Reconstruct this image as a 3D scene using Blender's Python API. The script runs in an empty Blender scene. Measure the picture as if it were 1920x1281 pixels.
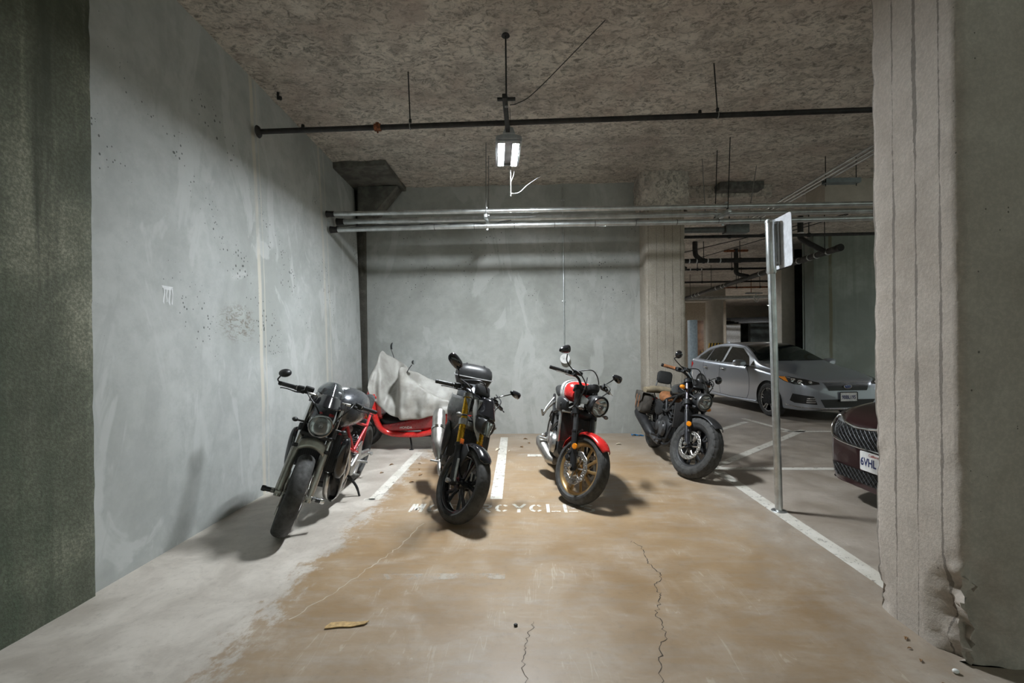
import bpy, bmesh, math, random
from math import sin, cos, tan, pi, radians as rad, sqrt, atan2, hypot
from mathutils import Vector as V, Matrix, noise
from mathutils.bvhtree import BVHTree

SC = bpy.context.scene
COL = SC.collection

# ------------------------------------------------------------------ camera, world, exposure
cam_d = bpy.data.cameras.new('camera')
cam = bpy.data.objects.new('camera', cam_d)
COL.objects.link(cam)
cam_d.sensor_width = 36.0
cam_d.lens = 16.0
cam_d.shift_y = 0.0074
cam_d.clip_start = 0.05
cam_d.clip_end = 200
cam.matrix_world = (Matrix.Translation((0, 0, 1.35)) @ Matrix.Rotation(rad(2.014), 4, 'Z')
                    @ Matrix.Rotation(rad(90), 4, 'X') @ Matrix.Rotation(-0.0105, 4, 'Z'))
SC.camera = cam
SC.view_settings.view_transform = 'Standard'
SC.view_settings.look = 'None'
SC.view_settings.gamma = 1.0
SC.view_settings.exposure = 3.1
SC.view_settings.use_curve_mapping = False

world = bpy.data.worlds.new('world')
SC.world = world
world.use_nodes = True
world.node_tree.nodes['Background'].inputs[0].default_value = (0.78, 0.92, 0.84, 1)
world.node_tree.nodes['Background'].inputs[1].default_value = 0.078
LAMP_POWER = 135.0      # emission strength of the lit lens bars
FAR_LAMP_POWER = 90.0  # the fixtures deeper in the garage

# ------------------------------------------------------------------ node materials
def srgb(r, g, b):
    f = lambda c: (c / 255 / 12.92) if c / 255 <= 0.04045 else ((c / 255 + 0.055) / 1.055) ** 2.4
    return (f(r), f(g), f(b))

class NT:
    """tiny node-graph writer"""
    def __init__(s, name):
        s.m = bpy.data.materials.new(name)
        s.m.use_nodes = True
        s.t = s.m.node_tree
        s.b = s.t.nodes['Principled BSDF']
        s.tc = None
    def n(s, typ, **kw):
        nd = s.t.nodes.new(typ)
        for k, v in kw.items():
            setattr(nd, k, v)
        return nd
    def l(s, a, b):
        s.t.links.new(a, b)
    def put(s, inp, v):
        if hasattr(v, 'is_linked') or hasattr(v, 'links'):
            s.l(v, inp)
        else:
            if isinstance(v, (tuple, list)) and len(v) == 3 and inp.type == 'RGBA':
                v = (*v, 1)
            inp.default_value = v
    def co(s):
        if s.tc is None:
            s.tc = s.n('ShaderNodeTexCoord')
        return s.tc.outputs['Object']
    def map(s, scale=(1, 1, 1), loc=(0, 0, 0), rot=(0, 0, 0), src=None):
        mp = s.n('ShaderNodeMapping')
        mp.inputs['Scale'].default_value = scale
        mp.inputs['Location'].default_value = loc
        mp.inputs['Rotation'].default_value = rot
        s.l(src or s.co(), mp.inputs['Vector'])
        return mp.outputs[0]
    def noise(s, scale, detail=4, rough=0.55, vec=None, dist=0.0):
        nd = s.n('ShaderNodeTexNoise')
        nd.inputs['Scale'].default_value = scale
        nd.inputs['Detail'].default_value = detail
        nd.inputs['Roughness'].default_value = rough
        nd.inputs['Distortion'].default_value = dist
        s.l(vec or s.co(), nd.inputs['Vector'])
        return nd.outputs[0]
    def voro(s, scale, vec=None, feature='F1', rnd=1.0):
        nd = s.n('ShaderNodeTexVoronoi', feature=feature)
        nd.inputs['Scale'].default_value = scale
        nd.inputs['Randomness'].default_value = rnd
        s.l(vec or s.co(), nd.inputs['Vector'])
        return nd
    def ramp(s, v, lo, hi, a=0.0, b=1.0, smooth=True):
        nd = s.n('ShaderNodeMapRange')
        nd.interpolation_type = 'SMOOTHSTEP' if smooth else 'LINEAR'
        nd.inputs[1].default_value = lo
        nd.inputs[2].default_value = hi
        nd.inputs[3].default_value = a
        nd.inputs[4].default_value = b
        s.put(nd.inputs[0], v)
        return nd.outputs[0]
    def math(s, op, a, b=0.0, c=0.0):
        nd = s.n('ShaderNodeMath', operation=op)
        s.put(nd.inputs[0], a)
        s.put(nd.inputs[1], b)
        s.put(nd.inputs[2], c)
        return nd.outputs[0]
    def mix(s, f, a, b, mode='MIX'):
        nd = s.n('ShaderNodeMix', data_type='RGBA', blend_type=mode)
        s.put(nd.inputs[0], f)
        s.put(nd.inputs[6], a)
        s.put(nd.inputs[7], b)
        return nd.outputs[2]
    def xyz(s):
        nd = s.n('ShaderNodeSeparateXYZ')
        s.l(s.co(), nd.inputs[0])
        return nd.outputs
    def bump(s, h, strength=0.3, dist=0.02, prev=None):
        nd = s.n('ShaderNodeBump')
        nd.inputs['Strength'].default_value = strength
        nd.inputs['Distance'].default_value = dist
        s.l(h, nd.inputs['Height'])
        if prev is not None:
            s.l(prev, nd.inputs['Normal'])
        return nd.outputs[0]
    def out(s, base=None, rough=None, metal=None, normal=None, **kw):
        I = s.b.inputs
        if base is not None: s.put(I['Base Color'], base)
        if rough is not None: s.put(I['Roughness'], rough)
        if metal is not None: s.put(I['Metallic'], metal)
        if normal is not None: s.l(normal, I['Normal'])
        for k, v in kw.items():
            s.put(I[k.replace('_', ' ')], v)
        return s.m

_mats = {}
def M(name, base=(0.5, 0.5, 0.5), rough=0.5, metal=0.0, var=0.12, nscale=14.0, bump=0.0, bscale=120.0, coat=0.0, spec=None, rvar=0.12, **kw):
    """general surface: a base colour gently varied by noise, roughness varied by noise, optional fine bump"""
    if name in _mats:
        return _mats[name]
    t = NT(name)
    nz = t.noise(nscale, 5, 0.6)
    dark = tuple(c * (1 - var) for c in base)
    lite = tuple(min(1, c * (1 + var)) for c in base)
    col = t.mix(t.ramp(nz, 0.35, 0.65), dark, lite)
    rg = t.ramp(t.noise(nscale * 2.3, 3), 0.3, 0.7, max(0.02, rough - rvar * rough), min(1, rough + rvar * rough))
    nrm = None
    if bump:
        nrm = t.bump(t.noise(bscale, 3), bump, 0.004)
    if coat:
        kw['Coat_Weight'] = coat
        kw['Coat_Roughness'] = 0.06
    if spec is not None:
        kw['Specular_IOR_Level'] = spec
    _mats[name] = t.out(col, rg, metal, nrm, **kw)
    return _mats[name]

# ------------------------------------------------------------------ mesh builder
def spline(pts, k=6, closed=False):
    """Catmull-Rom through the points"""
    P = [V(p) for p in pts]
    n = len(P)
    if n < 3:
        return P
    out = []
    rng = range(n) if closed else range(n - 1)
    for i in rng:
        if closed:
            a, b, c, d = P[(i - 1) % n], P[i], P[(i + 1) % n], P[(i + 2) % n]
        else:
            b, c = P[i], P[i + 1]
            a = P[i - 1] if i > 0 else b * 2 - c
            d = P[i + 2] if i + 2 < n else c * 2 - b
        for j in range(k):
            t = j / k
            out.append(0.5 * ((2 * b) + (c - a) * t + (2 * a - 5 * b + 4 * c - d) * t * t + (3 * b - a - 3 * c + d) * t ** 3))
    if not closed:
        out.append(P[-1])
    return out

def frame_of(axis):
    a = V(axis).normalized()
    ref = V((0, 0, 1)) if abs(a.z) < 0.9 else V((1, 0, 0))
    u = ref.cross(a).normalized()
    w = a.cross(u).normalized()
    return u, w, a

class MB:
    def __init__(s, X=None):
        s.v, s.f, s.mi, s.X, s.cur = [], [], [], X, 0
    def add(s, vs, fs):
        o = len(s.v)
        if s.X is not None:
            vs = [s.X @ V(p) for p in vs]
        s.v.extend([tuple(p) for p in vs])
        for f in fs:
            s.f.append(tuple(i + o for i in f))
            s.mi.append(s.cur)
        return s
    def bm(s, b):
        b.verts.ensure_lookup_table()
        b.verts.index_update()
        s.add([v.co.copy() for v in b.verts], [[v.index for v in f.verts] for f in b.faces])
        b.free()
        return s
    def box(s, c, size, rot=None, bev=0.0, seg=2):
        b = bmesh.new()
        bmesh.ops.create_cube(b, size=1.0)
        for v in b.verts:
            v.co = V((v.co.x * size[0], v.co.y * size[1], v.co.z * size[2]))
        if bev:
            bmesh.ops.bevel(b, geom=list(b.edges), offset=min(bev, min(size) * 0.45), segments=seg, affect='EDGES', profile=0.5)
        R = Matrix.Identity(3)
        if rot is not None:
            R = rot if isinstance(rot, Matrix) else (Matrix.Rotation(rot[2], 3, 'Z') @ Matrix.Rotation(rot[1], 3, 'Y') @ Matrix.Rotation(rot[0], 3, 'X'))
        for v in b.verts:
            v.co = R @ v.co + V(c)
        return s.bm(b)
    def tube(s, pts, r, n=10, caps=True, closed=False, flat=1.0):
        P = [V(p) for p in pts]
        m = len(P)
        R = list(r) if isinstance(r, (list, tuple)) else [r] * m
        if len(R) != m:
            R = [R[min(len(R) - 1, int(i * (len(R) - 1) / (m - 1) + 0.5))] for i in range(m)]
        T = []
        for i in range(m):
            if closed:
                t = P[(i + 1) % m] - P[(i - 1) % m]
            else:
                t = P[min(i + 1, m - 1)] - P[max(i - 1, 0)]
            T.append(t.normalized() if t.length > 1e-9 else V((0, 0, 1)))
        u, w, _ = frame_of(T[0])
        vs, fs = [], []
        for i in range(m):
            u = (u - T[i] * u.dot(T[i]))
            u = u.normalized() if u.length > 1e-6 else frame_of(T[i])[0]
            w = T[i].cross(u)
            for k in range(n):
                a = 2 * pi * k / n
                vs.append(P[i] + u * (cos(a) * R[i]) + w * (sin(a) * R[i] * flat))
        rows = m if closed else m - 1
        for i in range(rows):
            for k in range(n):
                a, b = i * n + k, i * n + (k + 1) % n
                c, d = ((i + 1) % m) * n + (k + 1) % n, ((i + 1) % m) * n + k
                fs.append((a, b, c, d))
        if caps and not closed:
            fs.append(tuple(reversed(range(n))))
            fs.append(tuple(range((m - 1) * n, m * n)))
        return s.add(vs, fs)
    def rod(s, a, b, r, n=10, r2=None):
        return s.tube([a, b], [r, r if r2 is None else r2], n)
    def lathe(s, prof, o=(0, 0, 0), axis=(0, 0, 1), n=24, closed=False, fn=None, a0=0.0, a1=2 * pi):
        """prof: list of (radius, height along the axis)"""
        u, w, a = frame_of(axis)
        o = V(o)
        full = abs(a1 - a0 - 2 * pi) < 1e-6
        m = len(prof)
        cnt = n if full else n + 1
        vs, fs = [], []
        for i in range(cnt):
            t = a0 + (a1 - a0) * i / n
            d = u * cos(t) + w * sin(t)
            for j, (r, h) in enumerate(prof):
                if fn:
                    r, h = fn(i, j, r, h)
                vs.append(o + d * r + a * h)
        for i in range(n):
            i2 = (i + 1) % cnt
            for j in range(m if closed else m - 1):
                j2 = (j + 1) % m
                q = (i * m + j, i2 * m + j, i2 * m + j2, i * m + j2)
                fs.append(q)
        return s.add(vs, fs)
    def loft(s, secs, caps=True, closed=True):
        n = len(secs[0])
        vs = [p for sec in secs for p in sec]
        fs = []
        for i in range(len(secs) - 1):
            for k in range(n if closed else n - 1):
                k2 = (k + 1) % n
                fs.append((i * n + k, i * n + k2, (i + 1) * n + k2, (i + 1) * n + k))
        if caps and closed:
            fs.append(tuple(reversed(range(n))))
            fs.append(tuple(range((len(secs) - 1) * n, len(secs) * n)))
        return s.add(vs, fs)
    def se(s, st, n=24, sub=4, caps=True):
        """superellipse loft along x: stations (x, y, z, half width, half height, exponent[, top flatten])"""
        st = [tuple(q) + (2.0,) * (6 - len(q)) for q in st]
        A = []
        for ch in range(6):
            A.append([p.x for p in spline([(q[ch], 0, 0) for q in st], sub)] if sub > 1 else [q[ch] for q in st])
        secs = []
        for x, y, z, w, h, e in zip(*A):
            sec = []
            for k in range(n):
                t = 2 * pi * k / n
                ct, sn = cos(t), sin(t)
                sec.append(V((x, y + w * math.copysign(abs(ct) ** (2 / e), ct), z + h * math.copysign(abs(sn) ** (2 / e), sn))))
            secs.append(sec)
        return s.loft(secs, caps)
    def ell(s, c, r, rot=None, n=16, m=10):
        vs, fs = [], []
        R = Matrix.Identity(3)
        if rot is not None:
            R = rot if isinstance(rot, Matrix) else (Matrix.Rotation(rot[2], 3, 'Z') @ Matrix.Rotation(rot[1], 3, 'Y') @ Matrix.Rotation(rot[0], 3, 'X'))
        for i in range(m + 1):
            ph = pi * i / m
            for k in range(n):
                t = 2 * pi * k / n
                vs.append(R @ V((r[0] * sin(ph) * cos(t), r[1] * sin(ph) * sin(t), r[2] * cos(ph))) + V(c))
        for i in range(m):
            for k in range(n):
                fs.append((i * n + k, i * n + (k + 1) % n, (i + 1) * n + (k + 1) % n, (i + 1) * n + k))
        return s.add(vs, fs)
    def prism(s, poly, o, ux, uy, th, bev=0.0):
        """flat outline given in the (ux, uy) plane, extruded th along ux x uy"""
        ux, uy = V(ux).normalized(), V(uy).normalized()
        nz = ux.cross(uy).normalized()
        b = bmesh.new()
        vs = [b.verts.new(V(o) + ux * p[0] + uy * p[1]) for p in poly]
        f = b.faces.new(vs)
        ext = bmesh.ops.extrude_face_region(b, geom=[f])
        bmesh.ops.translate(b, vec=nz * th, verts=[e for e in ext['geom'] if isinstance(e, bmesh.types.BMVert)])
        bmesh.ops.recalc_face_normals(b, faces=list(b.faces))
        if bev:
            bmesh.ops.bevel(b, geom=list(b.edges), offset=bev, segments=2, affect='EDGES', profile=0.5)
        return s.bm(b)
    def grid(s, fn, nu, nv, closed_u=False):
        vs = [fn(i / nu, j / nv) for i in range(nu + (0 if closed_u else 1)) for j in range(nv + 1)]
        fs = []
        m = nv + 1
        cu = nu if closed_u else nu + 1
        for i in range(nu):
            for j in range(nv):
                i2 = (i + 1) % cu
                fs.append((i * m + j, i2 * m + j, i2 * m + j + 1, i * m + j + 1))
        return s.add(vs, fs)
    def build(s, name, mat, parent=None, angle=38, solid=0.0, label=None, fixn=True, offset=-1.0):
        me = bpy.data.meshes.new(name)
        me.from_pydata(s.v, [], s.f)
        mats = mat if isinstance(mat, (list, tuple)) else [mat]
        for m_ in mats:
            me.materials.append(m_)
        if len(mats) > 1:
            me.polygons.foreach_set('material_index', s.mi)
        if fixn:
            b = bmesh.new()
            b.from_mesh(me)
            bmesh.ops.recalc_face_normals(b, faces=list(b.faces))
            b.to_mesh(me)
            b.free()
        me.polygons.foreach_set('use_smooth', [True] * len(me.polygons))
        me.set_sharp_from_angle(angle=rad(angle))
        me.update()
        o = bpy.data.objects.new(name, me)
        COL.objects.link(o)
        if parent is not None:
            o.parent = parent
        if solid:
            md = o.modifiers.new('solid', 'SOLIDIFY')
            md.thickness = solid
            md.offset = offset
        if label:
            o['label'] = label
        return o

def tag(o, label, cat, group=None, kind=None):
    if label: o['label'] = label
    if cat: o['category'] = cat
    if group: o['group'] = group
    if kind: o['kind'] = kind
    return o

def thing(name, label, cat, loc=(0, 0, 0), rot=(0, 0, 0), group=None):
    o = bpy.data.objects.new(name, None)
    o.empty_display_size = 0.1
    COL.objects.link(o)
    o.location = loc
    o.rotation_euler = rot
    return tag(o, label, cat, group)

def struct(mb, name, mat, **kw):
    o = mb.build(name, mat, **kw)
    o['kind'] = 'structure'
    return o

def copy_tree(o, parent=None):
    c = o.copy()
    COL.objects.link(c)
    c.parent = parent
    for ch in list(o.children):
        copy_tree(ch, c)
    return c

def text_mb(mb, txt, size, o, ux, uy, th=0.001, align='CENTER', weight=0.0, sx=1.0):
    """flat lettering as real geometry on a surface"""
    cu = bpy.data.curves.new('lettering', 'FONT')
    cu.body = txt
    cu.size = size
    cu.align_x = align
    cu.align_y = 'CENTER'
    cu.offset = weight
    cu.resolution_u = 3
    ob = bpy.data.objects.new('lettering', cu)
    COL.objects.link(ob)
    dg = bpy.context.evaluated_depsgraph_get()
    me = bpy.data.meshes.new_from_object(ob.evaluated_get(dg))
    ux, uy = V(ux).normalized(), V(uy).normalized()
    nz = ux.cross(uy).normalized()
    mb.add([V(o) + ux * v.co.x * sx + uy * v.co.y + nz * th for v in me.vertices], [tuple(p.vertices) for p in me.polygons])
    bpy.data.objects.remove(ob)
    bpy.data.curves.remove(cu)
    bpy.data.meshes.remove(me)
    return mb
# ------------------------------------------------------------------ concrete and floor materials
def concrete(name, dark, mid, lite, scale=0.9, pits=0.0, pitzone=None, boards=None, streak=0.0, rough=0.85, bump=0.25, drips=(), speck=0.0, smear=0.0, green=None, smudge=None):
    t = NT(name)
    X = t.xyz()
    big = t.noise(scale, 6, 0.62, dist=0.4)
    fine = t.noise(9, 6, 0.7)
    col = t.mix(t.ramp(big, 0.30, 0.52), dark, mid)
    col = t.mix(t.ramp(big, 0.48, 0.72), col, lite)
    col = t.mix(t.ramp(fine, 0.35, 0.75, 0, 0.45), col, tuple(c * 0.72 for c in mid))
    h = t.math('MULTIPLY', fine, 0.6)
    if smear:      # trowelled patches, paler, with drawn-out edges
        sm = t.noise(1.6, 5, 0.55, vec=t.map((1, 1, 0.45)), dist=1.6)
        col = t.mix(t.ramp(sm, 0.54, 0.60, 0, smear), col, lite)
        sm2 = t.noise(2.3, 6, 0.65, vec=t.map((1.3, 1.3, 0.5), (5, 3, 1)), dist=1.2)
        col = t.mix(t.ramp(sm2, 0.56, 0.66, 0, smear * 0.8), col, tuple(c * 0.8 for c in mid))
    if streak:     # vertical runs of dirt
        st = t.noise(2.2, 6, 0.65, vec=t.map((2.4, 2.4, 0.14)))
        col = t.mix(t.ramp(st, 0.46, 0.70, 0, streak), col, dark)
        st2 = t.noise(3.1, 5, 0.6, vec=t.map((2, 2, 0.10), (4, 7, 2)))
        col = t.mix(t.ramp(st2, 0.55, 0.72, 0, streak * 0.7), col, lite)
    if green is not None:
        gz = t.noise(1.1, 5, 0.6, vec=t.map((1.6, 1.6, 0.35), (9, 2, 3)))
        col = t.mix(t.ramp(gz, 0.42, 0.66, 0, 0.85), col, green)
    if speck:
        sp = t.noise(60, 4, 0.7)
        col = t.mix(t.ramp(sp, 0.40, 0.66, speck, 0), col, tuple(c * 0.45 for c in mid))
        h = t.math('ADD', h, sp)
    if pits:
        vr = t.voro(33, vec=t.map((1, 1, 0.8), (0.4, 1.1, 0.2)))
        msk = t.noise(1.3, 4, 0.6, vec=t.map((1, 1, 0.8), (2.2, 1.3, 0.4)))
        lim = t.ramp(msk, 0.36, 0.64, 0.0, 0.34 * pits)
        if pitzone:
            z0, z1, z2, z3 = pitzone
            lim = t.math('MULTIPLY', lim, t.math('MULTIPLY', t.ramp(X[2], z0, z1), t.ramp(X[2], z2, z3, 1, 0)))
        rv = t.n('ShaderNodeSeparateColor')
        t.l(vr.outputs['Color'], rv.inputs[0])
        lim = t.math('MULTIPLY', lim, t.ramp(rv.outputs[0], 0.45, 1.0, 0.0, 1.0))
        hole = t.math('LESS_THAN', vr.outputs['Distance'], lim)
        col = t.mix(t.math('MULTIPLY', hole, 0.82), col, tuple(c * 0.16 for c in mid))
        h = t.math('SUBTRACT', h, hole)
    if smudge:     # a scuffed dirty patch: (y, z, radius, colour)
        sy, sz, sr, sc2 = smudge
        dy = t.math('DIVIDE', t.math('SUBTRACT', X[1], sy), sr)
        dz = t.math('DIVIDE', t.math('SUBTRACT', X[2], sz), sr * 0.6)
        dd = t.math('ADD', t.math('MULTIPLY', dy, dy), t.math('MULTIPLY', dz, dz))
        sn = t.noise(14, 6, 0.75, vec=t.map((1, 1, 2.2), rot=(0.5, 0, 0)), dist=1.0)
        col = t.mix(t.math('MULTIPLY', t.ramp(dd, 0.1, 1.0, 1, 0), t.ramp(sn, 0.48, 0.60, 0, 0.75)), col, sc2)
    for (axis, pos, wdt, cc, amt) in drips:   # long pale or dark vertical marks left by formwork
        wob = t.math('MULTIPLY', t.math('SUBTRACT', t.noise(1.4, 3), 0.5), 0.03)
        d = t.math('ABSOLUTE', t.math('SUBTRACT', t.math('ADD', X[axis], wob), pos))
        ln = t.math('MULTIPLY', t.ramp(d, wdt * 0.5, wdt, 1, 0), t.ramp(t.noise(3, 4, vec=t.map((1, 1, 0.5))), 0.3, 0.5, 0.25, amt))
        col = t.mix(ln, col, cc)
    if boards:     # board-marked concrete: joints run up the face
        axis, sp, off, amt = boards
        wob = t.math('MULTIPLY', t.math('SUBTRACT', t.noise(1.1, 4, 0.6, vec=t.map((1, 1, 0.8))), 0.5), 0.03)
        fr = t.math('FRACT', t.math('DIVIDE', t.math('ADD', t.math('ADD', X[axis], off), wob), sp))
        d = t.math('ABSOLUTE', t.math('SUBTRACT', fr, 0.5))
        wd = t.ramp(t.noise(1.7, 5, 0.7, vec=t.map((3, 3, 0.8), (1, 5, 2))), 0.38, 0.75, 0.01, 0.13)
        edge = t.math('ADD', d, t.math('MULTIPLY', t.math('SUBTRACT', t.noise(45, 4, 0.7), 0.5), 0.10))
        ln = t.math('LESS_THAN', edge, wd)
        col = t.mix(t.math('MULTIPLY', ln, amt), col, tuple(c * 0.30 for c in mid))
        h = t.math('SUBTRACT', h, t.math('MULTIPLY', ln, 1.2))
    nrm = t.bump(h, bump, 0.012)
    return t.out(col, t.ramp(fine, 0.3, 0.7, rough - 0.08, min(1, rough + 0.08)), 0, nrm, Specular_IOR_Level=0.3)

PALE = (0.60, 0.56, 0.47)
m_wall = concrete('trowelled_wall_concrete', (0.335, 0.348, 0.33), (0.44, 0.455, 0.442), (0.52, 0.535, 0.525), 0.8, pits=1.0, pitzone=(0.9, 1.6, 3.2, 3.6), smear=0.6, smudge=(3.87, 1.60, 0.34, (0.17, 0.15, 0.115)),
                  drips=((1, 4.22, 0.035, PALE, 0.75), (1, 4.30, 0.008, PALE, 0.6), (1, 5.72, 0.04, PALE, 0.45), (1, 5.86, 0.012, PALE, 0.55)), bump=0.16)
m_wallb = concrete('back_wall_concrete', (0.31, 0.32, 0.297), (0.41, 0.42, 0.40), (0.49, 0.50, 0.485), 0.9, pits=0.9, pitzone=(1.7, 2.3, 3.4, 3.7), smear=0.6, bump=0.16)
m_col = concrete('board_marked_column_concrete', (0.43, 0.375, 0.32), (0.54, 0.482, 0.425), (0.61, 0.552, 0.495), 1.3, pits=0.55, boards=(1, 0.125, 0.012, 0.75), bump=0.3, speck=0.25)
m_colb = concrete('board_marked_pier_concrete', (0.36, 0.315, 0.255), (0.48, 0.43, 0.36), (0.56, 0.51, 0.44), 1.4, pits=0.3, boards=(0, 0.118, 0.02, 0.55), bump=0.35, speck=0.35)
m_pil = concrete('mossy_dark_concrete', (0.060, 0.067, 0.050), (0.145, 0.155, 0.115), (0.34, 0.34, 0.26), 1.5, streak=0.95, speck=0.6, green=(0.065, 0.095, 0.062), bump=0.5)
m_far = concrete('green_stained_concrete', (0.15, 0.17, 0.145), (0.24, 0.265, 0.235), (0.32, 0.345, 0.31), 0.6, streak=0.5, bump=0.2, drips=((0, 7.15, 0.05, (0.12, 0.10, 0.05), 0.7),))
m_farcol = concrete('far_column_concrete', (0.36, 0.33, 0.28), (0.48, 0.44, 0.38), (0.56, 0.52, 0.46), 0.7, bump=0.15)
m_joint = concrete('dark_joint_filler', (0.05, 0.048, 0.04), (0.10, 0.095, 0.08), (0.20, 0.19, 0.16), 2.0, streak=0.5, speck=0.4, bump=0.4)

def ceiling_mat():
    t = NT('sprayed_fireproofing')
    a = t.noise(1.0, 6, 0.65, vec=t.map((1, 1.6, 1)))
    fib = t.noise(13, 7, 0.78, vec=t.map((1.0, 1.35, 1)), dist=1.0)
    fib2 = t.noise(48, 5, 0.7, vec=t.map((1, 1.5, 1)), dist=0.5)
    col = t.mix(t.ramp(a, 0.32, 0.66), (0.56, 0.50, 0.44), (0.82, 0.76, 0.68))
    col = t.mix(t.ramp(fib, 0.34, 0.57, 0.88, 0), col, (0.155, 0.14, 0.12))
    col = t.mix(t.ramp(fib2, 0.50, 0.72, 0, 0.55), col, (0.88, 0.84, 0.78))
    blot = t.noise(4.5, 4, 0.6, vec=t.map((1, 1.2, 1), (2, 1, 5)))
    col = t.mix(t.ramp(blot, 0.34, 0.50, 0.45, 0), col, (0.30, 0.265, 0.235))
    tint = t.noise(2.1, 3, vec=t.map((1, 1, 1), (3, 8, 1)))
    col = t.mix(t.ramp(tint, 0.5, 0.7, 0, 0.35), col, (0.56, 0.46, 0.41))
    h = t.math('ADD', t.math('MULTIPLY', fib, 1.3), fib2)
    return t.out(col, 0.95, 0, t.bump(h, 0.55, 0.03), Specular_IOR_Level=0.1)
m_ceil = ceiling_mat()

def floor_mat():
    t = NT('stained_garage_floor')
    X = t.xyz()
    n1 = t.noise(0.7, 6, 0.6)
    n2 = t.noise(3.0, 6, 0.65, dist=0.6)
    n3 = t.noise(24, 5, 0.7)
    scf = t.noise(5, 6, 0.7, vec=t.map((0.5, 2.2, 1), rot=(0, 0, 0.7)), dist=0.4)
    edge = t.math('ADD', X[0], t.math('MULTIPLY', t.math('SUBTRACT', t.noise(2.2, 6, 0.7, dist=0.5), 0.5), 0.85))
    edge = t.math('ADD', edge, t.math('MULTIPLY', t.math('SUBTRACT', t.noise(13, 6, 0.75, vec=t.map((1, 0.55, 1), rot=(0, 0, 0.35))), 0.5), 0.75))
    tan = t.math('MULTIPLY', t.ramp(edge, -1.42, -1.26), t.ramp(edge, 1.2, 2.1, 1, 0.10))
    tan = t.math('MULTIPLY', tan, t.ramp(X[1], 0.9, 2.9, 0.45, 1.0))
    tan = t.math('MULTIPLY', tan, t.ramp(X[1], 5.2, 6.6, 1.0, 0.55))
    pale = t.mix(t.ramp(n2, 0.3, 0.7), (0.43, 0.385, 0.335), (0.62, 0.57, 0.51))
    grey = t.mix(t.ramp(n2, 0.3, 0.7), (0.30, 0.255, 0.21), (0.43, 0.38, 0.33))
    brown = t.mix(t.ramp(n1, 0.32, 0.68), (0.27, 0.168, 0.078), (0.39, 0.275, 0.165))
    brown = t.mix(t.ramp(n2, 0.42, 0.75, 0, 0.55), brown, (0.41, 0.335, 0.25))
    base = t.mix(t.ramp(edge, -1.6, -0.9), pale, grey)
    col = t.mix(t.math('MULTIPLY', tan, t.ramp(scf, 0.30, 0.60, 0.55, 1.0)), base, brown)
    col = t.mix(t.ramp(scf, 0.58, 0.74, 0, 0.24), col, (0.54, 0.48, 0.40))
    col = t.mix(t.ramp(n3, 0.5, 0.8, 0, 0.35), col, tuple(c for c in (0.17, 0.14, 0.11)))
    # fine pale scratches
    vs = t.noise(2.4, 2, 0.5, vec=t.map((5.5, 0.6, 1), rot=(0, 0, 0.95)), dist=0.3)
    ln = t.math('LESS_THAN', t.math('ABSOLUTE', t.math('SUBTRACT', vs, 0.5)), 0.006)
    col = t.mix(t.math('MULTIPLY', ln, t.ramp(n2, 0.5, 0.62, 0, 0.28)), col, (0.6, 0.54, 0.45))
    # dark oil drips
    ov = t.voro(1.3, vec=t.map((1, 1, 1), (0.3, 0.1, 0)))
    oil = t.ramp(t.math('ADD', ov.outputs['Distance'], t.math('MULTIPLY', n3, 0.12)), 0.085, 0.15, 0.55, 0)
    col = t.mix(oil, col, (0.10, 0.085, 0.07))
    rg = t.ramp(n2, 0.3, 0.7, 0.36, 0.56)
    return t.out(col, rg, 0, t.bump(t.math('ADD', t.math('MULTIPLY', n3, 0.7), scf), 0.10, 0.006), Specular_IOR_Level=0.42)
m_floor = floor_mat()

# ------------------------------------------------------------------ the garage shell
CEIL = 3.95
def wl_x(y, z):      # the left wall leans out a little towards the top
    return -2.45 - 0.035 * max(0, y - 2.46) * 0.9 - 0.10 * (z / CEIL) ** 2

mb = MB()
mb.box((7.5, 16, -0.1), (21, 48, 0.2))
struct(mb, 'floor', m_floor)

mb = MB()
def ceil_pt(u, v):
    x, y = -3.2 + u * 13.2, -3 + v * 16
    p = V((x, y, 0))
    d = noise.fractal(p * 3.0, 0.8, 2.0, 4) * 0.016 + noise.noise(p * 15) * 0.007
    return (x, y, CEIL + 0.012 + d)
mb.grid(ceil_pt, 230, 270)
mb.box((8.4, 3, CEIL + 0.19), (23, 18, 0.2))
mb.box((8.4, 26.5, CEIL + 0.12), (23, 27, 0.2))
struct(mb, 'ceiling', m_ceil, angle=80)

mb = MB()
mb.grid(lambda u, v: (wl_x(2.46 + u * 4.56, v * 4.02), 2.46 + u * 4.56, v * 4.02), 16, 14)
mb.grid(lambda u, v: (-2.95, 2.46 + u * 4.84, v * 4.02), 1, 1)
mb.box((-2.70, 2.475, 2.0), (0.48, 0.03, 4.04))
struct(mb, 'wall_left', m_wall, fixn=False)

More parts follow.
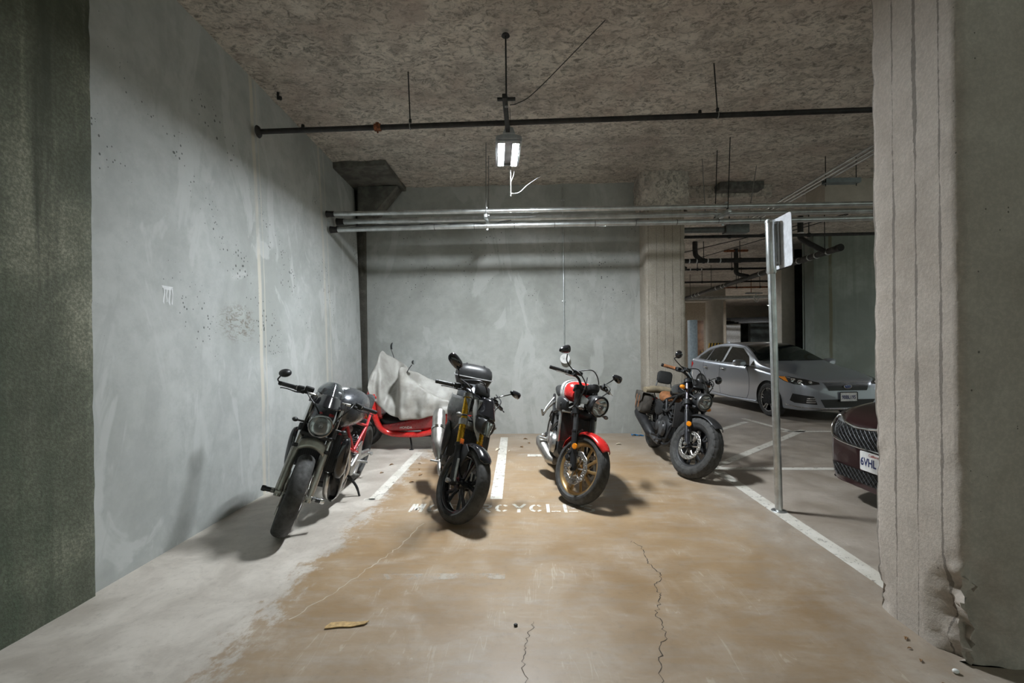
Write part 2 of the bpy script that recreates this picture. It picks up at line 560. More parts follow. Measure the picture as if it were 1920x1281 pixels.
def eroded_post(x0, x1, y0, y1, z1, cham, seed, amp, res=0.03, spalls=(), edge_amp=0.012):
    """square concrete shaft with chamfered arrises, worn along its edges; spalls: (x, y, z, radius, depth)"""
    per = []
    c = cham
    corners = [((x0 + c, y0), (x1 - c, y0), (0, -1)), ((x1, y0 + c), (x1, y1 - c), (1, 0)), ((x1 - c, y1), (x0 + c, y1), (0, 1)), ((x0, y1 - c), (x0, y0 + c), (-1, 0))]
    for i, (a, b, nrm) in enumerate(corners):
        L = hypot(b[0] - a[0], b[1] - a[1])
        k = max(2, int(L / res))
        for j in range(k + 1):
            f = j / k
            per.append((a[0] + (b[0] - a[0]) * f, a[1] + (b[1] - a[1]) * f, nrm[0], nrm[1], min(f, 1 - f) * L))
        nn = corners[(i + 1) % 4][2]
        d = V((nrm[0] + nn[0], nrm[1] + nn[1])).normalized()
        na = corners[(i + 1) % 4][0]
        per.append(((b[0] + na[0]) / 2, (b[1] + na[1]) / 2, d.x, d.y, 0.0))
    nz = int(z1 / res)
    secs = []
    for j in range(nz + 1):
        z = z1 * j / nz
        sec = []
        for (x, y, nx, ny, e) in per:
            p = V((x, y, z))
            d = noise.fractal(p * 7 + V((seed, 0, 0)), 0.7, 2, 3) * amp
            if e < 0.05:
                d -= max(0, noise.noise(p * 9 + V((seed, 3, 1))) + 0.15) * edge_amp * (1 - e / 0.05)
            for (sx, sy, sz, r, dep) in spalls:
                q = (p - V((sx, sy, sz)))
                q.z *= 0.62
                dist = q.length / r
                if dist < 1:
                    k = (1 - dist * dist)
                    d -= dep * k * (0.75 + 0.9 * noise.fractal(p * 14, 0.8, 2, 3))
            sec.append((x + nx * d, y + ny * d, z))
        secs.append(sec)
    return MB().loft(secs, caps=True)

o = struct(eroded_post(1.80, 2.42, 1.955, 2.45, 4.0, 0.022, 3, 0.0025, 0.022, spalls=((1.82, 1.945, 0.16, 0.20, 0.075), (1.80, 2.43, 0.10, 0.10, 0.03), (1.80, 2.45, 0.80, 0.12, 0.014))), 'concrete_column', m_col, angle=60)
tag(o, 'large board-marked concrete column filling the right of the picture, chipped at its foot', 'column')
o = struct(eroded_post(1.775, 2.355, 6.85, 7.45, 4.0, 0.03, 8, 0.004, 0.04, edge_amp=0.02), 'concrete_column', m_colb, angle=60)
tag(o, 'board-marked concrete column at the right end of the back wall', 'column')
# sprayed capital around the head of that column
mb = MB()
def cap_pt(u, v):
    a = 2 * pi * u
    r = 0.36 + 0.02 * v
    e = 4.0
    ct, sn = cos(a), sin(a)
    p = V((2.065 + r * math.copysign(abs(ct) ** (2 / e), ct), 7.15 + r * math.copysign(abs(sn) ** (2 / e), sn), 3.40 + 0.58 * v))
    return p + V((ct, sn, 0)) * (noise.fractal(p * 7, 0.8, 2, 4) * 0.03)
mb.grid(cap_pt, 72, 24, closed_u=True)
o = struct(mb, 'trim_1', m_ceil, angle=80)

o = struct(eroded_post(-3.1, -2.418, -4.0, 2.46, 4.0, 0.012, 5, 0.003, 0.055, edge_amp=0.008), 'wall_side', m_pil, angle=60)
tag(o, 'dark moss-stained rough concrete wall at the left edge of the picture', 'wall')

mb = MB()
mb.box((-0.42, 7.40, 2.0), (4.46, 0.30, 4.04))
struct(mb, 'wall_back', m_wallb)
mb = MB()
mb.box((-2.675, 7.24, 2.0), (0.18, 0.12, 4.0), bev=0.012); mb.box((-2.76, 7.1, 2.0), (0.10, 0.24, 4.0))
struct(mb, 'trim_2', m_joint)
# concrete corbel under the ceiling in the back left corner
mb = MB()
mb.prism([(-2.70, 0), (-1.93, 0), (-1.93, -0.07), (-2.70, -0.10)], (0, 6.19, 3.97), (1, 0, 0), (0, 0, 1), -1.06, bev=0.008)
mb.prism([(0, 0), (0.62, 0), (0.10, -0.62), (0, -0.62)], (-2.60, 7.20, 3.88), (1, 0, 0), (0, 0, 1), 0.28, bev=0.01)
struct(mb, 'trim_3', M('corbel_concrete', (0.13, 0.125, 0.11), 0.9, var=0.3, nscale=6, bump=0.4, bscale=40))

# deeper in the garage
mb = MB()
mb.box((10.0, 11.2, 2.0), (6.46, 0.4, 4.04))
mb.box((9.9, 11.4, 2.0), (6.30, 0.05, 4.04))
struct(mb, 'wall_right', m_far)
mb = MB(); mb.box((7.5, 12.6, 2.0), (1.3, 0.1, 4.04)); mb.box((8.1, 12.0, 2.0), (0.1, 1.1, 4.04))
struct(mb, 'wall_recess', M('painted_opening_shade', (0.035, 0.04, 0.037), 0.9, var=0.4, nscale=2))  # near-black boxes added in the opening, its darkness put into their colour
mb = MB(); mb.box((6.685, 12.1, 2.0), (0.34, 0.36, 4.04), bev=0.015)
tag(struct(mb, 'concrete_column', m_farcol), 'square grey concrete column behind the sign post', 'column')
mb = MB(); mb.lathe([(0.36, 0), (0.36, 3.42)], (8.24, 20.4, 0), n=32)
mb.box((8.24, 20.4, 3.44), (0.86, 0.86, 0.10), bev=0.02)
tag(struct(mb, 'concrete_column', m_farcol), 'round pale concrete column beyond the silver car', 'column')
mb = MB(); mb.box((4.0, 20.4, 3.70), (9.2, 0.66, 0.70), bev=0.02)
struct(mb, 'beam', m_farcol)
mb = MB(); mb.box((13.5, 30.2, 3.55), (5.4, 0.5, 1.0), bev=0.02)
mb.box((12.05, 29.93, 3.4), (0.25, 0.06, 0.7))
struct(mb, 'beam', m_farcol)
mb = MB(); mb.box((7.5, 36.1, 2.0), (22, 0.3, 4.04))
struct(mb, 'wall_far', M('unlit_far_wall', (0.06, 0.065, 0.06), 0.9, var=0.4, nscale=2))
mb = MB(); mb.box((17.9, 23, 2.0), (0.3, 26, 4.04))
mb.box((-1.5, 22, 2.0), (0.3, 28, 4.04))
struct(mb, 'wall_side', M('side_wall_paint', (0.28, 0.27, 0.24), 0.9, var=0.2, nscale=2))
# partition coloured near-black as the shade of an opening, a pale door panel, blue-grey pillar, wooden door
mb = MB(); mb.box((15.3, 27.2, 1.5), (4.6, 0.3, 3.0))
struct(mb, 'wall_partition', M('painted_opening_shade', (0.035, 0.04, 0.037), 0.9, var=0.4, nscale=2))
mb = MB(); mb.box((12.2, 27.6, 1.35), (0.9, 0.12, 2.7), bev=0.01); mb.box((12.2, 27.52, 1.35), (0.78, 0.06, 2.55), bev=0.01)
struct(mb, 'door_1', M('pale_door_paint', (0.62, 0.60, 0.58), 0.6))
mb = MB(); mb.box((5.78, 16.2, 1.15), (0.26, 0.26, 2.3), bev=0.01)
tag(struct(mb, 'steel_pillar', M('blue_grey_paint', (0.30, 0.36, 0.40), 0.55)), 'blue-grey painted pillar right of the back wall column', 'pillar')
mb = MB(); mb.box((9.6, 25.9, 1.42), (0.50, 0.08, 2.84), bev=0.01)
d1 = struct(mb, 'door_2', M('brown_door_wood', (0.22, 0.12, 0.07), 0.5, var=0.3, nscale=3))
mb = MB(); mb.lathe([(0, 0), (0.05, 0), (0.05, 0.05), (0, 0.06)], (9.72, 25.85, 1.1), (0, -1, 0), 12); mb.build('door_handle', M('brass', (0.6, 0.45, 0.2), 0.3, 1.0), d1)
mb = MB(); mb.box((9.0, 26.5, 2.0), (4.6, 0.3, 4.0)); struct(mb, 'wall_lobby', M('lobby_wall', (0.32, 0.27, 0.21), 0.9))
# slab edge hanging into the picture behind the three conduits
mb = MB(); mb.box((5.4, 7.55, 3.80), (1.45, 0.5, 0.40), bev=0.015)
struct(mb, 'beam', m_farcol)
mb = MB(); mb.box((3.3, 7.85, 3.88), (1.35, 0.7, 0.22), bev=0.03)
struct(mb, 'beam', m_ceil)
mb = MB(); mb.box((3.4, 7.5, 3.90), (0.70, 0.40, 0.12), bev=0.02)
struct(mb, 'trim_4', M('bare_dark_patch', (0.13, 0.125, 0.115), 0.9, var=0.3))
# ------------------------------------------------------------------ shared hard materials
m_galv = M('galvanised_steel', (0.58, 0.60, 0.60), 0.34, 0.9, var=0.14, nscale=9)
m_iron = M('black_iron', (0.022, 0.020, 0.019), 0.55, 0.2, var=0.4, nscale=11)
m_rust = M('rusty_iron', (0.22, 0.075, 0.032), 0.85, 0.1, var=0.5, nscale=30, bump=0.4)
m_rodm = M('threaded_rod_steel', (0.30, 0.30, 0.29), 0.45, 0.8)
m_dkrod = M('dark_rod_steel', (0.03, 0.03, 0.03), 0.6, 0.4)
m_cable = M('black_cable_jacket', (0.015, 0.015, 0.015), 0.5)
m_white = M('white_plastic', (0.78, 0.78, 0.77), 0.4)
m_hous = M('lamp_housing', (0.32, 0.33, 0.34), 0.45)

def emit_mat(name, strength, col=(0.90, 0.96, 1.0)):
    t = NT(name)
    t.out((0.9, 0.9, 0.9), 0.4)
    t.put(t.b.inputs['Emission Color'], col)
    t.b.inputs['Emission Strength'].default_value = strength
    return t.m

# ------------------------------------------------------------------ hanging lamp
def lamp(loc, yaw, power, label, name='ceiling_lamp', scale=1.0, col=(0.90, 0.96, 1.0)):
    L = 0.53 * scale
    t = thing(name, label, 'lamp', loc, (0, 0, yaw))
    mb = MB()
    mb.prism([(-0.125, 0.0), (0.125, 0.0), (0.115, 0.028), (0.05, 0.045), (-0.05, 0.045), (-0.115, 0.028)], (0, -L / 2 - 0.035, 0), (1, 0, 0), (0, 0, 1), -(L + 0.07), bev=0.004)
    mb.prism([(-0.06, 0.04), (0.06, 0.04), (0.035, 0.10), (-0.035, 0.10)], (0, -L / 2 - 0.05, 0), (1, 0, 0), (0, 0, 1), -0.09, bev=0.004)
    for sx in (-1, 1): mb.box((sx * 0.113, 0, -0.011), (0.018, L + 0.06, 0.024), bev=0.003)
    mb.build('housing', m_hous, t)
    em = emit_mat(name + '_glow_%d' % int(power * 10), power, col)
    for sx in (-1, 1):
        b = MB(); b.box((sx * 0.068, 0, -0.012), (0.064, L, 0.026), bev=0.003)
        for q in (-1, 1):
            b.box((sx * 0.068 + q * 0.0305, 0, -0.018), (0.004, L, 0.028)); b.box((sx * 0.068, q * (L / 2 - 0.002), -0.018), (0.064, 0.004, 0.028))
        tr = b.build('lens_tray', m_hous, t)
        b = MB(); b.box((sx * 0.068, 0, -0.0255), (0.056, L - 0.008, 0.004))
        b.build('lens', em, tr)
    mb = MB()
    mb = None
    for sy in (-1, 1):
        mb = MB(); mb.box((0, sy * (L / 2 + 0.012), -0.012), (0.21, 0.016, 0.024), bev=0.004)
        mb.build('end_cap', m_hous, t)
    return t
lamp((-0.18, 4.54, 3.315), rad(4.3), LAMP_POWER, 'lit twin-bar ceiling lamp hanging over the motorcycles')
# strut, rod and cable that carry the lamp
t = thing('lamp_hanger', 'dark threaded rod and strut hanging from the ceiling, carrying the lit lamp', 'hanger', (-0.157, 3.75, 3.4))
mb = MB(); mb.rod((0, 0, -0.05), (0.0, -0.01, 0.545), 0.007); mb.lathe([(0, 0), (0.035, 0), (0.03, 0.012), (0.0, 0.014)], (0, -0.01, 0.525), n=14); mb.build('rod', m_dkrod, t)
mb = MB(); mb.box((-0.01, 0.55, -0.015), (0.04, 1.30, 0.04), bev=0.004); mb.box((-0.0, 0.0, 0.012), (0.15, 0.03, 0.02), bev=0.003); mb.build('strut', m_dkrod, t)
mb = MB(); mb.lathe([(0.007, 0), (0.016, 0.002), (0.016, 0.014), (0.007, 0.016)], (0, 0, 0.022), n=6); mb.build('nut', m_rodm, t); mb = MB(); mb.lathe([(0.007, 0), (0.016, 0.002), (0.016, 0.014), (0.007, 0.016)], (0, 0, -0.055), n=6); mb.build('nut', m_rodm, t)
mb = MB(); mb.rod((-0.01, 1.16, 0.545), (-0.01, 1.16, -0.40), 0.004); mb.tube(spline([(-0.01, 1.16, -0.25), (0.02, 1.17, -0.17), (0.03, 1.17, -0.10)], 5), 0.0025, 6); mb.build('rod', m_rodm, t)
t = MB(); t.tube(spline([(-0.13, 3.82, 3.40), (-0.06, 3.80, 3.405), (0.10, 3.78, 3.50), (0.64, 3.64, 3.955)], 8), 0.0035, 6)
tag(t.build('power_cable', m_cable), 'thin black cable slanting from the ceiling down to the lamp strut', 'cable')
t = MB(); t.tube(spline([(-0.165, 4.91, 3.03), (-0.07, 4.95, 3.06), (0.12, 5.0, 3.22), (0.97, 5.746, 3.955)], 8), 0.002, 6)
tag(t.build('power_cable', M('grey_cable_jacket', (0.4, 0.4, 0.4), 0.5)), 'thin grey wire slanting from the ceiling to the white rod behind the lamp', 'cable')

# other fittings of the garage, outside the picture or behind its walls
lamp((2.2, 13.5, 3.5), 0, FAR_LAMP_POWER * 0.8, 'lit ceiling lamp hidden behind the back wall', scale=2)
lamp((4.2, 25.5, 3.5), 0, FAR_LAMP_POWER * 1.5, 'lit ceiling lamp deep in the garage behind the back wall', scale=2.2)
lamp((10.4, 7.4, 3.5), 0, FAR_LAMP_POWER * 0.6, 'lit ceiling lamp hidden behind the large right column', scale=1.6)
lamp((12.5, 23.5, 3.5), 0, FAR_LAMP_POWER * 0.5, 'lit ceiling lamp hidden by the far concrete wall', scale=2)

# ------------------------------------------------------------------ black sprinkler pipe
PL, PR = V((-2.53, 4.22, 3.432)), V((4.3, 4.25, 3.50))
t = thing('sprinkler_pipe', 'black sprinkler pipe crossing just under the ceiling from the left wall to the large column', 'pipe', (0, 0, 0))
mb = MB(); mb.rod(PL, PR, 0.024, 16)
mb.build('pipe', m_iron, t)
mb = MB(); mb.lathe([(0, 0), (0.058, 0), (0.05, 0.012), (0.03, 0.022), (0.024, 0.03)], PL + V((0.0, 0, 0)), (1, 0, 0), 20); mb.build('flange', m_iron, t)
def on_pipe(x):
    return PL + (PR - PL) * ((x - PL.x) / (PR.x - PL.x))
p = on_pipe(-1.388)
mb = MB(); mb.lathe([(0.024, -0.03), (0.034, -0.03), (0.036, -0.01), (0.03, 0), (0.036, 0.01), (0.034, 0.03), (0.024, 0.03)], p, (1, 0, 0), 14)
mb.box(p + V((0, 0, -0.042)), (0.012, 0.012, 0.02)); mb.box(p + V((0, 0, 0.036)), (0.03, 0.04, 0.012), bev=0.003)
mb.build('coupling', m_rust, t)
for x in (-2.1, 1.60):
    p = on_pipe(x)
    mb = MB(); mb.lathe([(0, 0.05), (0.014, 0.05), (0.016, 0.03), (0.018, 0.0)], p, (0, 0, 1), 10); mb.build('outlet_plug', m_iron, t)
for x in (-1.08, 1.76):
    p = on_pipe(x)
    mb = MB(); mb.rod(p + V((0, 0, 0.03)), V((p.x - 0.02, p.y + 0.02, CEIL + 0.02)), 0.006, 8)
    mb.lathe([(0.006, 0), (0.013, 0), (0.013, 0.03), (0.006, 0.03)], p + V((0, 0, 0.035)), n=6)
    hb = mb.build('hanger_rod', m_dkrod, t)
    mb = MB(); mb.tube([p + V((0, 0.029 * sin(a), 0.029 * cos(a))) for a in [2 * pi * i / 20 for i in range(20)]], 0.0045, 6, closed=True)
    mb.build('hanger_ring', m_rodm, hb)
# small bolt left in the ceiling edge
mb = MB(); mb.rod((-2.49, 4.5, CEIL - 0.06), (-2.49, 4.5, CEIL + 0.02), 0.012, 8); mb.rod((-2.49, 4.5, CEIL - 0.04), (-2.46, 4.5, CEIL - 0.05), 0.02, 8)
tag(mb.build('anchor_bolt', m_iron), 'short black anchor stub where the ceiling meets the left wall', 'bolt')

# ------------------------------------------------------------------ galvanised conduits above the bay
def conduit(label, y, zl, zr, r, couplings, name='conduit_pipe', xl=-2.56, xr=5.2, wob=0.0):
    t = thing(name, label, 'pipe', (0, 0, 0))
    pts = []
    for i in range(24):
        f = i / 23
        x = xl + (xr - xl) * f
        pts.append((x, y, zl + (zr - zl) * f + wob * sin(f * 7.0 + y)))
    mb = MB(); mb.tube(pts, r, 18); mb.build('tube', m_galv, t)
    mb = MB(); mb.lathe([(r, 0.10), (r + 0.006, 0.10), (r + 0.010, 0.03), (r + 0.014, 0.0)], (xl - 0.02, y, zl), (1, 0, 0), 18); mb.build('wall_collar', m_iron, t)
    for cx in couplings:
        f = (cx - xl) / (xr - xl)
        z = zl + (zr - zl) * f + wob * sin(f * 7.0 + y)
        mb = MB(); mb.lathe([(r, -0.05), (r + 0.004, -0.05), (r + 0.004, -0.002), (r + 0.002, 0), (r + 0.004, 0.002), (r + 0.004, 0.05), (r, 0.05)], (cx, y, z), (1, 0, 0), 18)
        for k in (-0.03, -0.012, 0.012, 0.03):
            mb.lathe([(0, 0), (0.004, 0), (0.004, 0.006), (0, 0.007)], (cx + k, y - 0.004, z - r - 0.003), (0, 0, -1), 6)
        mb.build('coupling', m_galv, t)
    return t
conduit('front one of the two upper galvanised conduits over the motorcycles', 5.79, 3.118, 3.105, 0.030, (0.10, 3.2))
conduit('rear one of the two upper galvanised conduits over the motorcycles', 6.10, 3.105, 3.11, 0.036, (-1.95, 0.13))
conduit('lowest galvanised conduit over the motorcycles with a black cable along its top', 5.90, 2.945, 2.962, 0.033, (-0.05, 0.98, 4.05), wob=0.006)
t = MB()
t.tube(spline([(-2.5 + i * 0.11, 5.885 + 0.012 * sin(i * 2.1), 2.985 + 0.006 * sin(i * 1.3)) for i in range(20)] + [(-0.32, 5.87, 3.0), (-0.2, 5.9, 3.02)], 4), 0.007, 6)
t = tag(t.build('control_cable', m_cable), 'black cable strapped along the lowest galvanised conduit', 'cable')
for i in range(9):
    b = MB(); b.tube([(-1.2 + i * 0.52 + 0, 5.90 + 0.0355 * sin(a), 2.948 + i * 0.0012 + 0.0355 * cos(a)) for a in [2 * pi * k / 16 for k in range(16)]], 0.003, 5, closed=True)
    b.build('cable_tie', m_cable, t)
for i, (x, lb) in enumerate(((-0.515, 'trapeze hanger with white rods holding the conduits left of the lamp'), (2.50, 'trapeze hanger with bent strut holding the conduits right of the back column'))):
    t = thing('trapeze_hanger', lb, 'hanger', (x, 5.94, 3.06))
    for yy, nm in ((-0.19, 0), (0.20, 0)):
        mb = MB(); mb.rod((0.0, yy, -0.05), (0.01 + 0.03 * i, yy, CEIL - 3.06 + 0.02), 0.006, 8); mb.lathe([(0.006, 0), (0.015, 0), (0.015, 0.014), (0.006, 0.014)], (0, yy, 0.0), n=6); mb.build('rod', m_rodm if i == 0 else m_dkrod, t)
    mb = MB(); mb.box((0, 0.0, -0.03), (0.042, 0.50, 0.042), bev=0.003); mb.build('strut', m_galv, t)
    for yy, zz, r in ((-0.15, 0.055, 0.034), (0.16, 0.045, 0.04), (-0.04, -0.105, 0.037)):
        mb = MB(); mb.tube([(0, yy + r * sin(a), zz + r * cos(a)) for a in [2 * pi * k / 18 for k in range(18)]], 0.004, 6, closed=True)
        mb.box((0, yy, zz + math.copysign(r + 0.008, zz)), (0.03, 0.012, 0.024), bev=0.002)
        mb.build('pipe_clamp', m_galv, t)
# vertical conduit and its round cover on the back wall
t = thing('wall_conduit', 'thin vertical conduit running down the back wall behind the red motorcycle', 'pipe', (0.575, 7.235, 0))
mb = MB(); mb.tube(spline([(0, 0, 3.93), (0, 0, 3.0), (0.0, 0, 2.0), (0, 0, 1.24)], 4), 0.011, 10); mb.build('tube', m_galv, t)
for z in (3.7, 2.1):
    mb = MB(); mb.box((0, 0.005, z), (0.055, 0.012, 0.02), bev=0.003); mb.build('strap', m_galv, t)
mb = MB(); mb.box((0.005, -0.02, 1.19), (0.10, 0.07, 0.10), bev=0.006); mb.build('junction_box', m_galv, t)
mb = MB(); mb.lathe([(0, 0.008), (0.074, 0.008), (0.078, 0.004), (0.078, 0)], (0.005, -0.056, 1.19), (0, -1, 0), 28); c_ = mb.build('round_cover', m_white, t)
mb = MB()
for a in (0, pi): mb.lathe([(0, 0.003), (0.006, 0.003), (0.007, 0)], (0.005 + 0.018 * cos(a), -0.064, 1.19), (0, -1, 0), 8)
mb.build('screw', m_rodm, c_)

# three conduits rising to the right under the ceiling, tray and rods
for k in range(3):
    mb = MB(); mb.rod((3.97 + 0.085 * k, 4.4, 3.64), (3.97 + 0.085 * k, 8.4, 3.62), 0.015, 10)
    tag(mb.build('conduit_pipe', m_galv), ('left', 'middle', 'right')[k] + ' one of three parallel conduits under the ceiling beside the cable tray', 'pipe', 'conduits running away under the ceiling')
t = thing('cable_tray', 'short grey strut tray on two rods under the ceiling at upper right', 'tray', (4.32, 6.4, 3.55))
mb = MB(); mb.box((0, 0, 0.03), (0.46, 0.10, 0.012)); mb.box((0, -0.05, 0.055), (0.46, 0.008, 0.06)); mb.box((0, 0.05, 0.055), (0.46, 0.008, 0.06)); mb.build('tray', M('tray_steel', (0.25, 0.28, 0.29), 0.5, 0.6), t)
for xx in (-0.21, 0.20):
    mb = MB(); mb.rod((xx, 0, -0.01), (xx, 0, CEIL - 3.53), 0.006, 8); mb.build('rod', m_dkrod, t)
for (x, y, z0, x1, lb) in ((2.44, 6.30, 3.14, 2.44, 'thin dark rod hanging beside the back wall column'), (3.15, 6.6, 3.15, 3.33, 'slanting pale rod between ceiling and conduits right of the back column')):
    mb = MB(); mb.rod((x, y, z0), (x1, y + 0.1, CEIL + 0.02), 0.006, 8)
    tag(mb.build('hanger_rod', m_rodm), lb, 'rod')

# ------------------------------------------------------------------ pipework deeper in the garage
for (x0, x1, y, z, r, lb) in ((2.4, 9.2, 8.9, 3.475, 0.030, 'nearest dark pipe crossing beyond the conduits'), (2.6, 6.6, 11.4, 3.48, 0.055, 'thick black pipe crossing left of the sign, with white bands'),
                              (2.8, 7.0, 12.6, 3.472, 0.028, 'thin dark pipe crossing just below the thick black one'), (3.2, 9.0, 15.2, 3.49, 0.030, 'thin dark pipe crossing above the round column'),
                              (6.7, 10.5, 16.7, 3.49, 0.030, 'reddish pipe crossing beside the sign post, far off')):
    t = thing('crossing_pipe', lb, 'pipe', (0, 0, 0))
    mb = MB(); mb.rod((x0, y, z), (x1, y, z), r, 12); mb.build('tube', m_iron if 'red' not in lb else m_rust, t)
    for k in range(4):
        x = x0 + (x1 - x0) * (0.22 + 0.22 * k)
        mb = MB(); mb.rod((x, y, z + r), (x, y, CEIL + 0.02), 0.009, 6); mb.lathe([(r + 0.012, -0.02), (r + 0.012, 0.02)], (x, y, z), (1, 0, 0), 12); mb.build('hanger_rod', m_dkrod, t)
    if 'thick' in lb:
        for x in (4.0, 4.18, 4.45, 4.75):
            mb = MB(); mb.lathe([(r + 0.003, -0.015), (r + 0.003, 0.015)], (x, y, z), (1, 0, 0), 14); mb.build('band', m_galv, t)
        mb = MB(); mb.tube(spline([(4.15, y, CEIL), (4.15, y, 3.75), (4.17, y, 3.62), (4.27, y, 3.52), (4.34, y, 3.49)], 6), 0.06, 12); mb.build('riser', m_iron, t)
t = thing('drain_pipe', 'heavy dark drain pipe running diagonally away under the ceiling behind the sign', 'pipe', (0, 0, 0))
DA, DB = V((5.95, 8.85, 3.215)), V((5.75, 24.0, 3.12))
mb = MB(); mb.tube([DA, DA + (DB - DA) * 0.4, DB], 0.062, 14); mb.build('tube', M('drain_iron', (0.035, 0.034, 0.032), 0.6, var=0.3), t)
mb = MB(); mb.lathe([(0, 0), (0.07, 0), (0.07, 0.08), (0.062, 0.08)], DA, DB - DA, 16); mb.build('end_cap', m_iron, t)
for f in (0.022, 0.045, 0.060, 0.085, 0.14, 0.165, 0.19, 0.32, 0.335, 0.36, 0.45, 0.47, 0.49):
    p = DA + (DB - DA) * f
    mb = MB(); mb.lathe([(0.062, 0), (0.069, 0), (0.069, 0.035), (0.062, 0.035)], p, DB - DA, 14); mb.build('band', m_galv, t)
for (x, y, flr) in ((5.50, 9.35, 1), (5.55, 12.3, 2)):
    zz = 3.22
    mb = MB(); mb.tube(spline([(x, y, CEIL + 0.02), (x, y, 3.62), (x + 0.03, y, 3.50), (5.80, y - 0.1, 3.28), (5.90, y - 0.12, zz)] if flr == 1 else [(x, y, CEIL), (x, y, 3.5), (x + 0.02, y, 3.3), (5.86, y, 3.22)], 6), 0.052, 12); mb.build('riser', m_iron, t)
    mb = MB(); mb.lathe([(0.052, 0), (0.06, 0), (0.06, 0.07), (0.052, 0.07)], (x, y, 3.56), n=14); mb.build('band', m_white if flr == 1 else m_iron, t)
    if flr == 2:
        mb = MB(); mb.box((x, y, 3.90), (0.62, 0.06, 0.05)); mb.build('clamp', m_rust, t)
for k in range(6):
    p = DA + (DB - DA) * (0.03 + 0.12 * k)
    mb = MB(); mb.rod(p, (p.x, p.y, CEIL + 0.02), 0.008, 6); mb.build('hanger_rod', m_dkrod, t)
mb = MB(); mb.rod((2.6, 8.6, 3.53), (3.66, 8.6, 3.53), 0.055, 14); mb.box((3.88, 8.6, 3.53), (0.42, 0.2, 0.15), bev=0.01)
tag(mb.build('duct_pipe', M('duct_steel', (0.16, 0.17, 0.165), 0.45, 0.5)), 'short thick grey pipe just below the conduits right of the back column', 'pipe')
mb = MB(); mb.rod((3.6, 18.5, 3.31), (9.6, 18.5, 3.33), 0.07, 12)
tag(mb.build('crossing_pipe', m_galv), 'grey pipe crossing in front of the round column head', 'pipe')
t = thing('strip_light', 'unlit grey strip light hanging left of the sign post, far off', 'lamp', (8.40, 17.2, 3.30))
mb = MB(); mb.box((0, 0, 0.03), (0.60, 0.10, 0.05), bev=0.01); mb.build('housing', m_hous, t)
mb = MB(); mb.rod((-0.1, 0, 0.05), (-0.1, 0, CEIL - 3.28), 0.012, 6); mb.build('rod', m_rust, t)
mb = MB(); mb.tube(spline([(0.1, 0, 0.0), (0.0, 0, -0.12), (0.12, 0, -0.3), (0.2, 0, -0.1), (0.5, 0, -0.12)], 5), 0.018, 6); mb.build('cable', m_white, t)
# slanting conduits under the far ceiling
for (a, b, lb) in (((2.7, 9.6, 3.2), (6.5, 8.3, 3.87), 'thin dark conduit slanting across beyond the conduits'), ((3.9, 13.0, 3.60), (6.2, 9.0, 3.88), 'second thin conduit slanting below the first one')):
    mb = MB(); mb.rod(a, b, 0.008, 6); tag(mb.build('slanting_conduit', m_dkrod), lb, 'pipe')
# pipes under the far beam
for k in range(4):
    mb = MB(); mb.rod((11.7, 27.2 - k * 0.5, 2.98 - k * 0.10), (17, 26.0 - k * 0.5, 3.02 - k * 0.10), 0.06, 10)
    tag(mb.build('crossing_pipe', m_iron), 'one of the four stacked pipes under the far beam', 'pipe', 'stacked pipes under the far beam')
# hazard band and mirror far off
mb = MB()
for k in range(14):
    mb.cur = k % 2
    a0, a1 = -2.75 + k * 0.17, -2.75 + (k + 1) * 0.17
    mb.grid(lambda u, v: (8.24 + 0.366 * cos(a0 + (a1 - a0) * u + 0.12 * v), 20.4 + 0.366 * sin(a0 + (a1 - a0) * u + 0.12 * v), 1.30 + 0.22 * v), 3, 1)
tag(mb.build('hazard_band', [M('hazard_yellow', (0.75, 0.48, 0.06), 0.5), M('hazard_black', (0.02, 0.02, 0.02), 0.5)]), 'yellow and black striped band round the round column, just above the silver car', 'sign')

# ------------------------------------------------------------------ sign post
t = thing('sign_post', 'galvanised steel sign post standing on the white line right of the motorcycles', 'post', (2.04, 3.80, 0), (0, rad(-1.2), 0))
mb = MB(); mb.rod((0, 0, 0), (0, 0, 1.995), 0.029, 20); mb.build('pole', m_galv, t)
mb = MB(); mb.lathe([(0.029, 1.94), (0.036, 1.955), (0.036, 2.375), (0.030, 2.39), (0, 2.392)], (0, 0, 0), n=20)
mb.lathe([(0.036, 2.36), (0.039, 2.36), (0.039, 2.378), (0.036, 2.378)], (0, 0, 0), n=20); mb.build('sleeve', m_galv, t)
mb = MB(); mb.lathe([(0, 0.001), (0.06, 0.001), (0.055, 0.008), (0.032, 0.014)], (0, 0, 0), n=20); mb.build('base_collar', m_galv, t)
mb = MB(); mb.box((0.058, 0.0, 2.19), (0.022, 0.04, 0.36), bev=0.003)
for z in (2.03, 2.36): mb.box((0.05, 0, z), (0.04, 0.03, 0.02), bev=0.002)
mb.build('bracket', m_rodm, t)
def rrect(w, h, r, n=5):
    out = []
    for cx, cy, a0 in ((w / 2 - r, h / 2 - r, 0), (-w / 2 + r, h / 2 - r, 90), (-w / 2 + r, -h / 2 + r, 180), (w / 2 - r, -h / 2 + r, 270)):
        for k in range(n + 1):
            a = rad(a0 + 90 * k / n)
            out.append((cx + r * cos(a), cy + r * sin(a)))
    return out
mb = MB(); mb.prism(rrect(0.31, 0.42, 0.03), (0.072, -0.02, 2.195), (0, 1, 0), (0, 0, 1), 0.004)
mb.build('sign_panel', M('sign_white', (0.66, 0.68, 0.72), 0.45), t)
mb = MB()
for z in (2.03, 2.36): mb.lathe([(0, 0.006), (0.008, 0.006), (0.009, 0)], (0.0715, 0, z), (-1, 0, 0), 6)
mb.build('bolt', m_rodm, t)

